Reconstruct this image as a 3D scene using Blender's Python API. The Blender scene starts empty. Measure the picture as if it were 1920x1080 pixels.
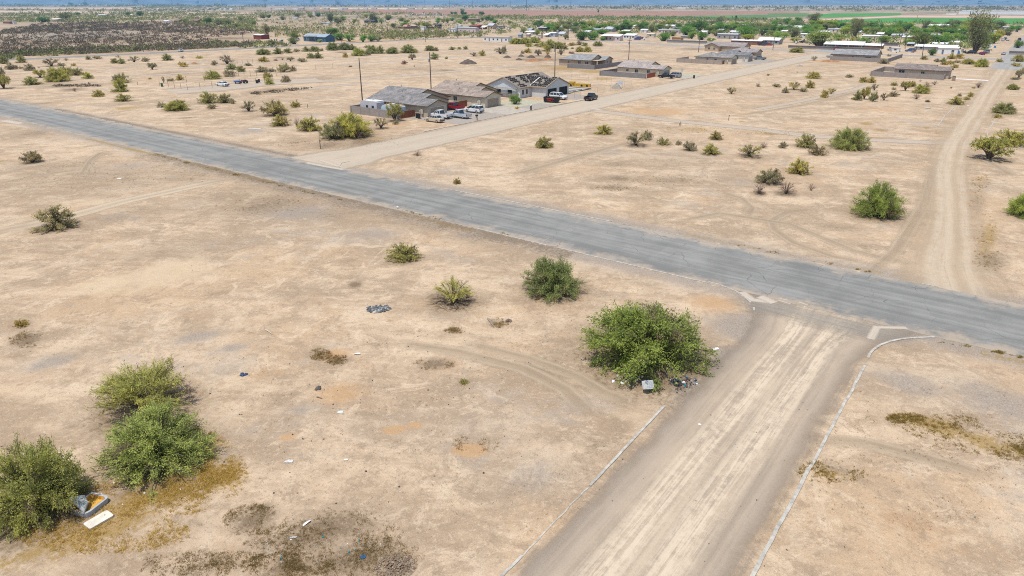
import bpy, math, random
import numpy as np
from mathutils import Vector, Matrix
R = math.radians
random.seed(7)
rng = np.random.default_rng(11)
sc = bpy.context.scene
col = sc.collection

# ---------------------------------------------------------------- camera, sky, sun, exposure
# world frame: X runs along the dirt cross street (away), Y along the paved road (towards the far end), metres
CAM_H = 25.0
PITCH = math.atan(535 / 1280.)
cam_d = bpy.data.cameras.new('camera')
cam_d.lens = 24.0; cam_d.sensor_width = 36.0; cam_d.clip_start = 0.5; cam_d.clip_end = 60000
cam = bpy.data.objects.new('camera', cam_d); col.objects.link(cam)
cam.location = (0, 0, CAM_H)
YAW = math.atan2(.597, .802)
cam.rotation_euler = (math.pi / 2 - PITCH, 0, YAW - math.pi / 2)
sc.camera = cam

SUN_EL = 72.0
# horizontal direction the sunlight comes FROM (image left, slightly behind the camera), in world X,Y
_sx, _sy = -.66, -.75            # in camera right / camera forward terms
_fw = np.array([math.cos(YAW), math.sin(YAW)]); _rt = np.array([math.sin(YAW), -math.cos(YAW)])
_sd = _sx * _rt + _sy * _fw; _sd = _sd / np.linalg.norm(_sd)
SUN_AZ = math.atan2(_sd[1], _sd[0])
w = bpy.data.worlds.new('World'); sc.world = w; w.use_nodes = True
nt = w.node_tree
bg = nt.nodes['Background']
sky = nt.nodes.new('ShaderNodeTexSky'); sky.sky_type = 'NISHITA'; sky.sun_disc = False
sky.sun_elevation = R(SUN_EL); sky.sun_rotation = math.pi / 2 - SUN_AZ
sky.air_density = 1.0; sky.dust_density = 1.2; sky.ozone_density = 1.2
nt.links.new(sky.outputs[0], bg.inputs[0]); bg.inputs[1].default_value = 0.13
sd = bpy.data.lights.new('sun', 'SUN'); sd.energy = 3.6; sd.angle = R(0.5); sd.color = (1, .955, .88)
so = bpy.data.objects.new('sun', sd); col.objects.link(so)
sv = Vector((math.cos(SUN_AZ) * math.cos(R(SUN_EL)), math.sin(SUN_AZ) * math.cos(R(SUN_EL)), math.sin(R(SUN_EL))))
so.rotation_euler = sv.to_track_quat('Z', 'Y').to_euler(); so.location = (0, 0, 80)
sc.view_settings.view_transform = 'Standard'; sc.view_settings.look = 'None'
sc.view_settings.exposure = 0.33; sc.view_settings.gamma = 1.0; sc.view_settings.use_curve_mapping = False
sc.cycles.max_bounces = 5; sc.cycles.diffuse_bounces = 3; sc.cycles.glossy_bounces = 2
sc.cycles.transparent_max_bounces = 12; sc.cycles.transmission_bounces = 3; sc.cycles.volume_bounces = 0
sc.cycles.use_denoising = False; sc.cycles.pixel_filter_type = 'BLACKMAN_HARRIS'; sc.cycles.filter_width = 1.05; sc.render.filter_size = 1.05; sc.cycles.sample_clamp_indirect = 4

# ---------------------------------------------------------------- helpers
_c, _s = math.cos(PITCH), math.sin(PITCH)
def at(px, py, z=0.0):
    """ground point (world X, Y) that the photograph shows at a pixel of its 1920 x 1080 frame"""
    x = (px - 960) / 1280.; y = -(py - 540) / 1280.
    f, up = _c + y * _s, -_s + y * _c
    t = (z - CAM_H) / up
    return t * (f * _fw[0] + x * _rt[0]), t * (f * _fw[1] + x * _rt[1])
def scale_at(px, py):
    """metres per photograph pixel at that ground point"""
    y = -(py - 540) / 1280.
    return CAM_H / (_s - y * _c) / 1280.

class NT:
    def __init__(self, name):
        self.m = bpy.data.materials.new(name); self.m.use_nodes = True
        self.t = self.m.node_tree; self.t.nodes.clear()
        self.out = self.t.nodes.new('ShaderNodeOutputMaterial')
    def n(self, typ, ins=None, **props):
        nd = self.t.nodes.new('ShaderNode' + typ)
        for k, v in props.items(): setattr(nd, k, v)
        for k, v in (ins or {}).items():
            s = nd.inputs[k]
            if isinstance(v, bpy.types.NodeSocket): self.t.links.new(v, s)
            elif isinstance(v, (tuple, list)) and len(v) == 3 and s.type == 'RGBA': s.default_value = (*v, 1)
            else: s.default_value = v
        return nd
    def math(self, op, a, b=0.0, clamp=False):
        return self.n('Math', {0: a, 1: b}, operation=op, use_clamp=clamp).outputs[0]
    def mix(self, f, a, b):
        nd = self.t.nodes.new('ShaderNodeMix'); nd.data_type = 'RGBA'
        for s, v in ((nd.inputs[0], f), (nd.inputs[6], a), (nd.inputs[7], b)):
            if isinstance(v, bpy.types.NodeSocket): self.t.links.new(v, s)
            elif isinstance(v, (tuple, list)): s.default_value = (*v[:3], 1)
            else: s.default_value = v
        return nd.outputs[2]
    def noise(self, vec, scale, detail=3, rough=.55, dist=0.0):
        return self.n('TexNoise', {'Vector': vec, 'Scale': scale, 'Detail': detail, 'Roughness': rough, 'Distortion': dist}).outputs[0]
    def step(self, x, lo, hi):
        return self.n('MapRange', {0: x, 1: lo, 2: hi, 3: 0.0, 4: 1.0}, interpolation_type='SMOOTHSTEP').outputs[0]
    def attr(self, name):
        return self.n('Attribute', attribute_name=name)
    def scaled(self, vec, s):
        return self.n('VectorMath', {0: vec, 1: s}, operation='MULTIPLY').outputs[0]
    def rot(self, vec, ang):
        return self.n('VectorRotate', {'Vector': vec, 'Angle': ang}, rotation_type='Z_AXIS').outputs[0]
    def bsdf(self, color, rough=.9, spec=.2, metallic=0.0, normal=None, alpha=None):
        ins = {'Base Color': color, 'Roughness': rough, 'Specular IOR Level': spec, 'Metallic': metallic}
        if normal is not None: ins['Normal'] = normal
        if alpha is not None: ins['Alpha'] = alpha
        return self.n('BsdfPrincipled', ins).outputs[0]
    def done(self, shader):
        self.t.links.new(shader, self.out.inputs[0]); return self.m

_mats = {}
def mat(name, color, rough=.8, var=.12, scale=2.0, metallic=0.0, spec=.3, use_obj=False):
    """plain weathered surface: one colour with noise wear"""
    if name in _mats: return _mats[name]
    b = NT(name)
    tc = b.n('TexCoord').outputs['Object']
    a = b.noise(tc, scale, 4)
    d = b.noise(tc, scale * 9, 2)
    f = b.math('ADD', b.math('MULTIPLY', a, .7), b.math('MULTIPLY', d, .3))
    f = b.step(f, .3, .7)
    lo = tuple(c * (1 - var) for c in color); hi = tuple(min(1, c * (1 + var)) for c in color)
    c = b.mix(f, lo, hi)
    _mats[name] = b.done(b.bsdf(c, rough, spec, metallic)); return _mats[name]

class MB:
    """collects faces of ONE mesh"""
    def __init__(self): self.v = []; self.f = []; self.mi = []
    def face(self, pts, mi=0):
        i = len(self.v); self.v += [tuple(p) for p in pts]; self.f.append(tuple(range(i, i + len(pts)))); self.mi.append(mi)
    def box(self, x0, x1, y0, y1, z0, z1, mi=0, top=True):
        i = len(self.v)
        self.v += [(x0, y0, z0), (x1, y0, z0), (x1, y1, z0), (x0, y1, z0), (x0, y0, z1), (x1, y0, z1), (x1, y1, z1), (x0, y1, z1)]
        for q in ((0, 3, 2, 1), (4, 5, 6, 7), (0, 1, 5, 4), (1, 2, 6, 5), (2, 3, 7, 6), (3, 0, 4, 7)):
            self.f.append(tuple(i + k for k in q)); self.mi.append(mi)
    def tube(self, pts, rad, n=6, mi=0, cap=True):
        pts = [Vector(p) for p in pts]; base = len(self.v)
        for k, p in enumerate(pts):
            t = (pts[min(k + 1, len(pts) - 1)] - pts[max(k - 1, 0)]).normalized()
            a = t.orthogonal().normalized(); b_ = t.cross(a)
            r = rad[k] if isinstance(rad, (list, tuple)) else rad
            for j in range(n):
                an = 2 * math.pi * j / n
                self.v.append(tuple(p + (a * math.cos(an) + b_ * math.sin(an)) * r))
        for k in range(len(pts) - 1):
            for j in range(n):
                self.f.append((base + k * n + j, base + k * n + (j + 1) % n, base + (k + 1) * n + (j + 1) % n, base + (k + 1) * n + j)); self.mi.append(mi)
        if cap:
            self.f.append(tuple(base + j for j in reversed(range(n)))); self.mi.append(mi)
            self.f.append(tuple(base + (len(pts) - 1) * n + j for j in range(n))); self.mi.append(mi)
    def prism(self, poly, axis, a0, a1, mi=0):
        """poly: 2D outline (counter-clockwise); axis 'x': outline is (y,z); 'y': outline is (x,z); 'z': outline is (x,y)"""
        def P(p, a):
            return (a, p[0], p[1]) if axis == 'x' else ((p[0], a, p[1]) if axis == 'y' else (p[0], p[1], a))
        n = len(poly); i = len(self.v)
        self.v += [P(p, a0) for p in poly] + [P(p, a1) for p in poly]
        self.f.append(tuple(i + k for k in reversed(range(n)))); self.mi.append(mi)
        self.f.append(tuple(i + n + k for k in range(n))); self.mi.append(mi)
        for k in range(n):
            j = (k + 1) % n
            self.f.append((i + k, i + j, i + n + j, i + n + k)); self.mi.append(mi)
    def mesh(self, name, mats, smooth=False):
        me = bpy.data.meshes.new(name); me.from_pydata(self.v, [], self.f)
        for m in (mats if isinstance(mats, (list, tuple)) else [mats]): me.materials.append(m)
        if any(self.mi): me.polygons.foreach_set('material_index', self.mi)
        if smooth: me.polygons.foreach_set('use_smooth', [True] * len(me.polygons))
        me.update()
        return me
    def build(self, name, mats, parent=None, loc=None, smooth=False, fix=False):
        me = self.mesh(name, mats, smooth)
        if fix:
            import bmesh
            bm = bmesh.new(); bm.from_mesh(me); bmesh.ops.remove_doubles(bm, verts=bm.verts, dist=1e-4)
            bmesh.ops.recalc_face_normals(bm, faces=bm.faces); bm.to_mesh(me); bm.free()
        return link(name, me, parent, loc)

def link(name, me, parent=None, loc=None):
    o = bpy.data.objects.new(name, me); col.objects.link(o)
    if parent: o.parent = parent
    if loc: o.location = loc
    return o
def thing(name, label, cat, loc=(0, 0, 0), rz=0.0, group=None):
    o = bpy.data.objects.new(name, None); col.objects.link(o); o.empty_display_size = .2
    o.location = loc; o.rotation_euler = (0, 0, rz)
    return tag(o, label, cat, group)
def tag(o, label, cat, group=None):
    o['label'] = label; o['category'] = cat
    if group: o['group'] = group
    return o
def struct(o): o['kind'] = 'structure'; return o
def stuff(o, label, cat): o['kind'] = 'stuff'; return tag(o, label, cat)
def dup(src, loc, rz=0.0, scale=None, label=None, group=None, cat=None, color=None, name=None):
    r = src.copy(); col.objects.link(r); r.location = loc; r.rotation_euler = (0, 0, rz)
    if name: r.name = name
    if scale is not None: r.scale = scale if isinstance(scale, tuple) else (scale,) * 3
    if label: r['label'] = label
    if group: r['group'] = group
    if cat: r['category'] = cat
    if color: r.color = color
    for ch in list(src.children):
        c = ch.copy(); col.objects.link(c); c.parent = r
        if color: c.color = color
        for g in list(ch.children):
            d = g.copy(); col.objects.link(d); d.parent = c
            if color: d.color = color
    return r
# ---------------------------------------------------------------- where every shrub stands (pixel of its foot, width, pixel of its top, kind, tone, label)
OLIVE, GREEN, GREY, BRIGHT, DRY = (.205, .205, .058), (.135, .165, .060), (.165, .170, .100), (.185, .215, .050), (.155, .115, .075)
SH = [
 # the vacant lot this side of the road
 (1204, 724, 260, 553, 'mound0', (.125, .170, .042), 'big spreading green bush at the street corner, rubbish at its foot'),
 (1037, 568, 122, 476, 'mound2', (.13, .165, .062), 'dense dome-shaped green bush beside the paved road, uphill of the big corner bush'),
 (851, 582, 88, 520, 'broom', (.20, .215, .065), 'open yellow-green bush with bare forked stems and dead twigs round its foot'),
 (757, 494, 62, 457, 'bush1', (.175, .19, .062), 'small round green bush standing alone in the middle of the bare lot'),
 (283, 800, 178, 670, 'feather', (.175, .195, .060), 'feathery yellow-green bush rising behind the darker dense bush'),
 (314, 908, 204, 755, 'mound1', (.145, .185, .058), 'dense dark green bush in front of the feathery yellow-green one'),
 (88, 998, 188, 818, 'mound1', (.165, .19, .058), 'large bushy shrub with the dumped foam and white slab at its side'),
 (110, 434, 78, 388, 'bush0', (.155, .165, .085), 'grey-green spreading bush beside the two-rut dirt track'),
 (62, 307, 40, 281, 'bush2', (.165, .165, .085), 'upright grey-green shrub on the bare lot above the two-rut track'),
 (42, 614, 26, 597, 'bush3', (.21, .185, .045), 'tiny yellow-brown shrub beside a dark weed patch on the bare lot'),
 (870, 722, 18, 709, 'bush3', (.17, .19, .06), 'knee-high green sprig in the middle of the bare lot below the ring of dry weeds'),
 # the lots between the paved road and the grey lane
 (1640, 414, 94, 340, 'mound2', (.14, .18, .044), 'big lone bright green bush between the paved road and the sandy lane'),
 (1852, 304, 74, 258, 'tree0', (.17, .195, .055), 'broad green mesquite with a dark trunk beside the sandy lane crossing'),
 (1892, 276, 66, 243, 'bush1', (.195, .21, .052), 'bright green bush right behind the broad mesquite by the lane crossing'),
 (1922, 412, 66, 356, 'mound0', (.165, .21, .048), 'green bush cut off by the picture edge, past the sandy lane'),
 (1440, 348, 52, 315, 'bush2', (.15, .16, .085), 'grey-green leggy shrub with dead brown twigs around its foot'),
 (1473, 367, 40, 340, 'dry0', DRY, 'brown leafless shrub of fine twigs beside the grey-green leggy shrub'),
 (1423, 366, 26, 344, 'dry1', (.14, .105, .075), 'small dark dead shrub on the other side of the grey-green leggy shrub'),
 (1520, 359, 16, 344, 'dry0', (.20, .125, .06), 'tiny rust-brown dead plant standing apart from the dead shrubs'),
 (1497, 329, 46, 300, 'bush0', (.20, .21, .062), 'round yellow-green bush uphill of the leggy shrub with dead twigs'),
 (1590, 283, 70, 243, 'mound1', (.155, .185, .06), 'widest dark green bush in the line beside the grey lane'),
 (1509, 278, 40, 251, 'bush1', (.165, .175, .065), 'rounded green bush next to the widest bush of the line by the grey lane'),
 (1532, 292, 32, 271, 'bush3', (.15, .145, .075), 'dull brown-green shrub just below the widest bush of the line'),
 (1467, 279, 18, 265, 'bush2', GREY, None), (1431, 279, 18, 266, 'dry1', DRY, None),
 (1405, 297, 48, 271, 'tree1', (.175, .185, .065), 'spreading shrub with visible dark forked stems in the line by the grey lane'),
 (1332, 292, 36, 272, 'bush0', (.175, .195, .055), None), (1293, 284, 28, 264, 'bush2', GREY, None), (1244, 273, 26, 258, 'bush3', (.165, .175, .07), None),
 (1192, 276, 46, 247, 'tree1', (.16, .175, .085), 'grey-green shrub with pale arching stems, first of the line after the two lone bushes'), (1214, 264, 22, 244, 'bush2', GREY, None), (1272, 273, 14, 263, 'bush2', GREY, None),
 (1132, 253, 36, 235, 'bush0', (.185, .195, .055), 'lone low green bush below the mouth of the grey lane'),
 (1019, 279, 34, 256, 'bush1', (.185, .195, .06), 'lone round green bush halfway between the graded street and the paved road'),
 (1342, 263, 26, 247, 'bush0', (.17, .175, .065), 'low green bush on its own just below the grey lane'),
 (1275, 237, 6, 227, 'dry0', (.18, .13, .05), 'thin upright dead weed at the edge of the grey lane'),
 (857, 346, 15, 333, 'bush3', (.16, .155, .05), 'tiny dark green tuft above the far kerb of the paved road'), (782, 293, 18, 283, 'dry1', DRY, 'small dark dead bush near the mouth of the graded street'),
 # round the three tan houses
 (655, 262, 96, 211, 'mound2', (.205, .215, .052), 'tall yellow-green bush in front of the tan house block wall'),
 (624, 264, 52, 227, 'bush2', (.16, .175, .085), 'grey-green bush hugging the tall yellow-green bush by the block wall'),
 (672, 262, 44, 238, 'dry1', (.10, .08, .06), 'dark dead brush under the tall yellow-green bush'),
 (581, 247, 44, 219, 'bush1', (.18, .195, .055), 'round green bush standing apart beside the tall yellow-green bush'), (557, 238, 18, 221, 'dry0', (.15, .12, .10), 'brown leafless bush between two round green bushes'),
 (527, 238, 38, 217, 'bush0', (.18, .19, .055), 'low dense green bush below the fan-shaped one'), (517, 219, 52, 186, 'bush2', (.17, .18, .07), 'tall fan-shaped bush in the open sand between the yard and the tan houses'),
 (554, 202, 20, 188, 'bush3', (.205, .205, .055), None), (467, 210, 26, 188, 'tree1', GREY, 'sparse small tree in the sand short of the fan-shaped bush'), (436, 195, 12, 186, 'bush3', GREY, None),
 (422, 194, 28, 175, 'bush1', (.16, .175, .07), None), (392, 195, 40, 174, 'bush0', (.17, .185, .065), 'wide green bush below the fenced yard with the white sedan'), (397, 205, 18, 193, 'bush3', GREY, None),
 (333, 209, 46, 187, 'mound0', (.175, .19, .055), 'broad low green bush close to the paved road verge'), (304, 202, 18, 191, 'bush3', GREY, None),
 (715, 243, 30, 220, 'tree1', (.18, .18, .09), 'thin grey-green bush beside the block wall corner'), (740, 229, 34, 195, 'tree0', (.17, .195, .065), 'small tree with a forked dark trunk in front of the grey block wall'), (742, 234, 12, 224, 'bush3', GREY, None),
 (232, 191, 32, 177, 'bush0', (.17, .185, .065), None), (186, 182, 22, 168, 'bush1', (.18, .19, .055), None), (227, 173, 30, 150, 'bush0', BRIGHT, 'bright green bush directly in front of a duller twin'), (228, 156, 30, 137, 'bush1', (.165, .18, .075), 'dull green bush directly behind its bright green twin'),
 (110, 154, 46, 127, 'mound2', (.195, .21, .055), 'largest bright bush of the clump on the sand at the far end of the road'), (126, 142, 34, 123, 'bush2', (.19, .205, .07), 'pale upright bush growing behind the largest bright bush of the clump'), (146, 142, 24, 127, 'bush1', (.175, .185, .07), None), (166, 148, 22, 136, 'bush0', BRIGHT, None), (76, 146, 26, 131, 'tree0', (.195, .20, .055), 'small flat-topped tree just short of the bright clump'), (60, 160, 32, 145, 'bush0', (.17, .19, .06), None),
 (8, 167, 30, 141, 'tree0', (.19, .20, .065), 'yellow-green tree cut by the picture edge above the paved road'), (3, 150, 20, 124, 'bush2', GREY, None), (141, 172, 10, 164, 'dry0', DRY, None),
 (20, 131, 22, 119, 'bush0', GREY, None), (57, 133, 20, 119, 'bush1', GREY, None), (97, 125, 34, 109, 'tree1', (.15, .145, .09), 'grey-brown spreading shrub short of the highway'), (41, 118, 20, 106, 'bush0', (.16, .18, .06), None), (7, 120, 20, 104, 'bush1', (.14, .165, .06), None), (30, 130, 12, 121, 'bush2', GREY, None), (40, 129, 10, 124, 'bush3', GREY, None), (124, 114, 12, 108, 'dry0', DRY, None), (116, 124, 14, 117, 'bush3', GREY, None), (138, 124, 10, 118, 'bush3', OLIVE, None), (73, 128, 6, 124, 'dry1', DRY, None),
 (166, 112, 12, 105, 'bush0', (.15, .15, .06), None), (183, 111, 18, 104, 'bush2', GREY, None), (216, 119, 16, 109, 'bush1', GREEN, None), (229, 120, 15, 110, 'bush0', GREEN, None), (252, 117, 22, 105, 'tree1', GREY, None), (273, 116, 17, 107, 'bush2', GREY, None), (286, 131, 19, 118, 'tree0', GREY, 'lone little round-headed tree on bare sand'), (314, 114, 22, 102, 'bush0', GREEN, None), (343, 110, 13, 104, 'dry0', DRY, None), (374, 110, 13, 104, 'bush3', OLIVE, None), (344, 126, 22, 115, 'bush2', OLIVE, None), (222, 108, 12, 103, 'dry0', DRY, None),
 (402, 123, 13, 113, 'bush2', GREY, None), (426, 121, 26, 103, 'tree1', (.16, .155, .105), 'grey half-bare tree behind the fenced yard'), (466, 124, 14, 117, 'bush3', GREY, None), (435, 131, 24, 120, 'bush0', GREEN, None), (453, 135, 18, 123, 'bush1', GREEN, None), (400, 149, 30, 132, 'bush1', BRIGHT, 'bright green bush behind the wire fence of the yard'), (431, 144, 28, 130, 'bush2', GREY, 'grey-green bush beside the bright one behind the yard fence'), (338, 151, 16, 140, 'bush0', OLIVE, None), (320, 153, 14, 146, 'bush3', GREY, None), (281, 149, 7, 145, 'bush3', OLIVE, None), (307, 156, 7, 143, 'tree1', GREY, None),
 (492, 136, 26, 125, 'bush0', GREY, None), (509, 135, 16, 127, 'bush3', GREY, None), (532, 136, 26, 118, 'bush2', (.175, .185, .08), None), (549, 134, 17, 124, 'bush0', GREY, None), (502, 149, 20, 134, 'bush2', OLIVE, None), (505, 159, 20, 147, 'bush0', BRIGHT, 'bright low bush at the corner of the fenced yard'), (537, 155, 18, 141, 'bush1', GREY, None),
 (495, 103, 30, 91, 'mound0', GREEN, None), (522, 102, 22, 90, 'bush0', GREEN, None), (540, 100, 17, 90, 'bush1', GREEN, None), (556, 98, 15, 91, 'bush2', GREY, None), (574, 97, 17, 88, 'bush0', GREEN, None), (591, 97, 24, 87, 'mound2', GREEN, None), (494, 117, 24, 107, 'bush0', OLIVE, None), (545, 115, 17, 107, 'tree0', GREY, None), (567, 117, 19, 108, 'bush2', GREY, None), (583, 110, 15, 99, 'bush1', GREEN, None), (596, 110, 20, 99, 'bush0', GREEN, None), (517, 114, 8, 110, 'bush3', GREY, None), (530, 113, 8, 108, 'dry0', DRY, None), (603, 96, 8, 90, 'bush3', GREY, None),
 (624, 95, 24, 80, 'mound1', GREEN, None), (646, 94, 26, 80, 'mound0', (.12, .145, .055), None), (660, 94, 20, 84, 'bush0', (.12, .145, .055), None), (673, 105, 28, 90, 'mound2', BRIGHT, 'brightest bush of the hedge line behind the utility pole'), (648, 108, 11, 98, 'bush1', OLIVE, None), (697, 101, 22, 86, 'mound1', GREEN, None), (713, 101, 20, 87, 'bush0', GREEN, None), (736, 101, 26, 88, 'mound0', GREEN, None), (767, 100, 34, 85, 'mound1', GREEN, None), (690, 104, 14, 94, 'bush1', GREY, None), (688, 90, 12, 84, 'bush3', GREY, None), (806, 96, 22, 85, 'mound0', (.13, .15, .06), None), (818, 96, 9, 88, 'bush1', GREY, None), (848, 94, 15, 88, 'bush0', GREEN, None), (861, 93, 9, 88, 'bush1', GREEN, None), (873, 93, 11, 87, 'bush0', GREEN, None),
 (815, 112, 19, 100, 'bush0', GREEN, None), (837, 111, 7, 106, 'bush3', GREEN, None), (773, 113, 16, 101, 'tree0', GREY, 'small round-headed tree on the sand beside the utility pole with a grey box'), (758, 121, 13, 113, 'bush2', DRY, None), (888, 106, 17, 98, 'tree1', GREY, None), (904, 105, 15, 95, 'bush0', OLIVE, None), (938, 102, 24, 89, 'tree1', GREY, None), (945, 101, 10, 84, 'bush2', GREY, None), (657, 126, 7, 122, 'bush3', GREY, None), (777, 126, 4, 121, 'dry0', DRY, None),
 (968, 83, 28, 71, 'mound0', BRIGHT, None), (984, 83, 26, 71, 'mound2', BRIGHT, None), (1002, 81, 24, 70, 'mound1', BRIGHT, None), (1010, 79, 10, 71, 'bush0', DRY, None), (992, 88, 16, 80, 'bush1', BRIGHT, None), (1006, 87, 12, 81, 'bush2', GREEN, None), (1017, 89, 20, 79, 'bush0', OLIVE, None), (1032, 91, 28, 75, 'mound2', (.17, .19, .06), None), (1048, 92, 20, 78, 'mound0', (.165, .185, .06), None), (1026, 97, 18, 86, 'bush0', OLIVE, None), (989, 100, 18, 91, 'bush0', OLIVE, None), (980, 101, 9, 95, 'bush3', GREY, None), (1009, 105, 15, 93, 'tree0', GREY, None), (1052, 104, 15, 91, 'tree1', GREY, None), (1057, 86, 9, 79, 'bush3', GREY, None), (1060, 93, 11, 85, 'bush1', GREEN, None), (1072, 86, 18, 79, 'bush2', OLIVE, None), (1086, 85, 14, 77, 'bush0', GREY, None), (1096, 87, 13, 79, 'bush1', GREEN, None), (1121, 87, 19, 78, 'mound1', (.165, .175, .065), 'lone round bush short of the paved street by the pale mobile home'), (1086, 98, 17, 87, 'mound0', OLIVE, None), (1102, 98, 18, 87, 'mound2', OLIVE, None), (1072, 101, 12, 96, 'bush3', DRY, None), (1073, 92, 6, 88, 'bush3', GREEN, None), (1027, 102, 8, 96, 'bush3', OLIVE, None),
 # between the grey lane and the far tan houses
 (1371, 177, 20, 163, 'tree1', (.175, .18, .07), 'lone little tree on the open sand between the graded street and the grey lane'), (1421, 163, 11, 154, 'dry1', DRY, None), (1456, 164, 17, 156, 'bush2', GREY, None), (1472, 175, 15, 164, 'bush0', GREY, None), (1488, 169, 26, 153, 'tree1', OLIVE, 'twin-headed olive bush, biggest of the open-sand clump'), (1506, 173, 18, 164, 'bush2', GREY, None), (1518, 166, 20, 152, 'bush0', OLIVE, None), (1525, 148, 26, 134, 'bush1', (.20, .205, .055), 'lone round yellow-green bush on pale sand short of the grey-walled houses'), (1592, 146, 17, 139, 'bush2', GREY, None), (1545, 184, 15, 168, 'bush1', OLIVE, None), (1558, 177, 18, 165, 'tree1', OLIVE, None), (1440, 142, 6, 138, 'bush3', GREEN, None), (1495, 136, 6, 134, 'dry0', DRY, None),
 (1607, 189, 20, 172, 'bush0', GREEN, None), (1620, 187, 20, 165, 'tree0', OLIVE, None), (1636, 191, 18, 171, 'bush2', GREEN, None), (1657, 189, 20, 174, 'tree1', GREY, None), (1674, 182, 22, 171, 'bush2', GREY, None), (1619, 155, 18, 144, 'bush1', OLIVE, None), (1634, 156, 18, 144, 'bush0', OLIVE, None), (1638, 142, 16, 136, 'bush3', GREY, None), (1639, 170, 16, 157, 'tree1', GREY, None), (1628, 168, 10, 162, 'bush3', OLIVE, None), (1676, 161, 13, 153, 'bush3', OLIVE, None), (1676, 169, 9, 163, 'bush3', GREY, None), (1697, 171, 20, 152, 'tree0', (.175, .19, .06), None), (1710, 163, 16, 151, 'bush2', OLIVE, None), (1727, 176, 32, 159, 'mound2', (.19, .20, .055), 'biggest yellow-green bush in front of the brown-roofed house wall'), (1718, 187, 22, 175, 'dry0', (.17, .14, .115), 'grey leafless bush below the biggest yellow-green bush by the brown-roofed house'), (1738, 164, 18, 153, 'dry1', (.15, .125, .09), None), (1752, 160, 14, 151, 'dry0', DRY, None), (1739, 192, 9, 186, 'bush3', DRY, None), (1725, 153, 7, 149, 'dry0', DRY, None),
 (1792, 197, 30, 182, 'bush0', (.175, .19, .06), 'round green bush beside the sandy lane, in front of the white drive'), (1812, 188, 13, 181, 'bush1', OLIVE, None), (1819, 182, 13, 173, 'bush0', OLIVE, None), (1799, 181, 8, 174, 'bush3', GREY, None), (1834, 165, 15, 153, 'dry0', (.18, .145, .09), 'dry brown bush by the street end of the white drive'), (1825, 166, 7, 162, 'bush3', OLIVE, None), (1783, 166, 4, 162, 'bush3', OLIVE, None), (1898, 169, 22, 157, 'mound0', (.175, .19, .055), None), (1881, 214, 40, 194, 'mound1', (.16, .175, .07), 'wide dark bush on the far verge of the sandy lane'), (1870, 222, 18, 213, 'bush3', OLIVE, 'low olive bush at the foot of the wide dark lane-side bush'), (1903, 150, 18, 144, 'bush2', GREY, None), (1910, 147, 18, 131, 'tree0', GREY, None), (1918, 137, 16, 126, 'bush1', OLIVE, None),
 (1657, 120, 21, 111, 'bush0', GREY, None), (1667, 106, 9, 101, 'bush3', GREY, None), (1732, 112, 13, 104, 'bush1', OLIVE, None), (1756, 117, 12, 109, 'bush2', GREY, None), (1768, 117, 14, 109, 'bush0', GREEN, None), (1770, 122, 13, 115, 'bush1', OLIVE, None), (1782, 121, 18, 113, 'bush2', OLIVE, None), (1789, 128, 16, 120, 'bush1', OLIVE, None), (1795, 118, 13, 112, 'bush3', GREY, None), (1783, 111, 17, 101, 'bush0', OLIVE, None), (1799, 110, 16, 100, 'bush1', (.215, .205, .05), None), (1815, 121, 26, 110, 'mound0', OLIVE, None), (1839, 126, 25, 111, 'mound1', BRIGHT, 'bright bush at the mouth of the paved residential street'), (1874, 117, 13, 109, 'bush3', OLIVE, None), (1907, 116, 22, 103, 'mound2', OLIVE, None), (1905, 125, 20, 117, 'bush2', OLIVE, None),
 (1494, 99, 28, 88, 'mound0', (.165, .18, .06), 'round bush on the verge opposite the long white carport'), (1526, 114, 13, 105, 'tree1', GREY, 'half-bare shrub on the sand beside the spoil heap'),
]
def spot(px, base, wpx, top, k=.86):
    x, y = at(px, base); d = math.hypot(x, y); Rr = wpx * scale_at(px, base) / 2
    d2 = d + k * Rr; x, y = x * d2 / d, y * d2 / d; Rr *= d2 / d
    yy = -(top - 540) / 1280.; f, up = _c + yy * _s, -_s + yy * _c; xx = (px - 960) / 1280.
    sl = up / math.hypot(f, xx); z = CAM_H + d2 * sl; ta = -sl
    H = math.sqrt(max(z * z - (Rr * ta) ** 2, (.55 * Rr) ** 2)) if z > 0 else .55 * Rr
    return x, y, Rr, H
LITTER_SHADE = [(*spot(*q[:4])[:2], spot(*q[:4])[2] * (1.05 if q[4] != 'broom' else 1.3)) for q in SH if q[2] > 24]
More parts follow.
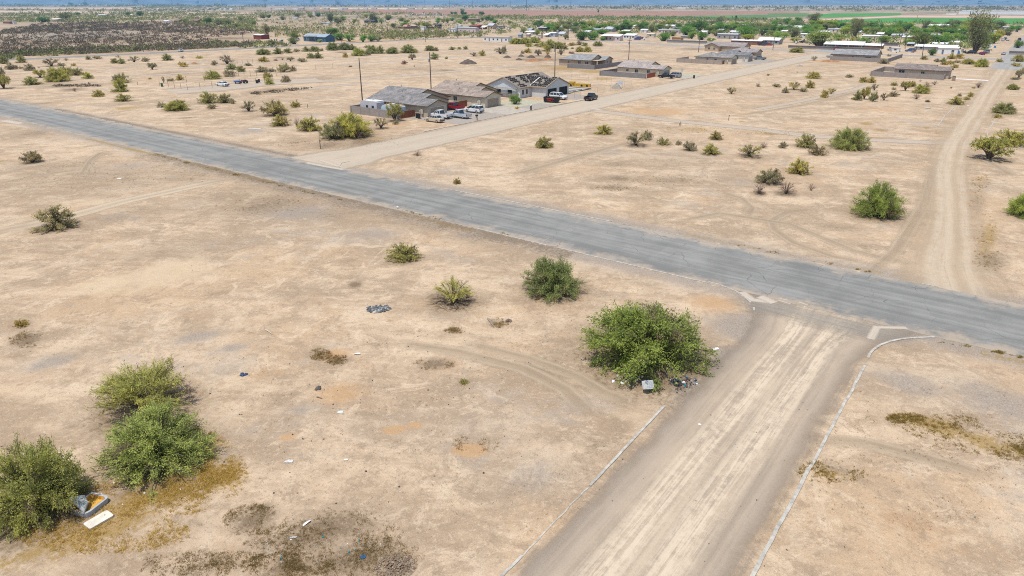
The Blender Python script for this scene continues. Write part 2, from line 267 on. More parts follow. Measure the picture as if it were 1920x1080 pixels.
# ---------------------------------------------------------------- the ground: one sheet to the horizon
GX = []   # soil patches: (attribute, px, py, rx_px, ry_px, strength)
def patch(kind, px, py, rx, ry, s=1.0): GX.append((kind, px, py, rx, ry, s))
for p in [
    # dead weeds and stubble (dark brown olive)
    ('dark', 600, 1000, 150, 48, 1.0), ('dark', 660, 1050, 130, 45, 1.0), ('dark', 480, 975, 60, 30, .9), ('dark', 400, 1060, 150, 38, .55), ('dark', 740, 1065, 60, 30, .9),
    ('dark', 540, 1065, 90, 30, .9), ('dark', 330, 1000, 100, 40, .4), ('dark', 250, 1050, 120, 40, .5),
    ('grass', 360, 870, 75, 65, 1.0), ('grass', 280, 935, 130, 38, 1.0), ('grass', 190, 1000, 170, 40, .9), ('grass', 60, 1040, 120, 30, .7), ('grass', 420, 900, 60, 40, .8), ('grass', 620, 1040, 70, 30, .55),
    ('grass', 1760, 800, 90, 26, .95), ('grass', 1850, 830, 90, 24, .95), ('grass', 1700, 785, 40, 12, .8), ('grass', 1930, 855, 70, 20, .9), ('grass', 1560, 890, 80, 30, .6), ('dark', 1565, 880, 45, 16, .55), ('dark', 1640, 905, 50, 20, .4),
    ('grass', 1850, 455, 28, 60, .8), ('grass', 1840, 340, 25, 18, .7), ('dark', 1855, 490, 34, 22, .8), ('dark', 1830, 380, 20, 30, .5),
    ('orange', 1760, 1010, 330, 110, .42), ('orange', 1850, 900, 180, 70, .36), ('orange', 1340, 570, 110, 34, .55), ('orange', 1230, 520, 90, 22, .4),
    ('orange', 740, 806, 32, 12, 1.0), ('orange', 778, 797, 22, 9, 1.0), ('orange', 880, 845, 50, 20, .9), ('dark', 895, 833, 50, 18, .6), ('orange', 640, 740, 110, 45, .55), ('orange', 540, 820, 30, 12, .7), ('orange', 500, 700, 90, 30, .45),
    ('dark', 632, 676, 24, 12, 1.0), ('dark', 600, 665, 24, 14, .8), ('orange', 630, 665, 60, 22, .6), ('dark', 815, 683, 38, 13, .9), ('dark', 665, 534, 18, 8, 1.0), ('dark', 853, 620, 22, 7, .9), ('dark', 930, 606, 26, 10, .7),
    ('dark', 870, 715, 40, 10, .5), ('dark', 50, 637, 34, 18, 1.0), ('dark', 42, 608, 30, 12, .6), ('gravel', 100, 680, 90, 22, .6), ('gravel', 370, 632, 70, 16, .7), ('gravel', 440, 652, 50, 14, .6),
    ('dark', 200, 340, 230, 40, .45), ('dark', 360, 330, 130, 28, .5), ('dark', 520, 385, 140, 32, .62), ('dark', 430, 370, 100, 22, .5), ('dark', 640, 400, 110, 22, .5), ('dark', 250, 400, 150, 20, .45), ('dark', 120, 315, 120, 18, .5), ('dark', 330, 470, 160, 22, .38), ('dark', 60, 250, 70, 12, .5),
    ('gravel', 560, 400, 110, 24, .6), ('gravel', 240, 312, 80, 10, .5), ('gravel', 700, 440, 120, 18, .5), ('gravel', 1170, 480, 130, 14, .6), ('gravel', 900, 440, 90, 12, .6),
    ('gravel', 1420, 620, 110, 40, .95), ('gravel', 1370, 690, 60, 50, .95), ('gravel', 1310, 740, 70, 40, .7), ('gravel', 1000, 900, 130, 70, .5), ('gravel', 900, 800, 200, 60, .32), ('gravel', 760, 790, 120, 40, .35), ('gravel', 560, 770, 60, 20, .5),
    ('gravel', 1880, 760, 170, 60, .6), ('gravel', 1700, 720, 130, 40, .55), ('pale', 1180, 780, 90, 30, .6), ('pale', 1150, 740, 70, 20, .5), ('pale', 1080, 715, 60, 14, .5),
    ('dark', 1190, 750, 18, 34, .5), ('dark', 1155, 800, 26, 18, .6), ('dark', 1120, 830, 60, 20, .4),
    ('pale', 300, 520, 260, 50, .6), ('pale', 620, 520, 220, 60, .35), ('pale', 150, 600, 130, 30, .4), ('pale', 150, 380, 160, 20, .5),
    # across the road
    ('dark', 1260, 338, 90, 12, .7), ('dark', 1160, 335, 60, 10, .7), ('dark', 1150, 352, 50, 8, .6), ('dark', 1150, 308, 70, 8, .6), ('dark', 1080, 285, 90, 18, .4), ('dark', 1000, 310, 50, 14, .45), ('dark', 1380, 340, 70, 12, .45),
    ('dark', 1270, 305, 150, 12, .4), ('gravel', 1150, 285, 60, 12, .5), ('gravel', 1250, 290, 100, 10, .4), ('grass', 1300, 243, 70, 9, .7), ('grass', 1440, 250, 90, 8, .7), ('grass', 1200, 238, 60, 6, .6), ('dark', 1640, 404, 60, 16, .8), ('dark', 1480, 330, 60, 16, .35),
    ('orange', 1560, 330, 130, 50, .3), ('orange', 1800, 230, 120, 30, .4), ('pale', 1300, 400, 260, 40, .4), ('dark', 1470, 400, 90, 14, .4), ('dark', 1560, 425, 80, 12, .4), ('dark', 1620, 460, 60, 8, .5),
    ('orange', 1230, 210, 120, 16, .6), ('orange', 1450, 190, 180, 16, .4), ('orange', 1650, 205, 110, 10, .5), ('grass', 1625, 232, 18, 5, 1.0), ('grass', 1650, 244, 22, 3, 1.0), ('grass', 1737, 240, 12, 4, 1.0), ('grass', 1758, 249, 8, 5, 1.0), ('grass', 1640, 258, 40, 3, .9), ('grass', 1390, 228, 10, 3, .9),
    ('grass', 1060, 128, 55, 7, 1.0), ('grass', 1110, 134, 40, 5, 1.0), ('grass', 1020, 124, 30, 5, .8), ('grass', 1130, 148, 35, 5, .9), ('grass', 1090, 150, 50, 4, .7), ('grass', 1205, 155, 50, 4, .6),
    ('dark', 680, 268, 90, 12, .7), ('dark', 620, 272, 90, 14, .6), ('dark', 560, 265, 60, 8, .5), ('grass', 700, 262, 60, 10, .6), ('dark', 770, 250, 40, 5, .4), ('orange', 740, 235, 60, 10, .5), ('gravel', 470, 248, 90, 12, .5), ('orange', 400, 268, 70, 10, .5),
    ('dark', 130, 161, 60, 4, .9), ('dark', 170, 160, 40, 3, .9), ('dark', 135, 168, 25, 4, .9), ('dark', 85, 157, 60, 4, .6), ('dark', 230, 195, 50, 3, .6), ('grass', 240, 203, 40, 5, .8), ('grass', 262, 201, 50, 3, .7), ('dark', 80, 194, 50, 3, .6), ('dark', 330, 137, 55, 5, .6),
    ('dark', 500, 172, 45, 4, .9), ('dark', 530, 168, 60, 4, .9), ('grass', 490, 176, 30, 3, .7), ('dark', 600, 148, 60, 4, .5), ('dark', 350, 221, 30, 2, .7), ('dark', 780, 130, 60, 4, .5), ('dark', 830, 132, 40, 3, .7), ('grass', 700, 148, 50, 3, .5), ('dark', 600, 145, 40, 3, .5),
    ('dark', 1010, 112, 60, 4, .9), ('dark', 1000, 106, 60, 4, .6), ('dark', 1360, 95, 10, 3, .8), ('dark', 1300, 92, 40, 3, .8), ('dark', 1190, 97, 60, 3, .6), ('dark', 1250, 130, 60, 4, .4), ('orange', 1560, 115, 50, 4, 1.0), ('orange', 1500, 113, 40, 3, .7),
    ('dark', 430, 72, 60, 4, .9), ('dark', 400, 78, 80, 4, .7), ('orange', 500, 80, 60, 4, .6), ('orange', 700, 76, 130, 3, .8), ('orange', 1100, 42, 160, 3, .9), ('orange', 1250, 40, 80, 3, .9), ('dark', 640, 98, 20, 2, .9), ('dark', 525, 108, 20, 2, .8), ('dark', 365, 119, 10, 2, .9),
    ('dark', 180, 52, 150, 8, 1.0), ('dark', 60, 58, 90, 7, .8), ('dark', 330, 57, 120, 6, .8), ('dark', 210, 75, 230, 16, .75), ('dark', 60, 82, 90, 14, .8), ('dark', 150, 98, 200, 6, .9), ('dark', 380, 88, 130, 5, .8), ('dark', 440, 63, 60, 5, .8),
    ('dark', 560, 58, 110, 8, .6), ('dark', 760, 62, 130, 7, .6), ('gravel', 140, 70, 200, 20, .7),
]: patch(*p)

def ground_mesh():
    fwd_ang = YAW
    az = np.concatenate([np.arange(-180, -50, 5.0), np.arange(-50, 50.01, .2), np.arange(55, 180, 5.0)]) * math.pi / 180 + fwd_ang
    r = [4.0]
    while r[-1] < 30000: r.append(r[-1] * (1.0075 if r[-1] > 20 else 1.05) if r[-1] < 900 else r[-1] * 1.03)
    r = np.array(r); na, nr = len(az), len(r)
    X = np.concatenate([[0], (r[:, None] * np.cos(az)[None]).ravel()]); Y = np.concatenate([[0], (r[:, None] * np.sin(az)[None]).ravel()])
    n = len(X); me = bpy.data.meshes.new('ground')
    j = np.arange(na); j2 = (j + 1) % na
    k = np.arange(nr - 1)[:, None] * na + 1
    quads = np.stack([k + j, k + na + j, k + na + j2, k + j2], -1).reshape(-1, 4)
    tris = np.stack([np.zeros(na, int), 1 + j, 1 + j2], -1)
    loops = np.concatenate([tris.ravel(), quads.ravel()])
    nf = len(tris) + len(quads)
    me.vertices.add(n); me.loops.add(len(loops)); me.polygons.add(nf)
    co = np.zeros((n, 3), np.float32); co[:, 0] = X; co[:, 1] = Y
    me.vertices.foreach_set('co', co.ravel()); me.loops.foreach_set('vertex_index', loops.astype(np.int32))
    st = np.concatenate([np.arange(len(tris)) * 3, len(tris) * 3 + np.arange(len(quads)) * 4]).astype(np.int32)
    me.polygons.foreach_set('loop_start', st)
    me.update(calc_edges=True)
    A = {a: np.zeros(n, np.float32) for a in ('dark', 'gravel', 'grass', 'orange', 'pale')}
    for kind, px, py, rx, ry, s in GX:
        x, y = at(px, py); d = math.hypot(x, y); ca, sa = x / d, y / d
        ya, yb = at(px, max(py - ry, 12)), at(px, py + ry)
        rr = max(.3, (math.hypot(*ya) - math.hypot(*yb)) / 2); cx = (ya[0] + yb[0]) / 2; cy = (ya[1] + yb[1]) / 2
        rl = rx * scale_at(px, py)
        dx, dy = X - cx, Y - cy
        q = ((dx * ca + dy * sa) / rr) ** 2 + ((-dx * sa + dy * ca) / rl) ** 2
        m = s * np.clip(1.2 - q ** .5 * 1.0, 0, 1) ** 1.0
        A[kind] = np.maximum(A[kind], np.where(q < 1.5, m, 0))
    # verges of the paved road
    du = np.maximum(60.2 - X, X - 72.2)
    verge = np.clip(1 - du / 5.0, 0, 1) * (du > 0) * (Y > -60) * (Y < 320)
    A['gravel'] = np.maximum(A['gravel'], verge * .75)
    A['dark'] = np.maximum(A['dark'], np.clip(1 - (60.2 - X) / 7.0, 0, 1) * (X < 60.2) * ((Y > 36) & (Y < 125)) * .85)
    near = np.clip(1 - np.abs(X - 59.3) / 1.3, 0, 1) * (((Y > 50) & (Y < 62)) | ((Y > 88) & (Y < 150)) | (Y < -1))
    A['grass'] = np.maximum(A['grass'], near * .85)
    far_ = np.clip(1 - np.abs(X - 73.2) / 1.2, 0, 1) * ((Y < 30) & (Y > 8))
    A['grass'] = np.maximum(A['grass'], far_ * .6)
    A['dark'] = np.maximum(A['dark'], np.clip(1 - np.abs(X - 73.4) / 1.8, 0, 1) * ((Y > 100) & (Y < 200)) * .8)
    # leaf litter below the shrubs, darkened to paint in more of their shadow
    for (lx, ly, lr) in LITTER_SHADE:
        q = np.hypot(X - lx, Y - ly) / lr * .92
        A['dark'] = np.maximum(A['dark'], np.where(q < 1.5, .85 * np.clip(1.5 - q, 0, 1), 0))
    rr_ = np.hypot(X, Y); A['scrubland'] = np.clip((rr_ - 520) / 900, 0, 1).astype(np.float32)
    for a, v in A.items():
        at_ = me.attributes.new(a, 'FLOAT', 'POINT'); at_.data.foreach_set('value', v)
    return me

def ground_material():
    b = NT('desert_soil')
    P = b.n('NewGeometry').outputs['Position']
    big = b.noise(P, .022, 7, .66); med = b.noise(P, .16, 10, .70, .4); small = b.noise(P, 1.3, 8, .72); fine = b.noise(P, 7.5, 4, .75)
    st = b.noise(b.scaled(b.rot(P, R(-28)), (.9, .16, 1)), .55, 9, .72, .5)     # wind and wheel streaks
    st2 = b.noise(b.scaled(b.rot(P, R(60)), (1.1, .14, 1)), .5, 9, .72, .6)
    f = b.math('ADD', b.math('MULTIPLY', big, .30), b.math('ADD', b.math('MULTIPLY', med, .42), b.math('MULTIPLY', st, .28)))
    c = b.mix(b.step(f, .44, .565), (.345, .250, .162), (.535, .405, .272))
    c = b.mix(b.math('MULTIPLY', b.step(b.noise(P, .05, 11, .78, .8), .5, .6), .7), c, (.47, .325, .195))
    c = b.mix(b.math('MULTIPLY', b.step(b.math('ADD', b.math('MULTIPLY', st2, .6), b.math('MULTIPLY', med, .4)), .53, .63), .55), c, (.55, .44, .31))
    c = b.mix(b.math('MULTIPLY', b.step(b.noise(P, .09, 11, .8, .6), .52, .61), .72), c, (.31, .225, .148))
    c = b.mix(b.math('MULTIPLY', b.step(b.noise(P, .45, 9, .82, .4), .52, .6), .62), c, (.285, .205, .132))
    c = b.mix(b.math('MULTIPLY', b.step(b.noise(P, .3, 9, .82, .9), .53, .61), .6), c, (.60, .47, .325))
    c = b.mix(b.math('MULTIPLY', b.step(b.noise(P, .07, 10, .78, .2), .54, .63), .55), c, (.37, .31, .25))
    c = b.mix(b.math('MULTIPLY', b.step(b.noise(P, 3.1, 5, .85), .53, .63), .6), c, (.27, .20, .14))
    c = b.mix(b.math('MULTIPLY', b.step(b.noise(P, 2.3, 5, .85), .54, .64), .5), c, (.62, .485, .335))
    def mask(name, nz, k=1.1, lo=.32, hi=.62):
        a = b.attr(name).outputs['Fac']
        return b.step(b.math('ADD', a, b.math('MULTIPLY', b.math('SUBTRACT', nz, .5), k)), lo, hi)
    mixn = b.math('ADD', b.math('MULTIPLY', med, .3), b.math('ADD', b.math('MULTIPLY', small, .45), b.math('MULTIPLY', fine, .25)))
    soft = b.math('ADD', .35, b.math('MULTIPLY', b.step(b.math('ADD', b.math('MULTIPLY', med, .6), b.math('MULTIPLY', small, .4)), .4, .6), .65))
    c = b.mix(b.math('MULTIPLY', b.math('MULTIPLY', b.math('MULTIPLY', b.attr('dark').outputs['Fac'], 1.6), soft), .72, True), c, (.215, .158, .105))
    c = b.mix(b.math('MULTIPLY', b.math('MULTIPLY', b.math('MULTIPLY', b.attr('gravel').outputs['Fac'], 1.25), soft), .62, True), c, (.295, .25, .205))
    c = b.mix(b.math('MULTIPLY', mask('pale', med), .7), c, (.53, .41, .27))
    c = b.mix(b.math('MULTIPLY', mask('orange', mixn, 1.2), .8), c, (.44, .27, .135))
    c = b.mix(b.math('MULTIPLY', mask('gravel', mixn, 1.2), .65), c, b.mix(b.step(fine, .42, .6), (.21, .18, .152), (.345, .295, .243)))
    stub = b.noise(P, 2.4, 6, .75)
    c = b.mix(b.math('MULTIPLY', mask('grass', b.math('ADD', b.math('MULTIPLY', stub, .6), b.math('MULTIPLY', med, .4)), 3.2, .45, .8), .72), c, b.mix(fine, (.24, .145, .03), (.34, .22, .065)))
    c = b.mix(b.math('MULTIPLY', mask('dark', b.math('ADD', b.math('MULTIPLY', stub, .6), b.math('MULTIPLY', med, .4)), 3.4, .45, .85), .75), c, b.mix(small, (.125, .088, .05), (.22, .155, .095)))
    sl = b.math('MULTIPLY', b.attr('scrubland').outputs['Fac'], b.step(b.noise(P, .006, 6, .65), .38, .58))
    c = b.mix(b.math('MULTIPLY', sl, .8), c, b.mix(b.step(b.noise(P, .03, 5, .7), .4, .6), (.15, .13, .085), (.25, .195, .135)))
    # pebbles and twigs
    peb = b.n('TexVoronoi', {'Vector': P, 'Scale': 3.4, 'Randomness': 1.0}, feature='F1')
    pk = b.math('MULTIPLY', b.step(peb.outputs['Distance'], .17, .09), b.step(small, .5, .6))
    c = b.mix(b.math('MULTIPLY', pk, .55), c, (.17, .13, .10))
    sp = b.noise(P, 16, 2, .8)
    c = b.mix(b.math('MULTIPLY', b.step(sp, .56, .66), .5), c, (.19, .155, .13))
    c = b.mix(b.math('MULTIPLY', b.step(b.noise(P, 11, 2, .8), .58, .68), .4), c, (.60, .50, .38))
    h = b.math('ADD', b.math('MULTIPLY', med, 1.0), b.math('ADD', b.math('MULTIPLY', small, .30), b.math('MULTIPLY', fine, .07)))
    bump = b.n('Bump', {'Strength': .8, 'Distance': .4, 'Height': h}).outputs[0]
    return b.done(b.bsdf(c, .95, .1, normal=bump))

# ---------------------------------------------------------------- sheets lying on the ground: roads, dirt tracks, drives, fields
def sheet(name, pts, width, m, z, closed=False, taper=None, seg=4.0):
    """strip along a world polyline with UV = (metres along, -1..1 across)"""
    P = [Vector((p[0], p[1], 0)) for p in pts]; Q = [P[0]]
    for a, c_ in zip(P[:-1], P[1:]):
        k = max(1, int((c_ - a).length / seg))
        Q += [a.lerp(c_, (i + 1) / k) for i in range(k)]
    vs, fs, uv, fd = [], [], [], []; L = 0; TL = sum((b_ - a_).length for a_, b_ in zip(Q[:-1], Q[1:]))
    for i, q in enumerate(Q):
        t = (Q[min(i + 1, len(Q) - 1)] - Q[max(i - 1, 0)]).normalized(); nrm = Vector((-t.y, t.x, 0))
        if i: L += (q - Q[i - 1]).length
        wd = width(i / (len(Q) - 1)) if callable(width) else width
        for k in (-1, 0, 1):
            p = q + nrm * wd / 2 * k; vs.append((p.x, p.y, z)); uv.append((L, k)); fd.append(min(1, min(L, TL - L) / max(3.0, TL * .18)))
    for i in range(len(Q) - 1):
        for k in (0, 1):
            a = i * 3 + k; fs.append((a, a + 3, a + 4, a + 1))
    me = bpy.data.meshes.new(name); me.from_pydata(vs, [], [tuple(reversed(f)) for f in fs])
    fa = me.attributes.new('fade', 'FLOAT', 'POINT'); fa.data.foreach_set('value', fd); ul = me.uv_layers.new(name='UVMap'); li = np.zeros(len(me.loops), np.int32); me.loops.foreach_get('vertex_index', li)
    ul.data.foreach_set('uv', np.array(uv, np.float32)[li].ravel()); me.materials.append(m); me.update()
    return struct(link(name, me))
def polysheet(name, pts, m, z):
    me = bpy.data.meshes.new(name); me.from_pydata([(p[0], p[1], z) for p in pts], [], [tuple(range(len(pts)))])
    me.materials.append(m); me.update()
    if me.polygons[0].normal.z < 0: me.flip_normals()
    return struct(link(name, me))
def uvstreak(b, su, sv_, half):
    uvn = b.n('UVMap').outputs[0]
    sep = b.n('SeparateXYZ', {0: uvn})
    v = b.n('CombineXYZ', {0: b.math('MULTIPLY', sep.outputs[0], su), 1: b.math('MULTIPLY', sep.outputs[1], half * sv_), 2: 0.0}).outputs[0]
    return v, sep.outputs[0], sep.outputs[1]
def asphalt_material(name, half, c0, c1, dusty):
    b = NT(name); P = b.n('NewGeometry').outputs['Position']
    sv1, u, v = uvstreak(b, .035, .9, half)
    s1 = b.noise(sv1, 1.0, 5, .6); m = b.noise(P, .25, 5, .6); f = b.noise(P, 9, 3, .7)
    wp = b.noise(b.scaled(sv1, (.12, .8, 1)), 1.0, 3)
    x = b.math('ADD', b.math('ADD', b.math('MULTIPLY', s1, .35), b.math('MULTIPLY', wp, .2)), b.math('ADD', b.math('MULTIPLY', m, .3), b.math('MULTIPLY', f, .15)))
    c = b.mix(b.step(x, .40, .60), c0, c1)
    av = b.math('ABSOLUTE', v)
    e = b.step(b.math('ADD', av, b.math('MULTIPLY', b.math('SUBTRACT', b.noise(P, .3, 9, .75), .5), 1.7)), .66, 1.02)
    c = b.mix(b.math('MULTIPLY', e, .7), c, dusty)
    cr = b.n('TexVoronoi', {'Vector': b.n('VectorMath', {0: P, 1: b.n('TexNoise', {'Vector': P, 'Scale': .5}).outputs[1]}, operation='ADD').outputs[0], 'Scale': .28}, feature='DISTANCE_TO_EDGE').outputs['Distance']
    c = b.mix(b.math('MULTIPLY', b.step(cr, .012, .004), b.math('MULTIPLY', b.step(m, .45, .6), .55)), c, tuple(k * .5 for k in c0))
    c = b.mix(b.math('MULTIPLY', b.step(f, .6, .72), .25), c, tuple(k * 1.5 for k in c1))
    sh = b.bsdf(c, .95, .08, normal=b.n('Bump', {'Strength': .3, 'Distance': .03, 'Height': f}).outputs[0])
    al = b.step(b.math('ADD', av, b.math('MULTIPLY', b.math('SUBTRACT', b.noise(P, .7, 8, .75), .5), .16)), 1.0, .975)
    return b.done(b.n('MixShader', {0: al, 1: b.n('BsdfTransparent').outputs[0], 2: sh}).outputs[0])
def dirt_material(name, half, c0, c1, edge=.35, ruts=(), rutc=(.62, .50, .37), rutw=.12, rutn=.5, strength=1.0, streak=.04, ends=False, margin=None):
    """worn dirt lane: long streaks, pale wheel ruts, edges that feather out into the soil"""
    b = NT(name); P = b.n('NewGeometry').outputs['Position']
    sv1, u, v = uvstreak(b, streak, .8, half)
    s1 = b.noise(b.scaled(sv1, (1, 2.2, 1)), 1.0, 8, .7, .3); m = b.noise(P, .35, 5, .6); f = b.noise(P, 6, 4, .7); g = b.noise(P, 14, 2, .8)
    c = b.mix(b.step(b.math('ADD', b.math('MULTIPLY', s1, .6), b.math('ADD', b.math('MULTIPLY', m, .22), b.math('MULTIPLY', f, .18))), .38, .62), c0, c1)
    c = b.mix(b.math('MULTIPLY', b.step(g, .58, .66), .45), c, tuple(k * .55 for k in c0))
    if margin:
        gm = b.step(b.math('ADD', v, b.math('MULTIPLY', b.math('SUBTRACT', b.math('ADD', b.math('MULTIPLY', s1, .6), b.math('MULTIPLY', f, .4)), .5), 1.6)), margin, margin + .5)
        gm2 = b.step(b.math('ADD', b.math('MULTIPLY', v, -1.0), b.math('MULTIPLY', b.math('SUBTRACT', s1, .5), 1.6)), .55, .9)
        c = b.mix(b.math('MULTIPLY', b.math('MAXIMUM', gm, b.math('MULTIPLY', gm2, .6)), .55), c, b.mix(b.step(g, .42, .6), (.21, .18, .152), (.35, .30, .25)))
    for rv in ruts:
        wob = b.math('MULTIPLY', b.math('SUBTRACT', b.noise(b.scaled(sv1, (2.2, 0, 0)), 1.0, 3), .5), .22)
        d = b.math('ABSOLUTE', b.math('ADD', b.math('SUBTRACT', v, rv), wob))
        patchy = b.math('ADD', b.math('ADD', b.math('MULTIPLY', b.noise(b.scaled(sv1, (.10 / streak, 5.5, 1)), 1.0, 8, .75, .2), .42), b.math('MULTIPLY', b.noise(P, 1.3, 8, .8), .33)), b.math('MULTIPLY', b.noise(sv1, 1.7, 4), .25))
        k = b.math('MULTIPLY', b.step(d, rutw * 1.5, rutw * .35), b.step(patchy, rutn - .055, rutn + .06))
        c = b.mix(b.math('MULTIPLY', k, .9), c, b.mix(f, tuple(q * .86 for q in rutc), rutc))
    av = b.math('ABSOLUTE', v)
    al = b.step(b.math('ADD', av, b.math('MULTIPLY', b.math('SUBTRACT', b.math('ADD', b.math('MULTIPLY', m, .5), b.math('MULTIPLY', s1, .5)), .5), edge * 2.2)), 1.0, 1.0 - edge)
    al = b.math('MULTIPLY', al, b.math('MULTIPLY', b.attr('fade').outputs['Fac'], strength) if ends else strength)
    sh = b.bsdf(c, .95, .1, normal=b.n('Bump', {'Strength': .5, 'Distance': .12, 'Height': b.math('ADD', s1, b.math('MULTIPLY', f, .2))}).outputs[0])
    return b.done(b.n('MixShader', {0: al, 1: b.n('BsdfTransparent').outputs[0], 2: sh}).outputs[0])

DUST = (.40, .32, .235)
asph = asphalt_material('worn_asphalt', 6, (.165, .162, .150), (.258, .252, .232), DUST)
sheet('asphalt_road', [(66.2, -120), (66.2, 330)], 12.2, asph, .012, seg=8)
near_dirt = dirt_material('rutted_gravel_lane', 4.75, (.295, .238, .178), (.43, .34, .245), .35, ruts=(-.28, .2), rutc=(.60, .49, .36), rutw=.2, rutn=.495, streak=.05, margin=.42)
sheet('dirt_street', [(-40, 10.35), (60.6, 10.35)], lambda t: 9.6 + 6.5 * max(0, (t - .915) / .085) ** 1.5, near_dirt, .006, seg=1.5)
far_dirt = dirt_material('graded_dirt_lane', 6, (.375, .31, .235), (.46, .38, .285), .25, ruts=(-.35, .35), rutc=(.48, .40, .30), rutw=.2, rutn=.5)
sheet('graded_street', [(71.5, 95), (78, 94.6), (400, 94.6)], lambda t: 13.2 if t > .02 else 17, far_dirt, .006, seg=4)
back_dirt = dirt_material('sandy_lane', 5.5, (.46, .355, .242), (.56, .435, .30), .95, ruts=(-.34, .22, .02), rutc=(.66, .54, .395), rutw=.1, rutn=.45, strength=.66)
sheet('sandy_street', [at(1790, 556), at(1772, 500), at(1774, 476), at(1782, 417), at(1778, 340), at(1777, 313), at(1790, 270), at(1812, 235), at(1832, 205), at(1850, 175), at(1868, 150), at(1884, 128)], lambda t: 9.5 + 4 * t + 4 * max(0, 1 - t * 14), back_dirt, .007, seg=3)
lane_m = dirt_material('grey_lane', 3, (.345, .285, .22), (.44, .36, .275), .5, ruts=(-.35, .4), rutc=(.46, .38, .285), rutw=.2)
sheet('grey_lane', [at(1080, 203), at(1160, 213), at(1260, 226), at(1400, 240), at(1520, 255), at(1650, 263), at(1760, 268), at(1840, 268), at(1930, 275)], 5.5, lane_m, .004, seg=3)
trk_m = dirt_material('wheel_track', 1.6, (.46, .365, .255), (.54, .43, .305), .4, ruts=(-.5, .5), rutc=(.63, .51, .37), rutw=.26, rutn=.45, strength=.75, ends=True)
sheet('dirt_track', [at(452, 333), at(400, 341), at(330, 356), at(230, 378), at(140, 403), at(60, 421), at(-40, 440)], 3.6, trk_m, .004, seg=2)
thin_m = dirt_material('tyre_marks', .9, (.37, .28, .19), (.47, .365, .25), .6, ruts=(-.6, .6), rutc=(.56, .45, .32), rutw=.2, rutn=.40, strength=.62, ends=True)
def track(px, wd=2.2, m=None, z=.004): return sheet('tyre_track', [at(*p) for p in px], wd, m or thin_m, z, seg=.8)
track([(1660, 500), (1560, 480), (1490, 455), (1452, 430), (1448, 412), (1475, 398), (1520, 392)], 2.0)
track([(1350, 360), (1390, 372), (1410, 390), (1400, 405)], 2.0, z=.005)
track([(1015, 305), (1090, 292), (1140, 278), (1200, 262)], 3.0)
track([(960, 330), (1020, 312), (1110, 285)], 3.0, z=.005)
track([(1250, 420), (1350, 400), (1480, 420), (1600, 470), (1720, 500)], 2.2, z=.0045)
track([(1600, 540), (1680, 470), (1735, 380), (1752, 310)], 2.2, z=.005)
track([(730, 640), (860, 660), (980, 690), (1060, 730), (1120, 790)], 2.0)
track([(860, 640), (990, 672), (1080, 705), (1130, 735), (1200, 760)], 1.8, z=.005)
track([(170, 330), (165, 310), (185, 290)], 1.8); track([(150, 332), (170, 300), (190, 285)], 1.8, z=.005)
track([(1900, 330), (1850, 300), (1800, 285)], 2.4, z=.005)
track([(1620, 168), (1560, 185), (1500, 198), (1440, 208), (1370, 218)], 3.0); track([(1420, 205), (1500, 190), (1600, 168), (1625, 160)], 3.4, lane_m, .0055)
track([(1500, 820), (1620, 830), (1740, 860), (1900, 905)], 1.8); 
track([(0, 345), (60, 330), (150, 318)], 1.8, z=.005)
for k, q in enumerate([[(-20, 135), (150, 128), (330, 120), (480, 112)], [(0, 150), (180, 147), (300, 140), (400, 133)], [(480, 150), (620, 152), (780, 140), (960, 124), (1100, 118)], [(300, 130), (480, 118), (700, 108), (900, 95), (1010, 87)], [(560, 168), (640, 160), (700, 154)], [(1000, 95), (1200, 85), (1400, 92)], [(620, 122), (760, 113), (900, 103), (960, 98)]]):
    sheet('dirt_track', [at(*p) for p in q], 5.5, lane_m, .004 + .0007 * k, seg=6)
paved = asphalt_material('faded_paving', 5, (.26, .25, .235), (.33, .315, .29), DUST)
sheet('highway', [at(-60, 116), at(0, 113), at(200, 103.5), at(480, 90), at(720, 77), at(900, 70), at(1010, 66)], 11, asph, .02, seg=12)
sheet('paved_street', [(452, 275), (448, 265), (425, 150), (418, 60), (414, 12)], 11, paved, .016, seg=8)
sheet('paved_street', [(352, 11.5), (420, 12), (620, 12.6), (860, 13)], 14, paved, .02, seg=8)
sheet('paved_street', [(420, 101), (560, 104)], 10, paved, .02, seg=8)

apron = dirt_material('worn_apron', 6, (.27, .245, .21), (.40, .35, .285), .95, strength=.6, streak=.2, ends=True)
sheet('street_apron', [(58.6, 2.5), (58.2, 6), (58.2, 14.5), (58.8, 18.5)], 6.0, apron, .0085, seg=1)
conc = mat('pale_concrete', (.39, .365, .315), .85, .32, 2.5)
def kerb(pts, z=.07, wd=.3):
    wd *= .58
    b_ = MB(); P = [Vector((p[0], p[1], 0)) for p in pts]
    for i, q in enumerate(P[:-1]):
        a, c_ = q, P[i + 1]; t = (c_ - a).normalized(); nn = Vector((-t.y, t.x, 0)) * wd / 2
        if i == 0: l0, r0 = a + nn, a - nn
        t2 = (P[min(i + 2, len(P) - 1)] - a).normalized(); n2 = Vector((-t2.y, t2.x, 0)) * wd / 2
        l1, r1 = c_ + n2, c_ - n2
        up = Vector((0, 0, z)); dn = Vector((0, 0, -.05))
        b_.face([r0 + up, r1 + up, l1 + up, l0 + up]); b_.face([l0 + dn, l0 + up, l1 + up, l1 + dn]); b_.face([r0 + dn, r1 + dn, r1 + up, r0 + up])
        if i == 0: b_.face([l0 + dn, r0 + dn, r0 + up, l0 + up])
        if i == len(P) - 2: b_.face([l1 + dn, l1 + up, r1 + up, r1 + dn])
        l0, r0 = l1, r1
    return struct(b_.build('kerb', conc))
def wob(a, c_, n=10, amp=.02):
    return [(a[0] + (c_[0] - a[0]) * i / n + random.uniform(-amp, amp), a[1] + (c_[1] - a[1]) * i / n + random.uniform(-amp, amp)) for i in range(n + 1)]
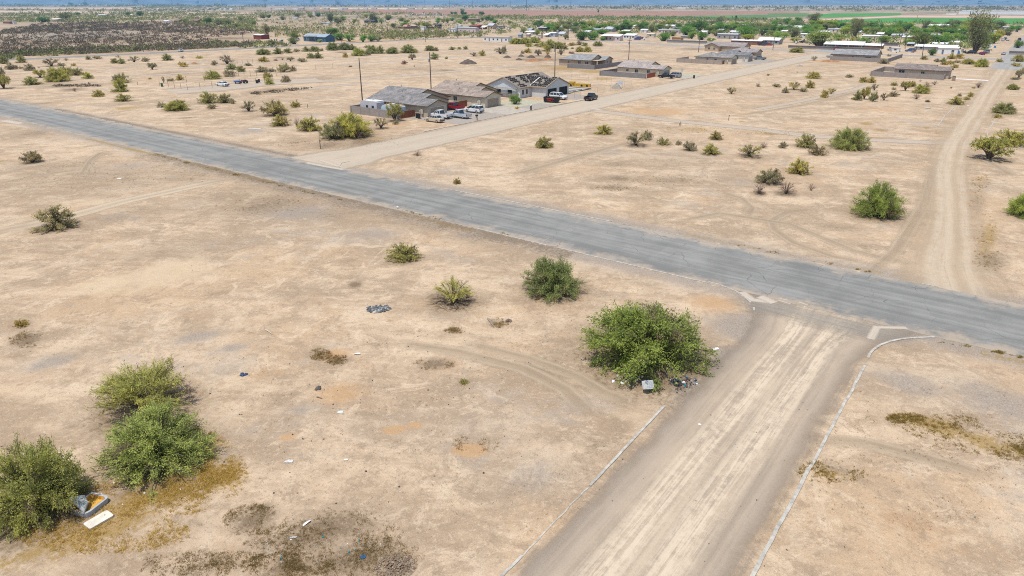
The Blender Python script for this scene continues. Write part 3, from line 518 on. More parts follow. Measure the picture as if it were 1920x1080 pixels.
kerb(wob((22, 5.5), (36.5, 5.58), 14, .03), .08, .34); kerb(wob((36.52, 5.58), (51.6, 5.59), 14, .05), .06, .30)
kerb([at(*p) for p in ((1627, 672), (1631, 664), (1638, 656), (1650, 648), (1668, 641), (1690, 636.5), (1715, 634), (1752, 633))], .08, .32)
kerb(wob((16, 14.98), (21, 15.0), 8, .03), .05, .26); kerb(wob((27.5, 15.02), (37.5, 15.2), 10, .02), .07, .28); kerb(wob((21.1, 15.0), (27.4, 15.04), 12, .05), .03, .13)
kerb(wob((60.25, 50), (60.2, 40), 6, .02), .05, .24); kerb(wob((60.2, 38.5), (60.25, 21.5), 10, .02), .05, .26)
kerb([at(*p) for p in ((1326, 528), (1345, 533), (1362, 539), (1380, 546), (1390, 553))], .05, .2); kerb([at(*p) for p in ((1394, 556), (1402, 563), (1408, 568))], .06, .24); kerb([at(*p) for p in ((1413, 577), (1414, 583))], .06, .3)
kerb(wob((72.3, 64), (72.35, 38.5), 12, .02), .07, .36); kerb(wob((72.3, 37.5), (72.3, 29), 6, .02), .05, .16); kerb(wob((72.4, 4.8), (72.35, 3.2), 3), .05, .2)
for a, c_ in ((230, 206), (202, 193), (187, 181), (177, 170), (168, 165.5), (164, 158)): kerb(wob((72.3, a), (72.35, c_), 5, .03), .08, .42)
kerb(wob((60.3, 225), (60.3, 202), 4, .05), .05, .4)
kerb([at(*p) for p in ((643, 318), (637, 311), (640, 306), (655, 303))], .06, .24)
kerb(wob((105, 101.2), (150, 101.0), 16, .04), .1, .35); kerb(wob((150.4, 101), (175, 100.6), 10, .04), .1, .35); kerb(wob((228, 101.3), (246, 101), 8, .04), .1, .35); kerb(wob((330, 101.5), (360, 101.5), 6), .1, .35)
for a, c_ in (((1790, 200), (1776, 214)), ((1772, 217), (1758, 237)), ((1866, 224), (1856, 242)), ((1853, 246), (1850, 255))): kerb(wob(at(*a), at(*c_), 5, .05), .06, .35)
chalk = dirt_material('caliche_patch', 1.5, (.47, .40, .32), (.56, .48, .385), .6, strength=.85)
CP = 0
for q, wd in (([(1390, 548), (1410, 562), (1445, 566)], 1.3), ([(1425, 556), (1452, 568)], 1.5), ([(1645, 612), (1632, 636)], .9), ([(1648, 614), (1700, 615)], .7), ([(575, 305), (610, 312), (645, 318)], 1.4), ([(600, 300), (635, 312)], 1.2), ([(1462, 560), (1476, 563)], .3), ([(1458, 563), (1482, 570)], .3), ([(1498, 567), (1514, 572)], .35), ([(5, 226), (40, 232)], 3), ([(1108, 203), (1125, 206)], 2.6), ([(1220, 205), (1238, 205)], 1.6)):
    sheet('caliche_patch', [at(*p) for p in q], wd, chalk, .017 + .0006 * CP, seg=.5); CP += 1

# drives and yards
drive_m = mat('drive_concrete', (.38, .335, .275), .9, .16, .8); gravel_y = mat('grey_yard_gravel', (.31, .27, .225), .95, .2, 2.5); greeny = mat('decomposed_granite', (.37, .35, .25), .95, .18, 1.2)
def rect(name, x0, x1, y0, y1, m, z): return polysheet(name, [(x0, y0), (x1, y0), (x1, y1), (x0, y1)], m, z)
rect('driveway', 116.5, 133.8, 101.4, 118.5, gravel_y, .020); rect('driveway', 134.2, 146, 101.4, 116, drive_m, .024); rect('yard', 146.1, 159.5, 101.4, 116, greeny, .022); rect('yard', 146.2, 156, 101.6, 107, gravel_y, .030)
rect('driveway', 168, 178, 102.5, 114, gravel_y, .018)
rect('driveway', 240, 248, 101.3, 110, drive_m, .02); rect('yard', 248.1, 258, 101.3, 112, greeny, .02)
rect('driveway', 309, 318, 101.5, 110, drive_m, .02); rect('yard', 318.1, 348, 101.5, 110, gravel_y, .02)
rect('driveway', 295.4, 298.6, 14.5, 25.5, mat('white_concrete', (.62, .6, .56), .8, .08, 1), .03)
rect('driveway', 365, 371, 83, 96, drive_m, .02)
sheet('yard', [at(*p) for p in ((318, 172), (400, 166), (500, 155), (600, 150))], 22, lane_m, .0085, seg=5)

# far fields
fld_b = mat('ploughed_field', (.30, .165, .105), .95, .2, .02); fld_g = mat('green_field', (.065, .22, .035), .95, .22, .015); fld_o = mat('olive_field', (.10, .18, .05), .95, .25, .012); fld_t = mat('tan_field', (.50, .36, .25), .95, .1, .01)
FZ = [0.0]
def fld(name, px, m, z):
    FZ[0] += .012; z = .04 + FZ[0]
    return polysheet(name, [at(*p) for p in px], m, z)
fld('field', [(470, 19), (560, 18), (860, 18.3), (1200, 20.5), (1500, 21.5), (1500, 24), (1400, 27), (1200, 31), (960, 31), (860, 28), (700, 25), (600, 21.5)], fld_b, .05)
fld('field', [(1100, 31.8), (1200, 31.6), (1330, 29.2), (1500, 26.5), (1560, 26), (1560, 30), (1445, 33), (1400, 37), (1280, 37), (1120, 34.5)], fld_o, .09)
fld('field', [(1560, 25), (1690, 24.6), (1690, 28), (1560, 33), (1530, 33), (1520, 29)], fld_g, .09); fld('field', [(1440, 25.2), (1516, 25), (1516, 30), (1440, 31)], fld_o, .12)
fld('field', [(1545, 39), (1680, 33.4), (1930, 34.8), (2000, 35), (2000, 47), (1900, 46), (1780, 43.5), (1640, 43), (1545, 41)], fld_g, .1)
fld('field', [(1540, 35.5), (1590, 34), (1690, 29), (1960, 30), (1960, 34), (1680, 32.8), (1600, 36), (1545, 38)], fld_t, .11)
fld('field', [(0, 14.2), (250, 14.2), (250, 17), (0, 17)], fld_t, .05); fld('field', [(0, 20), (160, 20.2), (250, 22), (480, 24.5), (480, 27), (330, 26), (0, 23)], fld_t, .05); fld('field', [(310, 31), (480, 31), (480, 34), (310, 34)], fld_t, .05)
fld('field', [(600, 14.5), (830, 15), (830, 17.5), (600, 17)], mat('straw_field', (.55, .42, .22), .95, .1, .01), .05)

# far mountains
def mountains():
    mb = MB(); N = 260; rows = []
    for i in range(N + 1):
        px = -900 + 3720 * i / N; az = math.atan2((px - 960), 1387.)
        d = 9000 / 1.0; prof = 150 + 70 * math.sin(px * .0051 + 1) + 40 * math.sin(px * .013) + 18 * math.sin(px * .041 + 2) + 8 * math.sin(px * .11)
        dip = max(0, 1 - abs(px - 1640) / 75.) + max(0, 1 - abs(px - 1710) / 55.) * .9 + max(0, 1 - abs(px - 1826) / 35.)
        prof = prof * (1 - min(1, dip)) + 44 * min(1, dip)
        prof = max(prof, 42)
        r2 = Vector((math.cos(YAW - az), math.sin(YAW - az), 0))
        rows.append([r2 * d + Vector((0, 0, -1)), r2 * (d + 500) + Vector((0, 0, prof * .28)), r2 * (d + 900) + Vector((0, 0, prof * (.6 + .1 * math.sin(px * .07)))), r2 * (d + 1300) + Vector((0, 0, prof)), r2 * (d + 2600) + Vector((0, 0, -1))])
    for a, c_ in zip(rows[:-1], rows[1:]):
        for k in range(4): mb.face([a[k], c_[k], c_[k + 1], a[k + 1]])
    struct(mb.build('mountains', mat('haze_tinted_rock', (.12, .17, .22), .95, .3, .004), fix=True, smooth=True))  # rock colour carries some of the blue of the haze
mountains()
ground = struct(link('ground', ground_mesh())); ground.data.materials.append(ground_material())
# ---------------------------------------------------------------- plants
def leaf_material(name, trans=.5):
    b = NT(name)
    t = b.attr('tint').outputs['Fac']; oc = b.n('ObjectInfo').outputs['Color']
    dk = b.mix(1.0, oc, (1.25, 1.22, 1.05)); b.t.nodes[-1].blend_type = 'MULTIPLY'
    lt = b.mix(1.0, oc, (2.7, 2.45, 1.9)); b.t.nodes[-1].blend_type = 'MULTIPLY'
    c = b.mix(t, dk, lt)
    c = b.mix(b.step(t, -.3, -.6), c, (.25, .19, .115))
    d = b.bsdf(c, .7, .25); tr = b.n('BsdfTranslucent', {0: c}).outputs[0]
    return b.done(b.n('MixShader', {0: trans, 1: d, 2: tr}).outputs[0])
LEAF = leaf_material('leaves'); TWIG = mat('twig_bark', (.10, .075, .055), .9, .25, 6)
BARK = mat('tree_bark', (.14, .105, .075), .9, .25, 4)
def quads_mesh(name, pos, dr, nr, l, wd, tint, m, tip=.45):
    """many small leaf-sized faces: kite shapes of length l along dr"""
    n = len(pos); dr = dr / np.linalg.norm(dr, axis=1, keepdims=True)
    side = np.cross(dr, nr); side /= np.linalg.norm(side, axis=1, keepdims=True) + 1e-9
    l = l[:, None]; wd = wd[:, None]
    V_ = np.stack([pos, pos + dr * l * tip + side * wd / 2, pos + dr * l, pos + dr * l * tip - side * wd / 2], 1).reshape(-1, 3)
    me = bpy.data.meshes.new(name)
    me.vertices.add(4 * n); me.loops.add(4 * n); me.polygons.add(n)
    me.vertices.foreach_set('co', V_.astype(np.float32).ravel()); me.loops.foreach_set('vertex_index', np.arange(4 * n, dtype=np.int32))
    me.polygons.foreach_set('loop_start', np.arange(n, dtype=np.int32) * 4); me.update(calc_edges=True)
    a = me.attributes.new('tint', 'FLOAT', 'POINT'); a.data.foreach_set('value', np.repeat(tint, 4).astype(np.float32))
    me.materials.append(m); return me
def unit(v): return v / (np.linalg.norm(v, axis=-1, keepdims=True) + 1e-9)
def shrub_meshes(seed, stems, twigs, leaves, leaf_l, leaf_w, spread=(.03, 1.42), base_r=.10, clear=.0, droop=.35, thick=.022, bare=.25, lumps=4, stem_n=4):
    """unit shrub (radius 1, height 1): arching stems from one foot, side twigs, leaf sprays along the twigs"""
    g = np.random.default_rng(seed)
    mb = MB(); pos, dr, tint = [], [], []
    la = g.uniform(0, 2 * math.pi, lumps); le = g.uniform(.2, 1.2, lumps); lw = g.uniform(.9, 1.1, lumps)
    for s in range(stems):
        az = 2 * math.pi * (s + g.uniform(-.4, .4)) / stems * 2.618; el = math.asin(math.sin(spread[0]) + (math.sin(spread[1]) - math.sin(spread[0])) * g.random())
        k = np.argmax(np.cos(la - az) + .5 * np.cos(le - el)); ln = lw[k] * g.uniform(.78, 1.03)
        tipd = np.array([math.cos(az) * math.cos(el), math.sin(az) * math.cos(el), max(.05, math.sin(el))])
        tip = tipd * ln * np.array([1, 1, .98])
        b0 = np.array([math.cos(az), math.sin(az), 0]) * base_r * g.random()
        ctrl = b0 * .6 + np.array([tip[0] * .32, tip[1] * .32, max(tip[2] * .75, (.06 + .22 * g.random() + .3 * math.sin(el)) if clear < .1 else .28 + .25 * g.random()) * (1 + droop * .4)])
        t = np.linspace(0, 1, 7)[:, None]
        cur = (1 - t) ** 2 * b0 + 2 * t * (1 - t) * ctrl + t ** 2 * tip
        mb.tube([tuple(p) for p in cur[::2]], [thick * (1 - .22 * i) for i in range(4)], stem_n, cap=False)
        dead = g.random() < .06; tb = g.normal(0, .2)
        for q in range(twigs):
            tt = bare + (1 - bare) * g.random() ** .8
            i = min(int(tt * 6), 5); fr = tt * 6 - i; p = cur[i] * (1 - fr) + cur[i + 1] * fr; tg = unit(cur[i + 1] - cur[i])
            if p[2] < clear: continue
            d = unit(tg * .9 + g.normal(0, .62, 3) + np.array([0, 0, -.05])); L = g.uniform(.14, .34) * (1.1 - .4 * tt)
            e = p + d * L; e[2] = max(e[2], .03)
            if q % 3 == 0: mb.tube([tuple(p), tuple(e)], [thick * .3, thick * .12], 3, cap=False)
            u = g.random((leaves, 1)); pp = p + (e - p) * u + g.normal(0, .028, (leaves, 3))
            pp[:, 2] = np.maximum(pp[:, 2], .01)
            pos.append(pp); dr.append(unit(d + g.normal(0, .55, (leaves, 3)))); tint.append(np.full(leaves, -1.0) if dead or g.random() < .02 else np.clip(g.normal(.5, .16) + tb + g.normal(0, .2, leaves), 0, 1))
    pos, dr, tint = np.concatenate(pos), np.concatenate(dr), np.concatenate(tint); n = len(pos)
    nr = unit(g.normal(0, 1, (n, 3)) + unit(pos - [0, 0, -.2]) * 1.5)
    fo = quads_mesh('foliage', pos, dr, nr, leaf_l * g.uniform(.6, 1.3, n), leaf_w * g.uniform(.7, 1.3, n), tint, LEAF)
    return fo, mb.mesh('stems', TWIG)
PROTO = {
 'mound0': shrub_meshes(1, 90, 15, 32, .042, .0155), 'mound1': shrub_meshes(2, 90, 15, 32, .044, .0150, spread=(.02, 1.5), lumps=6), 'mound2': shrub_meshes(3, 86, 15, 32, .042, .0155, lumps=5),
 'feather': shrub_meshes(4, 56, 13, 20, .075, .013, spread=(.3, 1.4), bare=.38, droop=.1, thick=.016), 'broom': shrub_meshes(5, 26, 10, 16, .085, .014, spread=(.55, 1.45), bare=.5, droop=0, thick=.026),
 'bush0': shrub_meshes(6, 34, 12, 14, .09, .036, spread=(.02, 1.45), lumps=5, bare=.2), 'bush1': shrub_meshes(7, 36, 12, 14, .09, .036, spread=(.02, 1.5), bare=.2), 'bush2': shrub_meshes(8, 30, 11, 13, .10, .032, spread=(.25, 1.5), bare=.3, droop=.15), 'bush3': shrub_meshes(9, 24, 9, 11, .13, .05, lumps=3, spread=(.02, 1.45), bare=.2),
 'tree0': shrub_meshes(10, 22, 13, 12, .10, .042, spread=(.35, 1.2), base_r=.05, clear=.36, bare=.5, droop=.5, thick=.035), 'tree1': shrub_meshes(12, 18, 9, 10, .10, .036, spread=(.25, 1.2), base_r=.06, clear=.22, bare=.45, droop=.4, thick=.034),
 'dry0': shrub_meshes(13, 30, 8, 3, .11, .014, spread=(.3, 1.4), bare=.3, thick=.02), 'dry1': shrub_meshes(14, 30, 8, 4, .12, .018, spread=(.1, 1.3), bare=.2, thick=.022),
}
NAMEOF = {'tree0': 'desert_tree', 'tree1': 'desert_tree', 'dry0': 'dead_shrub', 'dry1': 'dead_shrub'}
NEED = []     # plants whose labels are worked out from the landmarks round them, once everything stands
PX = {}       # photograph pixel of each thing, for those labels
def put_shrub(px, base, wpx, top, kind, tone, label):
    x, y, Rr, H = spot(px, base, wpx, top)
    nm = NAMEOF.get(kind, 'desert_bush'); fo, stm = PROTO[kind]
    cat_ = {'desert_tree': 'tree', 'dead_shrub': 'shrub'}.get(nm, 'bush')
    r = thing(nm, label or '-', cat_, (x, y, -.02), random.uniform(0, 6.28))
    nr_ = .95 if wpx > 80 else 1.05; r.scale = (Rr * nr_, Rr * nr_ * random.uniform(.97, 1.05), H * nr_)
    v = random.uniform(.9, 1.1); v *= 1.3 if kind[:3] in ('mou', 'fea', 'bro') else (1.0 if kind[:3] == 'dry' else 1.18); wm = 1.06 if kind[:3] in ('mou', 'fea', 'bro') else 1.12; c4 = (tone[0] * v * wm * random.uniform(.96, 1.04), tone[1] * v, tone[2] * v * wm * 1.08, 1)
    f = link('foliage', fo, r); f.color = c4; s_ = link('stems', stm, r)
    PX[r.name] = (px, base, wpx)
    if not label: NEED.append((r, tone, wpx, base - top, kind))
    return r
for q in SH: put_shrub(*q)
# ring of dead twigs round the open bush
def twig_ring(px, py, wpx, label):
    x, y, Rr, H = spot(px, py, wpx, py - 10); g = random.Random(5); mb = MB()
    for i in range(190):
        a = g.uniform(0, 6.28); r0 = g.uniform(.1, .75) * Rr; r1 = r0 + g.uniform(.3, .8); z = g.uniform(.02, .25)
        b2 = a + g.uniform(-.5, .5)
        mb.tube([(x + r0 * math.cos(a), y + r0 * math.sin(a), .02), (x + r1 * math.cos(b2), y + r1 * math.sin(b2), z)], [.018, .006], 3, cap=False)
    stuff(mb.build('dead_twigs', TWIG), label, 'dead twigs')
twig_ring(851, 582, 100, 'fallen dead twigs ringing the foot of the open yellow-green bush')
# ---------------------------------------------------------------- houses
def roof_mat(name, c0, c1, tile=(.34, .42), bump=.5):
    if name in _mats: return _mats[name]
    b = NT(name); tc = b.n('TexCoord').outputs['Object']
    br = b.n('TexBrick', {'Vector': tc, 'Color1': c0, 'Color2': c1, 'Mortar': tuple(k * .35 for k in c0), 'Scale': 1.0, 'Mortar Size': .028, 'Bias': 0.0, 'Brick Width': tile[0], 'Row Height': tile[1]}, offset=.5)
    n_ = b.noise(tc, .55, 4, .7)
    c = b.mix(b.math('MULTIPLY', b.step(n_, .42, .64), .45), br.outputs[0], tuple(k * 1.5 for k in c1))
    c = b.mix(b.math('MULTIPLY', b.step(b.noise(tc, .8, 3, .6), .55, .66), .4), c, tuple(k * .62 for k in c0))
    bp = b.n('Bump', {'Strength': bump, 'Distance': .06, 'Height': br.outputs[1]}, invert=True).outputs[0]
    _mats[name] = b.done(b.bsdf(c, .85, .2, normal=bp)); return _mats[name]
def block_mat(name, c, w_=.4, h_=.2):
    if name in _mats: return _mats[name]
    b = NT(name); tc = b.n('TexCoord').outputs['Object']; sp = b.n('SeparateXYZ', {0: tc})
    v = b.n('CombineXYZ', {0: b.math('ADD', sp.outputs[0], sp.outputs[1]), 1: sp.outputs[2], 2: 0.0}).outputs[0]
    br = b.n('TexBrick', {'Vector': v, 'Color1': tuple(k * .9 for k in c), 'Color2': tuple(k * 1.08 for k in c), 'Mortar': tuple(k * .72 for k in c), 'Scale': 1.0, 'Mortar Size': .012, 'Brick Width': w_, 'Row Height': h_}, offset=.5)
    cc = b.mix(b.math('MULTIPLY', b.step(b.noise(tc, .5, 4), .4, .7), .35), br.outputs[0], tuple(k * .78 for k in c))
    _mats[name] = b.done(b.bsdf(cc, .9, .15)); return _mats[name]
GLASS = mat('window_glass', (.035, .05, .055), .12, .2, .5, spec=.6); TRIM = mat('white_trim', (.62, .60, .55), .7, .06, 3)
FASCIA = mat('dark_fascia', (.13, .095, .075), .8, .15, 3); STEEL = mat('grey_metal', (.34, .35, .35), .5, .12, 3, metallic=.4)
def part(name, mb, mats, root, parent=None, smooth=False, fix=False):
    """mesh built in world coordinates, hung under its thing"""
    lx, ly, lz = root.location
    mb.v = [(x - lx, y - ly, z - lz) for x, y, z in mb.v]
    return mb.build(name, mats, parent or root, smooth=smooth, fix=fix)
def block(W, Rf, x0, x1, y0, y1, eave, pitch, axis='y', oh=.45, hip=(0, 0), drop=0.0, th=.14, Fs=None):
    """one rectangular wing: walls with gables into W, tiled slopes into Rf. axis = ridge direction; hip=(low end, high end)"""
    if axis == 'x':
        sw = lambda p: (p[1], p[0], p[2])
        a0, a1, b0, b1 = y0, y1, x0, x1
    else:
        sw = lambda p: p
        a0, a1, b0, b1 = x0, x1, y0, y1
    fl = axis == 'x'
    def F(mb, pts):
        q = [sw(p) for p in pts]; mb.face(q[::-1] if fl else q)
    m = (a0 + a1) / 2; hw = (a1 - a0) / 2; zr = eave + pitch * hw - drop; ze = eave - drop
    F(W, [(a0, b1, 0), (a0, b0, 0), (a0, b0, ze), (a0, b1, ze)]); F(W, [(a1, b0, 0), (a1, b1, 0), (a1, b1, ze), (a1, b0, ze)])
    for e, b_ in enumerate((b0, b1)):
        pts = [(a0, b_, 0), (a1, b_, 0), (a1, b_, ze)] + ([] if hip[e] else [(m, b_, zr - .02)]) + [(a0, b_, ze)]
        F(W, pts if e == 0 else pts[::-1])
    o = oh; el = ze - pitch * o; r0 = b0 + (hw * 1.0 if hip[0] else -o); r1 = b1 - (hw * 1.0 if hip[1] else -o)
    L, H_ = b0 - o, b1 + o; t = th
    A = [(a0 - o, L, el), (a0 - o, H_, el), (m, r1, zr), (m, r0, zr)]; B = [(a1 + o, H_, el), (a1 + o, L, el), (m, r0, zr), (m, r1, zr)]
    up = lambda p: (p[0], p[1], p[2] + t)
    for S in (A, B):
        F(Rf, [up(p) for p in S][::-1]); F(Rf, S)
    if hip[0]: S = [(a1 + o, L, el), (a0 - o, L, el), (m, r0, zr)]; F(Rf, [up(p) for p in S][::-1]); F(Rf, S)
    if hip[1]: S = [(a0 - o, H_, el), (a1 + o, H_, el), (m, r1, zr)]; F(Rf, [up(p) for p in S][::-1]); F(Rf, S)
    E_ = Fs or Rf; g = .015
    def edge(p, q, n): # fascia board
        p2, q2 = tuple(p[i] + n[i] * g for i in range(3)), tuple(q[i] + n[i] * g for i in range(3))
        lo = lambda s: (s[0], s[1], s[2] - .05); hi = lambda s: (s[0], s[1], s[2] + t + .01)
        F(E_, [lo(p2), lo(q2), hi(q2), hi(p2)])
    edge((a0 - o, H_, el), (a0 - o, L, el), (-1, 0, 0)); edge((a1 + o, L, el), (a1 + o, H_, el), (1, 0, 0))
    if not hip[0]: edge((a0 - o, L, el), (m, L, zr), (0, -1, 0)); edge((m, L, zr), (a1 + o, L, el), (0, -1, 0))
    else: edge((a0 - o, L, el), (a1 + o, L, el), (0, -1, 0))
    if not hip[1]: edge((m, H_, zr), (a0 - o, H_, el), (0, 1, 0)); edge((a1 + o, H_, el), (m, H_, zr), (0, 1, 0))
    else: edge((a1 + o, H_, el), (a0 - o, H_, el), (0, 1, 0))
def window(root, x, y, z0, wd, h, face='x', parent=None, frame=None):
    """window on a wall facing -X ('x', centre y) or -Y ('y', centre x)"""
    f = MB(); g = MB(); t = .06
    def bx(mb, s0, s1, za, zb, d0, d1):
        if face == 'x': mb.box(x - d1, x - d0, y + s0, y + s1, za, zb)
        else: mb.box(x + s0, x + s1, y - d1, y - d0, za, zb)
    hw = wd / 2
    bx(f, -hw - t, -hw, z0 - t, z0 + h + t, .0, .06); bx(f, hw, hw + t, z0 - t, z0 + h + t, .0, .06)
    bx(f, -hw, hw, z0 - t, z0, .0, .06); bx(f, -hw, hw, z0 + h, z0 + h + t, .0, .06); bx(f, -.025, .025, z0, z0 + h, .022, .055)
    bx(g, -hw, hw, z0, z0 + h, .004, .02)
    w_ = part('window', f, frame or TRIM, root, parent); part('pane', g, GLASS, root, w_)
def garage_door(root, xc, y, wd, h, m, trim):
    f = MB(); d = MB()
    f.box(xc - wd / 2 - .12, xc - wd / 2, y - .07, y - .003, 0, h + .12); f.box(xc + wd / 2, xc + wd / 2 + .12, y - .07, y - .003, 0, h + .12); f.box(xc - wd / 2, xc + wd / 2, y - .07, y - .003, h, h + .12)
    n = 4
    for i in range(n): d.box(xc - wd / 2, xc + wd / 2, y - .05, y - .004, h * i / n + .012, h * (i + 1) / n - .012)
    d.box(xc - wd / 2, xc + wd / 2, y - .03, y - .006, .0, h)
    o = part('garage_door', d, m, root); part('door_frame', f, trim, root, o)
def tract(label, u0, vf, depth, vb, wall, roof, eave=2.75, pitch=.31, gw=7, gl=8, mid=True, hip=(0, 0), door=None, wins=(), meter=True, split=None, group=None):
    """L-shaped single-storey tract house: main wing behind, garage wing towards the street (low Y)"""
    r = thing('tan_house', label, 'house', (u0, vf, 0), 0, group)
    W, Rf, Fs = MB(), MB(), MB(); sp = split or (vf + gl)
    block(W, Rf, u0, u0 + depth, sp, vb, eave, pitch, 'y', hip=hip, Fs=Fs)
    if mid: block(W, Rf, u0 + .03, u0 + depth * .72, sp - 3.4, sp + .5, eave, pitch, 'y', drop=.015, Fs=Fs)
    block(W, Rf, u0 + .06, u0 + gw, vf, sp + .4, eave, pitch, 'y', drop=.03, Fs=Fs)
    part('wall', W, wall, r); rf = part('roof', Rf, roof, r); part('fascia', Fs, FASCIA, r, rf)
    v = MB()
    for i in range(3):
        a, b_ = u0 + depth * (.18 + .16 * i), sp + (vb - sp) * (.25 + .22 * i)
        z = eave + pitch * min(a - u0, depth - (a - u0)); v.tube([(a, b_, z), (a, b_, z + .55)], .09, 6); v.tube([(a, b_, z + .5), (a, b_, z + .6)], .13, 6)
    part('roof_vent', v, STEEL, r, rf)
    garage_door(r, u0 + gw / 2, vf, gw - 1.9, 2.2, door or mat('garage_door_tan', (.33, .255, .185), .7, .06, 1), TRIM)
    for (yy, z0, wd, h) in wins: window(r, u0, yy, z0, wd, h)
    if meter:
        m = MB(); m.box(u0 - .28, u0 - .002, vf + 1.3, vf + 1.95, .85, 1.95); m.tube([(u0 - .1, vf + 2.2, 0), (u0 - .1, vf + 2.2, 1.5)], .05, 6); m.box(u0 - .2, u0 - .002, vf + 2.1, vf + 2.4, 1.2, 1.7)
        part('meter_box', m, mat('meter_beige', (.50, .45, .36), .6, .06, 3), r)
    return r
WALL_B = mat('beige_stucco', (.47, .385, .28), .92, .08, .7); WALL_C = mat('cream_stucco', (.58, .50, .37), .92, .07, .7); WALL_T = mat('tan_stucco', (.42, .325, .225), .92, .08, .7); WALL_W = mat('white_stucco', (.60, .585, .54), .92, .06, .7)
RF_GREY = roof_mat('grey_tile', (.16, .152, .147), (.25, .232, .22)); RF_TAN = roof_mat('tan_tile', (.25, .20, .165), (.335, .27, .22)); RF_MIX = roof_mat('mottled_tile', (.25, .24, .235), (.37, .30, .26), (1.1, .5))
RF_DK = roof_mat('slate_tile', (.16, .165, .165), (.21, .21, .205)); RF_BR = roof_mat('brown_tile', (.20, .165, .145), (.245, .20, .175)); RF_PK = roof_mat('dusty_tile', (.27, .23, .215), (.31, .27, .25)); RF_LT = roof_mat('pale_tile', (.24, .24, .235), (.29, .285, .275))
HG = 'tan single-storey houses on the graded street'
tract('tan house with grey tiled roof and a white pickup parked at its garage', 119.2, 113.4, 16, 133.6, WALL_B, RF_GREY, mid=True, split=121.0, gw=6.8)
tract('cream house with tan tiled roof next to the house under construction', 139.8, 112.7, 15, 132.2, WALL_C, RF_TAN, split=120.6, gw=6.6, wins=((126.8, 1.1, 1.5, 1.15), (122.7, 1.1, 1.2, 1.15)))
r5 = tract('cream house with mottled tile roof and a dark pickup at its garage', 239.6, 110.4, 12.5, 128.8, WALL_C, RF_MIX, split=117.0, gw=6.6, mid=False, wins=((124.6, 1.3, .9, .8), (120.9, 1.1, 1.2, 1.1), (116, 1.1, 1.0, 1.1)))
tract('tan house with grey hipped roof behind the long panelled block wall', 309, 110.5, 10.5, 127, WALL_C, roof_mat('ash_tile', (.225, .21, .20), (.275, .25, .235)), split=116, gw=7.2, mid=False, hip=(1, 1), wins=((121.4, 1.4, .7, .7), (117.6, 1.1, 1.0, 1.0)))
tract('white house with dark slate roof beside the grey hipped roof house', 327.6, 109.5, 10.5, 126, WALL_W, RF_DK, split=116, gw=7.0, mid=False, hip=(0, 1), wins=((114.5, 1.0, .9, 1.1),))
tract('tan house with pinkish dusty roof, blue-grey pickup parked in front', 351, 113.5, 11.0, 128.5, WALL_T, RF_PK, split=119.5, gw=8.0, mid=False, hip=(0, 1), meter=False)
tract('tan house with brown roof inside the pilastered block wall by the lane', 294, 26.4, 9.6, 43.8, WALL_B, RF_BR, split=31.4, gw=7.0, mid=False, wins=((41.4, 1.2, 1.9, 1.1), (34.6, 1.1, 1.1, 1.1)), meter=False, pitch=.30)
# house seen from its yard side
r = thing('tan_house', 'tan house with grey roof and rear porch inside a low grey wall', 'house', (260, 152, 0)); W, Rf, Fs = MB(), MB(), MB()
block(W, Rf, 260.2, 270.4, 152.6, 168.4, 2.75, .38, 'y', hip=(0, 1), Fs=Fs); block(W, Rf, 266.6, 272.8, 149.4, 153.4, 2.75, .38, 'y', drop=.02, Fs=Fs)
part('wall', W, mat('brown_stucco', (.40, .31, .225), .92, .08, .7), r); rf = part('roof', Rf, RF_LT, r); part('fascia', Fs, FASCIA, r, rf)
for y_, w_ in ((163.6, .8), (158.2, 1.5), (154.6, 1.7)): window(r, 260.2, y_, 1.1, w_, 1.1)
window(r, 268.3, 149.4, 1.1, .8, 1.2, 'y'); window(r, 271.0, 149.4, 1.1, .8, 1.2, 'y')
p = MB(); p.box(260.6, 261.0, 149.6, 150.0, 0, 2.6); p.box(260.5, 266.5, 149.5, 152.5, 2.6, 2.72); part('porch', p, WALL_B, r)
r = thing('tan_house', 'tan house with twin dark windows in the gable facing the graded street', 'house', (389, 134, 0)); W, Rf, Fs = MB(), MB(), MB()
block(W, Rf, 392, 402, 134, 156, 2.75, .36, 'y', Fs=Fs); block(W, Rf, 388.5, 396.5, 146.8, 154.8, 2.75, .40, 'x', drop=.02, Fs=Fs)
part('wall', W, WALL_T, r); rf = part('roof', Rf, RF_PK, r); part('fascia', Fs, FASCIA, r, rf)
for y_ in (152.2, 149.2): window(r, 388.5, y_, 1.0, 1.2, 1.1)
r = thing('tan_house', 'tan house with plain pale grey gable roof, silver pickup at its end', 'house', (362.6, 62.6, 0)); W, Rf, Fs = MB(), MB(), MB()
block(W, Rf, 362.8, 373.5, 62.6, 81.4, 2.75, .36, 'y', Fs=Fs)
part('wall', W, WALL_B, r); rf = part('roof', Rf, RF_LT, r); part('fascia', Fs, FASCIA, r, rf); window(r, 362.8, 66.0, 1.0, 2.6, 1.1); window(r, 362.8, 72.5, 1.3, .8, .7); window(r, 364.8, 62.6, 1.0, 1.0, 1.2, 'y')

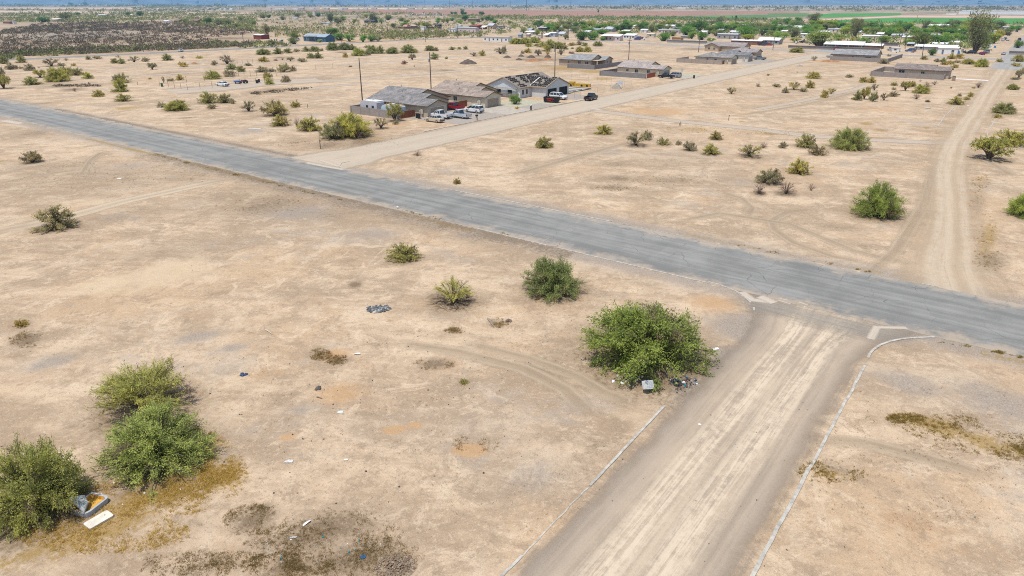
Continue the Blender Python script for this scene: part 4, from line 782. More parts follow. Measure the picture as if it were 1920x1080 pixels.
# house under construction
r = thing('unfinished_house', 'white unfinished house with dark tile stacks all over its roof', 'house', (161, 112, 0)); W, Rf, Fs = MB(), MB(), MB()
block(W, Rf, 161, 180, 117, 129, 2.9, .41, 'x', Fs=Fs); block(W, Rf, 166.2, 178.4, 111.8, 123, 2.9, .36, 'y', drop=.02, Fs=Fs)
wrapm = block_mat('white_house_wrap', (.60, .60, .585), 2.4, .62)
part('wall', W, wrapm, r); rf = part('roof', Rf, mat('roof_underlay', (.22, .185, .15), .9, .12, 1.2), r); part('fascia', Fs, mat('raw_timber', (.36, .25, .16), .85, .15, 3), r, rf)
T = MB(); g = random.Random(3)
def stack(x, y, z, ry, along):
    k = g.uniform(.85, 1.15)
    if along == 'x': T.box(x - .24 * k, x + .24 * k, y - .17, y + .17, z, z + .34 * k)
    else: T.box(x - .17, x + .17, y - .24 * k, y + .24 * k, z, z + .34 * k)
for i in range(20):          # long slope facing the street
    for j in range(7):
        x, y = 161.4 + i * .84, 117.1 + j * .86
        if 3.0 < i - j * .0 < 5.6 or g.random() < .10: continue
        zb = 2.9 + .41 * (y - 117)
        if x > 166.2 and zb < 2.9 + .36 * min(x - 166.2, 178.4 - x) + .1 and y < 123: continue
        stack(x + g.uniform(-.08, .08), y, zb + .12, 0, 'x')
for i in range(7):           # garage slope facing the cream house
    for j in range(13):
        x, y = 166.3 + i * .86, 112.0 + j * .78
        zb = 2.88 + .36 * (x - 166.2)
        if y > 117 and 2.9 + .41 * (y - 117) > zb: continue
        if g.random() < .12: continue
        stack(x, y + g.uniform(-.08, .08), zb + .12, 0, 'y')
T2 = part('tile_stacks', T, mat('stacked_tiles', (.06, .057, .056), .8, .4, 2), r, rf); T2['kind'] = 'stuff'
for y_ in (124.6, 120.6): 
    o = MB(); o.box(160.985, 160.997, y_ - .75, y_ + .75, 1.0, 2.1); part('painted_window_opening', o, mat('opening_shade_paint', (.02, .02, .02), .9, .1, 1), r)  # flat black panel on the wall paints the shade inside the opening
o = MB(); o.box(167.2, 171.8, 111.78, 111.796, 0, 2.3); part('painted_garage_opening', o, mat('opening_shade_paint', (.02, .02, .02)), r)  # garage bays: the dark interior is painted on in black too
o = MB(); o.box(173.2, 177.6, 111.78, 111.796, 0, 2.3); part('painted_garage_opening', o, mat('opening_shade_paint', (.02, .02, .02)), r)
for x_ in (162.4, 164.3): 
    o = MB(); o.box(x_ - .35, x_ + .35, 116.98, 116.997, .9, 2.2); part('painted_window_opening', o, mat('opening_shade_paint', (.02, .02, .02)), r)
sc_ = MB()
for y_ in (118, 121.4, 124.8, 128):
    sc_.tube([(160.2, y_, 0), (160.2, y_, 3.0)], .03, 4); sc_.tube([(160.75, y_, 0), (160.75, y_, 3.0)], .03, 4)
for z in (1.3, 2.7): sc_.tube([(160.2, 117.6, z), (160.2, 128.4, z)], .025, 4); sc_.box(160.2, 160.75, 117.6, 128.4, z - .04, z)
part('scaffold', sc_, STEEL, r)
d_ = MB(); d_.prism([(166.0, 3.1), (166.5, 3.25), (171.4, 5.02), (170.9, 5.0)], 'y', 117.0, 117.35); part('debris_chute', d_, TRIM, r)

# ---------------------------------------------------------------- block walls and gates
CMU = block_mat('grey_block', (.30, .262, .235)); CMU2 = block_mat('tan_block', (.36, .30, .25)); CMU3 = block_mat('dark_block', (.235, .22, .215))
def block_wall(label, pts, m, h=1.75, pil=5.0, prom=False):
    r = thing('block_wall', label, 'wall', (pts[0][0], pts[0][1], 0)); w_ = MB(); q = MB()
    for a, c_ in zip(pts[:-1], pts[1:]):
        a_, b_ = Vector((*a, 0)), Vector((*c_, 0)); L = (b_ - a_).length; t = (b_ - a_) / L
        ax = abs(t.x) > abs(t.y); lo, hi = min(a[0], c_[0]), max(a[0], c_[0]); lo2, hi2 = min(a[1], c_[1]), max(a[1], c_[1])
        if ax: w_.box(lo + .21, hi - .21, a[1] - .1, a[1] + .1, 0, h)
        else: w_.box(a[0] - .1, a[0] + .1, lo2 + .21, hi2 - .21, 0, h)
        n = max(1, round(L / pil)); e = .03 if not prom else .1
        for i in range(n + 1):
            if i == 0 and a != pts[0]: continue
            p_ = a_.lerp(b_, i / n); k = .21 if i in (0, n) else .2
            q.box(p_.x - (k if ax or i in (0, n) else .1 + e), p_.x + (k if ax or i in (0, n) else .1 + e), p_.y - (k if not ax or i in (0, n) else .1 + e), p_.y + (k if not ax or i in (0, n) else .1 + e), 0, h + .04)
    part('wall', w_, m, r); part('pilaster', q, m, r); return r
def gate(label, x0, x1, y0, y1, m, h=1.65):
    r = thing('wooden_gate', label, 'gate', (x0, y0, 0)); lf = []
    ax = abs(x1 - x0) > abs(y1 - y0)
    for k in range(2):
        mb = MB(); n = 7
        for i in range(n):
            f0, f1 = (k + i / n) / 2 + .005, (k + (i + 1) / n) / 2 - .003
            if ax: mb.box(x0 + (x1 - x0) * f0, x0 + (x1 - x0) * f1, y0 - .03, y0 + .03, .08, h)
            else: mb.box(x0 - .03, x0 + .03, min(y0 + (y1 - y0) * f0, y0 + (y1 - y0) * f1), max(y0 + (y1 - y0) * f0, y0 + (y1 - y0) * f1), .08, h)
        part('gate_leaf', mb, m, r)
    p_ = MB()
    for (a, b_) in ((x0, y0), (x1, y1)): p_.box(a - .06, a + .06, b_ - .06, b_ + .06, 0, h + .1)
    part('gate_post', p_, STEEL, r); return r
REDW = mat('red_brown_boards', (.235, .085, .042), .8, .2, 2)
block_wall('grey-brown block wall hiding two trailers beside the grey-roofed tan house', [(113.6, 117.4), (113.6, 133.6), (118.8, 133.6)], CMU, 1.8, 3.3)
gate('red-brown double gate between grey block wall and tan house garage', 114.1, 118.9, 117.2, 117.2, REDW)
block_wall('short block wall with gate behind the red pickup', [(128.2, 118.4), (134.4, 118.4)], CMU3, 1.8, 3.0)
gate('red-brown gate between the short block wall and the cream house', 135.0, 139.4, 118.4, 118.4, REDW)
block_wall('low grey block wall round the yard of the rear-porch house', [(252.2, 158.8), (252.2, 146.2), (262, 146.2), (283, 146.2)], CMU3, 1.7, 6)
block_wall('grey block wall wrapping the mottled-roof cream house', [(246, 131.6), (231.6, 131.6), (231.6, 113.2)], CMU3, 1.75, 6.1)
gate('bright red-brown gate at the end of the grey wall by the cream house', 232.4, 239.2, 113.0, 113.0, mat('red_boards', (.36, .10, .045), .8, .15, 2))
block_wall('pale panelled block wall with pilasters in front of the hipped-roof house', [(318, 134.2), (305.4, 134.2), (305.4, 113.6)], CMU2, 1.8, 3.4, True)
gate('brown gate at the end of the pale panelled wall', 306.2, 308.7, 113.4, 113.4, REDW, 1.6)
block_wall('grey block wall running round the pale grey roofed tan house', [(360.8, 81.6), (360.8, 57.4), (398, 57.4)], CMU, 1.75, 6)
block_wall('pilastered block wall enclosing the yard of the brown-roofed house', [(314.2, 44.4), (314.2, 50.6), (289.4, 50.6), (289.4, 27.4), (293.7, 27.4)], CMU, 1.75, 3.9, True)
r = thing('mailbox_pillar', 'tan masonry pillar with white cap at the head of the white drive', 'pillar', (288.6, 24.2, 0)); q = MB(); q.box(288.1, 289.1, 23.7, 24.7, 0, 1.75); part('shaft', q, block_mat('stone_pillar', (.33, .25, .18), .3, .15), r); q = MB(); q.box(287.98, 289.22, 23.58, 24.82, 1.75, 1.9); part('cap', q, TRIM, r)
# ---------------------------------------------------------------- vehicles
RUBBER = mat('tyre_rubber', (.02, .02, .02), .85, .2, 5); RIM = mat('wheel_rim', (.42, .42, .42), .35, .1, 5, metallic=.7); CARGLASS = mat('car_glass', (.02, .03, .035), .08, .1, 1, spec=.7)
LAMP_R = mat('tail_lamp_red', (.42, .02, .02), .3, .1, 4); LAMP_W = mat('head_lamp_glass', (.62, .64, .64), .15, .1, 4); BUMP = mat('dark_bumper', (.05, .05, .05), .6, .1, 4); CHROME = mat('chrome_bumper', (.55, .55, .55), .25, .05, 4, metallic=.9)
def paint(name, c, metallic=.2): return mat(name, c, .32, .05, .8, metallic=metallic, spec=.5)
def loft(mb, st, mi=0):
    """stations (x, z_low, z_high, half_width, shoulder): closed body of chamfered sections"""
    rings = []
    for (x, zl, zh, hw, sh) in st:
        rings.append([(x, -hw * .94, zl), (x, hw * .94, zl), (x, hw, zl + .14), (x, hw, zh - sh), (x, hw - sh * 1.1, zh), (x, -hw + sh * 1.1, zh), (x, -hw, zh - sh), (x, -hw, zl + .14)])
    n = 8
    for a, c_ in zip(rings[:-1], rings[1:]):
        for k in range(n): mb.face([a[k], a[(k + 1) % n], c_[(k + 1) % n], c_[k]], mi)
    mb.face(rings[0], mi); mb.face(rings[-1][::-1], mi)
def cabin(g, rf, x0, x1, t0, t1, zb, zt, hw, tw):
    """glasshouse between belt (x0..x1) and roof (t0..t1), thin body-coloured roof and pillars"""
    B = [(x0, -hw, zb), (x1, -hw, zb), (x1, hw, zb), (x0, hw, zb)]; T_ = [(t0, -tw, zt), (t1, -tw, zt), (t1, tw, zt), (t0, tw, zt)]
    g.face(B[::-1]); g.face(T_)
    for k in range(4): j = (k + 1) % 4; g.face([B[k], B[j], T_[j], T_[k]])
    rf.prism([(t0 - .05, -tw - .03), (t1 + .05, -tw - .03), (t1 + .05, tw + .03), (t0 - .05, tw + .03)], 'z', zt - .01, zt + .06)
    for s in (-1, 1):
        for f in (0, .36, .68, 1):
            p = Vector((x0 + (x1 - x0) * f, s * (hw + .004), zb)); q = Vector((t0 + (t1 - t0) * f, s * (tw + .004), zt))
            rf.tube([p, q], .045, 4)
def wheels(root, L, tr, r_, xs):
    for x in xs:
        for s in (-1, 1):
            t = MB(); t.tube([(x, s * (tr - .11), r_), (x, s * (tr + .11), r_)], r_, 14); tt = t.build('wheel', RUBBER, root)
            h = MB(); h.tube([(x, s * (tr + .06), r_), (x, s * (tr + .125), r_)], r_ * .62, 10); h.build('rim', RIM, tt)
def lamps(root, L, hw, zt, zh, big=.28):
    for s in (-1, 1):
        a = MB(); a.box(-L / 2 - .02, -L / 2 + .10, min(s * (hw - .02), s * (hw - .26)), max(s * (hw + .012), s * (hw - .26)), zt, zt + big); a.build('tail_light', LAMP_R, root)
        a = MB(); a.box(L / 2 - .12, L / 2 + .015, min(s * (hw - .42), s * (hw - .06)), max(s * (hw - .42), s * (hw - .06)), zh, zh + .17); a.build('headlight', LAMP_W, root)
def car(kind, label, x, y, rz, m, group=None, bump=None, cat=None):
    """origin on the ground under the middle, nose towards +X of its own frame"""
    nm = {'sedan': 'sedan_car', 'pickup': 'pickup_truck', 'suv': 'suv_car', 'van': 'minivan'}[kind]
    r = thing(nm, label, cat or {'sedan': 'car', 'pickup': 'pickup truck', 'suv': 'car', 'van': 'van'}[kind], (x, y, .03), rz, group)
    b = MB(); g = MB(); rf = MB(); bm_ = MB()
    if kind == 'sedan':
        L, hw, tr, wr = 4.7, .90, .80, .33
        loft(b, [(-2.35, .32, .92, .78, .10), (-2.15, .22, 1.0, .88, .10), (-1.2, .20, 1.02, .90, .08), (.9, .20, .98, .90, .08), (1.9, .22, .88, .87, .10), (2.28, .25, .74, .78, .12), (2.35, .32, .66, .70, .10)])
        cabin(g, rf, -1.75, 1.15, -1.05, .35, .98, 1.42, .82, .62); wheels(r, L, tr, wr, (-1.42, 1.40)); lamps(r, L, .80, .66, .58, .2)
    elif kind in ('suv', 'van'):
        L, hw, tr, wr = 5.0, .97, .86, .38
        loft(b, [(-2.5, .38, 1.05, .90, .08), (-2.42, .28, 1.12, .96, .06), (.95, .28, 1.10, .97, .07), (2.1 if kind == 'suv' else 1.8, .28, 1.03, .94, .10), (2.44, .3, .9, .86, .12), (2.5, .38, .8, .8, .10)])
        cabin(g, rf, -2.40, 1.3 if kind == 'suv' else 1.75, -2.15, .55 if kind == 'suv' else .5, 1.10, 1.74, .90, .74); wheels(r, L, tr, wr, (-1.5, 1.52)); lamps(r, L, .92, .92, .72, .3)
        rk = MB()
        for s in (-1, 1): rk.tube([(-1.7, s * .66, 1.84), (.2, s * .66, 1.84)], .025, 4); rk.box(-1.7, -1.64, s * .66 - .02, s * .66 + .02, 1.79, 1.83); rk.box(.14, .2, s * .66 - .02, s * .66 + .02, 1.79, 1.83)
        rk.build('roof_rail', BUMP, r)
    else:
        L, hw, tr, wr = 5.7, .98, .86, .39
        loft(b, [(-.55, .42, 1.10, .98, .06), (1.15, .42, 1.12, .98, .07), (2.2, .42, 1.08, .97, .10), (2.75, .42, 1.0, .92, .10), (2.85, .46, .92, .86, .08)])
        b.box(-2.8, -.55, -.98, -.86, .48, 1.14); b.box(-2.8, -.55, .86, .98, .48, 1.14); b.box(-2.85, -2.75, -.86, .86, .52, 1.12); b.box(-2.74, -.55, -.855, .855, .48, .66)
        cabin(g, rf, -.62, 1.35, -.42, .62, 1.10, 1.80, .90, .74); wheels(r, L, tr, wr, (-1.75, 1.82)); lamps(r, L, .96, .74, .74, .34)
        lin = MB(); lin.box(-2.73, -.58, -.84, .84, .665, .69); lin.build('bed_liner', BUMP, r)
    b.build('body', m, r, fix=True); rf.build('roof', m, r); g.build('window', CARGLASS, r, fix=True)
    bm_.box(-L / 2 - .10, -L / 2 + .02, -.86, .86, .40, .60); bm_.build('bumper', bump or BUMP, r)
    bm_ = MB(); bm_.box(L / 2 - .05, L / 2 + .06, -.82, .82, .34, .52); bm_.build('bumper', bump or BUMP, r)
    for s in (-1, 1): mr = MB(); mr.box(.95, 1.08, min(s * .94, s * 1.12), max(s * .94, s * 1.12), 1.06, 1.22); mr.build('mirror', BUMP, r)
    return r
P_WH, P_SIL, P_BLK, P_CH = paint('white_paint', (.66, .67, .67), 0), paint('silver_paint', (.42, .44, .45), .5), paint('black_paint', (.015, .016, .018)), paint('champagne_paint', (.58, .52, .41), .3)
P_RED, P_BLU, P_NAVY, P_TEAL = paint('red_paint', (.32, .02, .03)), paint('blue_paint', (.05, .12, .30)), paint('navy_paint', (.03, .05, .11)), paint('slate_blue_paint', (.16, .23, .26), .3)
UP, DN = math.pi / 2, -math.pi / 2          # nose towards +Y (away from the street) / towards the street
def park(kind, label, px, py, rz, m, **k):
    x, y = at(px, py); o = car(kind, label, x, y, rz, m, **k); PX[o.name] = (px, py, 36); return o
park('sedan', 'champagne sedan parked at the edge of the gravel drive beside two white pickups', 815, 228.5, UP, P_CH)
park('pickup', 'white pickup parked against the garage behind the champagne sedan', 826, 221.5, UP, P_WH)
park('pickup', 'white and silver pickup parked between the white pickup and the black mailbox', 862, 221, UP, paint('pale_blue_paint', (.52, .56, .60), .2), bump=CHROME)
park('pickup', 'dark red pickup parked in front of the short block wall', 851, 206, UP, P_RED, bump=CHROME)
park('van', 'white minivan parked on the concrete drive of the cream house', 889, 211, UP, P_WH)
park('suv', 'white SUV with cargo on its roof, parked facing out of the unfinished garage', 1047, 186, DN, P_WH)
park('pickup', 'black crew pickup standing on the graded street beside the wire gate panel', 1108, 187.5, .12, P_BLK)
park('pickup', 'black pickup at the garage of the mottled-roof cream house', 1249, 146.5, UP, P_BLK)
park('suv', 'silver SUV parked beside the black pickup at the cream house', 1264, 145, UP, P_SIL)
park('pickup', 'slate-blue pickup on the gravel yard beside the white house', 1424, 112, UP - .1, P_TEAL)
park('pickup', 'silver pickup parked at the end of the pale grey roofed house', 1561, 108, UP, P_SIL)
park('suv', 'red SUV stopped on the paved street behind the pale grey roof', 1567, 94, .1, P_RED)
park('sedan', 'white sedan parked alone inside the wire-fenced yard', 417.5, 161.5, UP + .1, P_WH)
park('sedan', 'raspberry red sedan parked at the corner of the residential street', 1841, 102.5, .35, paint('raspberry_paint', (.30, .02, .09)))
park('suv', 'silver SUV parked nose to tail with the raspberry red sedan', 1849, 99, .35, P_SIL)
park('sedan', 'white sedan parked across from the raspberry sedan by the wall', 1881, 102.5, .1, P_WH)
park('suv', 'white SUV first in the row parked along the residential street', 1880, 77, .1, P_WH)
park('suv', 'dark blue SUV between two white cars along the residential street', 1884, 75, .1, P_NAVY)
park('sedan', 'white car last in the row along the residential street', 1889, 76.5, .1, P_WH)
park('pickup', 'dark pickup parked across the street by the round green shrub', 1911, 76, .1, P_NAVY)
park('suv', 'dark car parked further up the residential street under a tree', 1891, 67, .1, P_BLK)
park('suv', 'small dark car at the far top of the residential street', 1906, 60, .1, P_NAVY)
park('suv', 'navy SUV parked in the yard of the white-roofed house by the street bend', 1433, 85, UP, P_NAVY)
park('sedan', 'dark red car parked beside the navy SUV in the white-roofed yard', 1441, 85.5, UP, P_RED)
park('sedan', 'white car driving along the highway past the dark brush', 339, 97, -UP + 2.9, P_WH)
park('suv', 'blue car in the cluttered yard behind the row of leaning poles', 1706, 97, UP, P_BLU)
park('suv', 'black car at the foot of the tall grey-green tree', 1819, 101, UP, P_BLK)
park('suv', 'dark car beside the white flat-roofed home near the tall tree', 1776, 100, UP, P_NAVY)
park('van', 'white van beside the blue house on the highway', 556, 76, UP, P_WH)
park('suv', 'grey SUV in the cluttered yard beside the first leaning pole', 1672, 95, UP, P_SIL)
park('sedan', 'dark car under the big light green tree', 1505, 80, UP, P_BLK)
park('suv', 'purple-blue car beside the pale mobile home with the red porch', 1195, 75, UP, paint('violet_paint', (.10, .07, .22)))

# trailers behind the block wall
def trailer(label, x0, x1, y0, y1, h, side, roofm, nose, stripe=None):
    r = thing('travel_trailer', label, 'trailer', ((x0 + x1) / 2, (y0 + y1) / 2, 0)); b = MB(); z0 = .55
    prof = [(y0, z0), (y1 - .9, z0), (y1, z0 + .7), (y1, h - .7), (y1 - .5, h - .12), (y1 - 1.0, h - .03), (y0 + .2, h - .03), (y0, h - .3)]
    b.prism([(p[0], p[1]) for p in prof], 'x', x0, x1); part('body', b, side, r, fix=True)
    t = MB(); t.prism([(y0 + .1, h - .02), (y1 - 1.0, h - .02), (y1 - 1.05, h + .06), (y0 + .15, h + .06)], 'x', x0 + .05, x1 - .05); rr = part('roof', t, roofm, r, fix=True)
    a = MB(); a.box((x0 + x1) / 2 - .4, (x0 + x1) / 2 + .4, (y0 + y1) / 2 - .5, (y0 + y1) / 2 + .5, h + .061, h + .28); part('roof_vent', a, TRIM, r, rr)
    for yy in (y0 + 1.4, y0 + 3.4): 
        g = MB(); g.box(x0 - .02, x0 - .002, yy - .4, yy + .4, z0 + .9, z0 + 1.5); part('window', g, GLASS, r)
    if stripe:
        g = MB(); g.box(x0 - .014, x0 - .003, y0 + .05, y1 - .95, z0 + .25, z0 + .75); part('stripe', g, stripe, r)
    for yy in ((y0 + y1) / 2 - .45, (y0 + y1) / 2 + .45):
        for xx in (x0 + .15, x1 - .15):
            w_ = MB(); w_.tube([(xx - .1, yy, .34), (xx + .1, yy, .34)], .34, 12); part('wheel', w_, RUBBER, r)
    t = MB(); t.tube([((x0 + x1) / 2, y1, .5), ((x0 + x1) / 2, y1 + 1.0, .5)], .05, 5); t.tube([((x0 + x1) / 2, y1 + .9, .5), ((x0 + x1) / 2, y1 + .9, 0)], .04, 5); part('hitch', t, STEEL, r); return r
trailer('white and lilac-grey travel trailer parked behind the end of the block wall', 115.4, 117.9, 126.4, 132.2, 3.1, mat('lilac_grey_panel', (.50, .48, .49), .6, .06, 1), mat('white_roof', (.66, .66, .65), .6, .06, 1), True)
trailer('pale blue and white trailer with tan roof behind the block wall gate', 114.7, 117.1, 118.4, 124.2, 2.75, mat('pale_blue_panel', (.46, .56, .62), .6, .08, 1), mat('tan_roof_skin', (.46, .35, .23), .8, .1, 1), True, mat('teal_stripe', (.06, .22, .36), .6, .1, 2))

# roll-off dumpster, yellow beam, slab and fencing of the building site
x, y = at(1034, 192); r = thing('dumpster', 'black roll-off dumpster with red lettering in front of the unfinished garage', 'dumpster', (x, y, 0), -UP + .25); b = MB()
b.prism([(-1.9, .2), (1.9, .2), (2.2, 1.5), (-2.0, 1.5)], 'y', -1.0, -.92); b.prism([(-1.9, .2), (1.9, .2), (2.2, 1.5), (-2.0, 1.5)], 'y', .92, 1.0); b.box(-1.9, 1.9, -.92, .92, .2, .32)
b.face([(-1.9, -.92, .32), (-1.9, .92, .32), (-2.0, .92, 1.5), (-2.0, -.92, 1.5)]); b.face([(1.9, .92, .32), (1.9, -.92, .32), (2.2, -.92, 1.5), (2.2, .92, 1.5)])
for i in range(5): b.box(-1.7 + i * .8, -1.6 + i * .8, -1.05, -1.0, .25, 1.45)
b.build('container', mat('black_steel', (.016, .015, .016), .6, .3, 2), r)
l_ = MB()
for i, (a0, a1, z0, z1) in enumerate(((-1.1, .5, .95, 1.2), (-.9, .2, .6, .8), (-.5, .9, .42, .52), (.65, 1.0, .9, 1.15))): l_.box(a0, a1, -1.062, -1.052, z0, z1)
l_.build('lettering', mat('red_lettering', (.35, .03, .02), .6, .3, 6), r)
t = MB()
for i in range(14): a = random.uniform(-1.6, 1.6); c_ = random.uniform(-.7, .7); t.tube([(a, c_, .9), (a + random.uniform(-.5, .5), c_ + random.uniform(-.3, .3), random.uniform(1.5, 1.75))], .05, 4)
t.build('scrap', mat('raw_timber', (.36, .25, .16)), r)
def seg_thing(name, label, cat, px0, px1, h, m, th=.5, sag=0):
    a, c_ = at(*px0), at(*px1); r = thing(name, label, cat, (a[0], a[1], 0)); b = MB(); d = Vector((c_[0] - a[0], c_[1] - a[1], 0)); n = Vector((-d.y, d.x, 0)).normalized() * th / 2; A, B_ = Vector((*a, 0)), Vector((*c_, 0))
    b.v = []; P8 = [A - n, B_ - n, B_ + n, A + n]; i = len(b.v)
    b.v += [tuple(p) for p in P8] + [tuple(p + Vector((0, 0, h))) for p in P8]
    for q in ((0, 3, 2, 1), (4, 5, 6, 7), (0, 1, 5, 4), (1, 2, 6, 5), (2, 3, 7, 6), (3, 0, 4, 7)): b.f.append(q); b.mi.append(0)
    return r, b, A, B_
YEL = mat('yellow_paint', (.48, .30, .03), .6, .15, 1)
r, b, A, B_ = seg_thing('telehandler_boom', 'long yellow telehandler boom lying behind the house foundation', 'boom', (1057, 161), (1107, 163), .95, YEL, .9)
part('boom', b, YEL, r); q = MB(); c_ = A.lerp(B_, .32); q.box(c_.x - .5, c_.x + .5, c_.y - .9, c_.y + .9, .95, 1.5); part('cab', q, YEL, r)
q = MB()
for f in (.12, .3, .7, .9): c_ = A.lerp(B_, f); q.tube([(c_.x - .62, c_.y, .34), (c_.x - .46, c_.y, .34)], .34, 10)
part('wheel', q, RUBBER, r)
r = thing('house_foundation', 'bare concrete foundation slab with forms beside the unfinished house', 'foundation', (183, 118, 0)); b = MB(); b.box(181.5, 192, 112.5, 126, 0, .14); part('slab', b, conc, r)
b = MB()
for (x0, x1, y0, y1) in ((181.2, 192.3, 112.2, 112.4), (181.2, 192.3, 126.1, 126.3), (181.2, 181.4, 112.4, 126.1), (192.1, 192.3, 112.4, 126.1), (184.5, 184.6, 113, 121), (188, 188.1, 113, 124)): b.box(x0, x1, y0, y1, .0 if x1 - x0 > .3 or True else 0, .3)
part('form_board', b, mat('grey_formwork', (.14, .13, .125), .9, .2, 2), r)
def fence(label, pts, h, gap, rails, mpost, mesh=False, pr=.035, name='wire_fence'):
    W_ = [at(*p) for p in pts]; r = thing(name, label, 'fence', (W_[0][0], W_[0][1], 0)); k = 0; wr = MB()
    for a, c_ in zip(W_[:-1], W_[1:]):
        L = math.hypot(c_[0] - a[0], c_[1] - a[1]); n = max(1, round(L / gap))
        for i in range(n if c_ != W_[-1] else n + 1):
            p = (a[0] + (c_[0] - a[0]) * i / n, a[1] + (c_[1] - a[1]) * i / n); q = MB(); hh = h * random.uniform(.95, 1.08)
            q.tube([(p[0], p[1], 0), (p[0] + random.uniform(-.03, .03), p[1], hh)], pr, 5); part('post', q, mpost, r)
        for z in rails: wr.tube([(a[0], a[1], z * h), (c_[0], c_[1], z * h)], .012, 3)
    part('wire', wr, STEEL, r); return r
POSTW = mat('weathered_post', (.11, .085, .07), .9, .2, 4)
fence('wire fence on dark posts along the road side of the white sedan yard', [(300, 163), (316, 163), (352, 169), (420, 162), (480, 157), (512, 151)], 1.9, 4.6, (.5, .98), POSTW, pr=.05)
fence('wire fence on dark posts along the back of the white sedan yard', [(315, 158), (384, 152), (437, 146), (458, 141), (482, 146), (500, 147), (527, 140)], 2.2, 5.2, (.4, .98), POSTW, pr=.055)
fence('long sparse line of thin fence posts behind the yard', [(475, 131), (520, 131), (592, 131), (655, 126)], 2.0, 7, (.5, .95), POSTW, pr=.035)
fence('chain-link fence on steel posts beyond the concrete foundation', [(1055, 150), (1087, 149), (1120, 152), (1146, 158), (1183, 166)], 1.9, 4.2, (.02, .5, .98), STEEL, pr=.03, name='chainlink_fence')
fence('chain-link fence on steel posts between foundation and graded street', [(1120, 175), (1144, 171), (1164, 167), (1183, 166)], 1.9, 4.0, (.02, .5, .98), STEEL, pr=.03, name='chainlink_fence')
fence('low wire site fence in front of the unfinished house gable', [(930, 189), (955, 191), (978, 191)], .9, 3.2, (.9,), POSTW, pr=.03)
fence('dark rail fence along the yard edge in front of the far trees', [(427, 120), (445, 120), (474, 118)], 1.5, 3, (.5, .95), POSTW, pr=.05)
for px_, lb in ((1083, 'wire gate panel standing behind the black crew pickup'),):
    x, y = at(px_, 184); r = thing('gate_panel', lb, 'gate', (x, y, 0), .4); f = MB()
    for yy in (-.9, .9): f.tube([(0, yy, 0), (0, yy, 1.9)], .035, 5)
    for z in (.1, 1.0, 1.85): f.tube([(0, -.9, z), (0, .9, z)], .03, 5)
    for i in range(8): f.tube([(0, -.8 + .2 * i, .1), (0, -.8 + .2 * i, 1.85)], .012, 3)
    f.build('frame', STEEL, r)
x, y = at(1832 - 0, 118); r = thing('gate_panel', 'pale wire gate frame standing at the mouth of the sandy lane', 'gate', (*at(1892, 119), 0), .1); f = MB()
for yy in (-2, 0, 2): f.tube([(0, yy, 0), (0, yy, 1.9)], .06, 5)
for z in (.2, 1.0, 1.8): f.tube([(0, -2, z), (0, 2, z)], .05, 5)
f.build('frame', TRIM, r)
# spoil heaps
def heap(label, px, py, wpx, hm, m, name='spoil_heap', seed=1):
    x, y = at(px, py); Rr = wpx * scale_at(px, py) / 2; g = random.Random(seed); mb = MB(); n = 18; rings = []
    for k in range(6):
        f = k / 5; rings.append([(x + math.cos(2 * math.pi * i / n) * Rr * (1 - f) * g.uniform(.85, 1.12), y + math.sin(2 * math.pi * i / n) * Rr * (1 - f) * g.uniform(.85, 1.12), hm * (1 - (1 - f) ** 1.6) * g.uniform(.85, 1.1) - .03 * (k == 0)) for i in range(n)])
    for a, c_ in zip(rings[:-1], rings[1:]):
        for i in range(n): mb.face([a[i], a[(i + 1) % n], c_[(i + 1) % n], c_[i]])
    o = mb.build(name, m, fix=True, smooth=True); tag(o, label, 'heap'); PX[o.name] = (px, py, wpx); return o
D_BR = mat('dark_spoil', (.10, .075, .06), .95, .4, .9); D_OR = mat('rusty_spoil', (.30, .155, .075), .95, .3, .9); D_GR = mat('grey_gravel_heap', (.27, .235, .19), .95, .25, 1.5)
heap('conical grey gravel heap inside the chain-link fence', 1156, 166, 20, 1.6, D_GR, seed=2); heap('dark brush heap alone on the sand beyond the pole with a grey box', 878, 119.5, 34, 1.9, D_BR, seed=3)
for i, (lb, px, py, wp, hm, m) in enumerate((('rust-brown soil heap in front of the dark heaps by the rear-porch house', 1000, 114.5, 34, 1.1, D_OR), ('rust-brown soil heap right by the utility pole by the rear-porch house', 1026, 112, 22, 1.0, D_OR), ('dark heap with branches beside the tall utility pole', 1027, 108, 14, 1.5, D_BR), ('long low dark heap in the middle of the soil heaps', 996, 108, 18, 1.2, D_BR), ('small dark heap at the end of the soil heaps', 977, 106, 12, 1.1, D_BR), ('low grey-brown heap below the small dark heap', 973, 112.5, 14, .9, D_BR), ('dark debris heap beside the tree with the visible trunk', 951, 108, 16, 1.0, D_BR),
    ('low orange spoil bank beside the silver pickup', 1556, 115.5, 36, .8, D_OR), ('flat dark grey heap on the open sand between the street and the lane', 1499, 124.5, 14, .7, D_GR), ('rusty soil patch heap behind the yard fence', 364, 119, 12, .6, D_OR))):
    heap(lb, px, py, wp, hm, m, seed=10 + i)
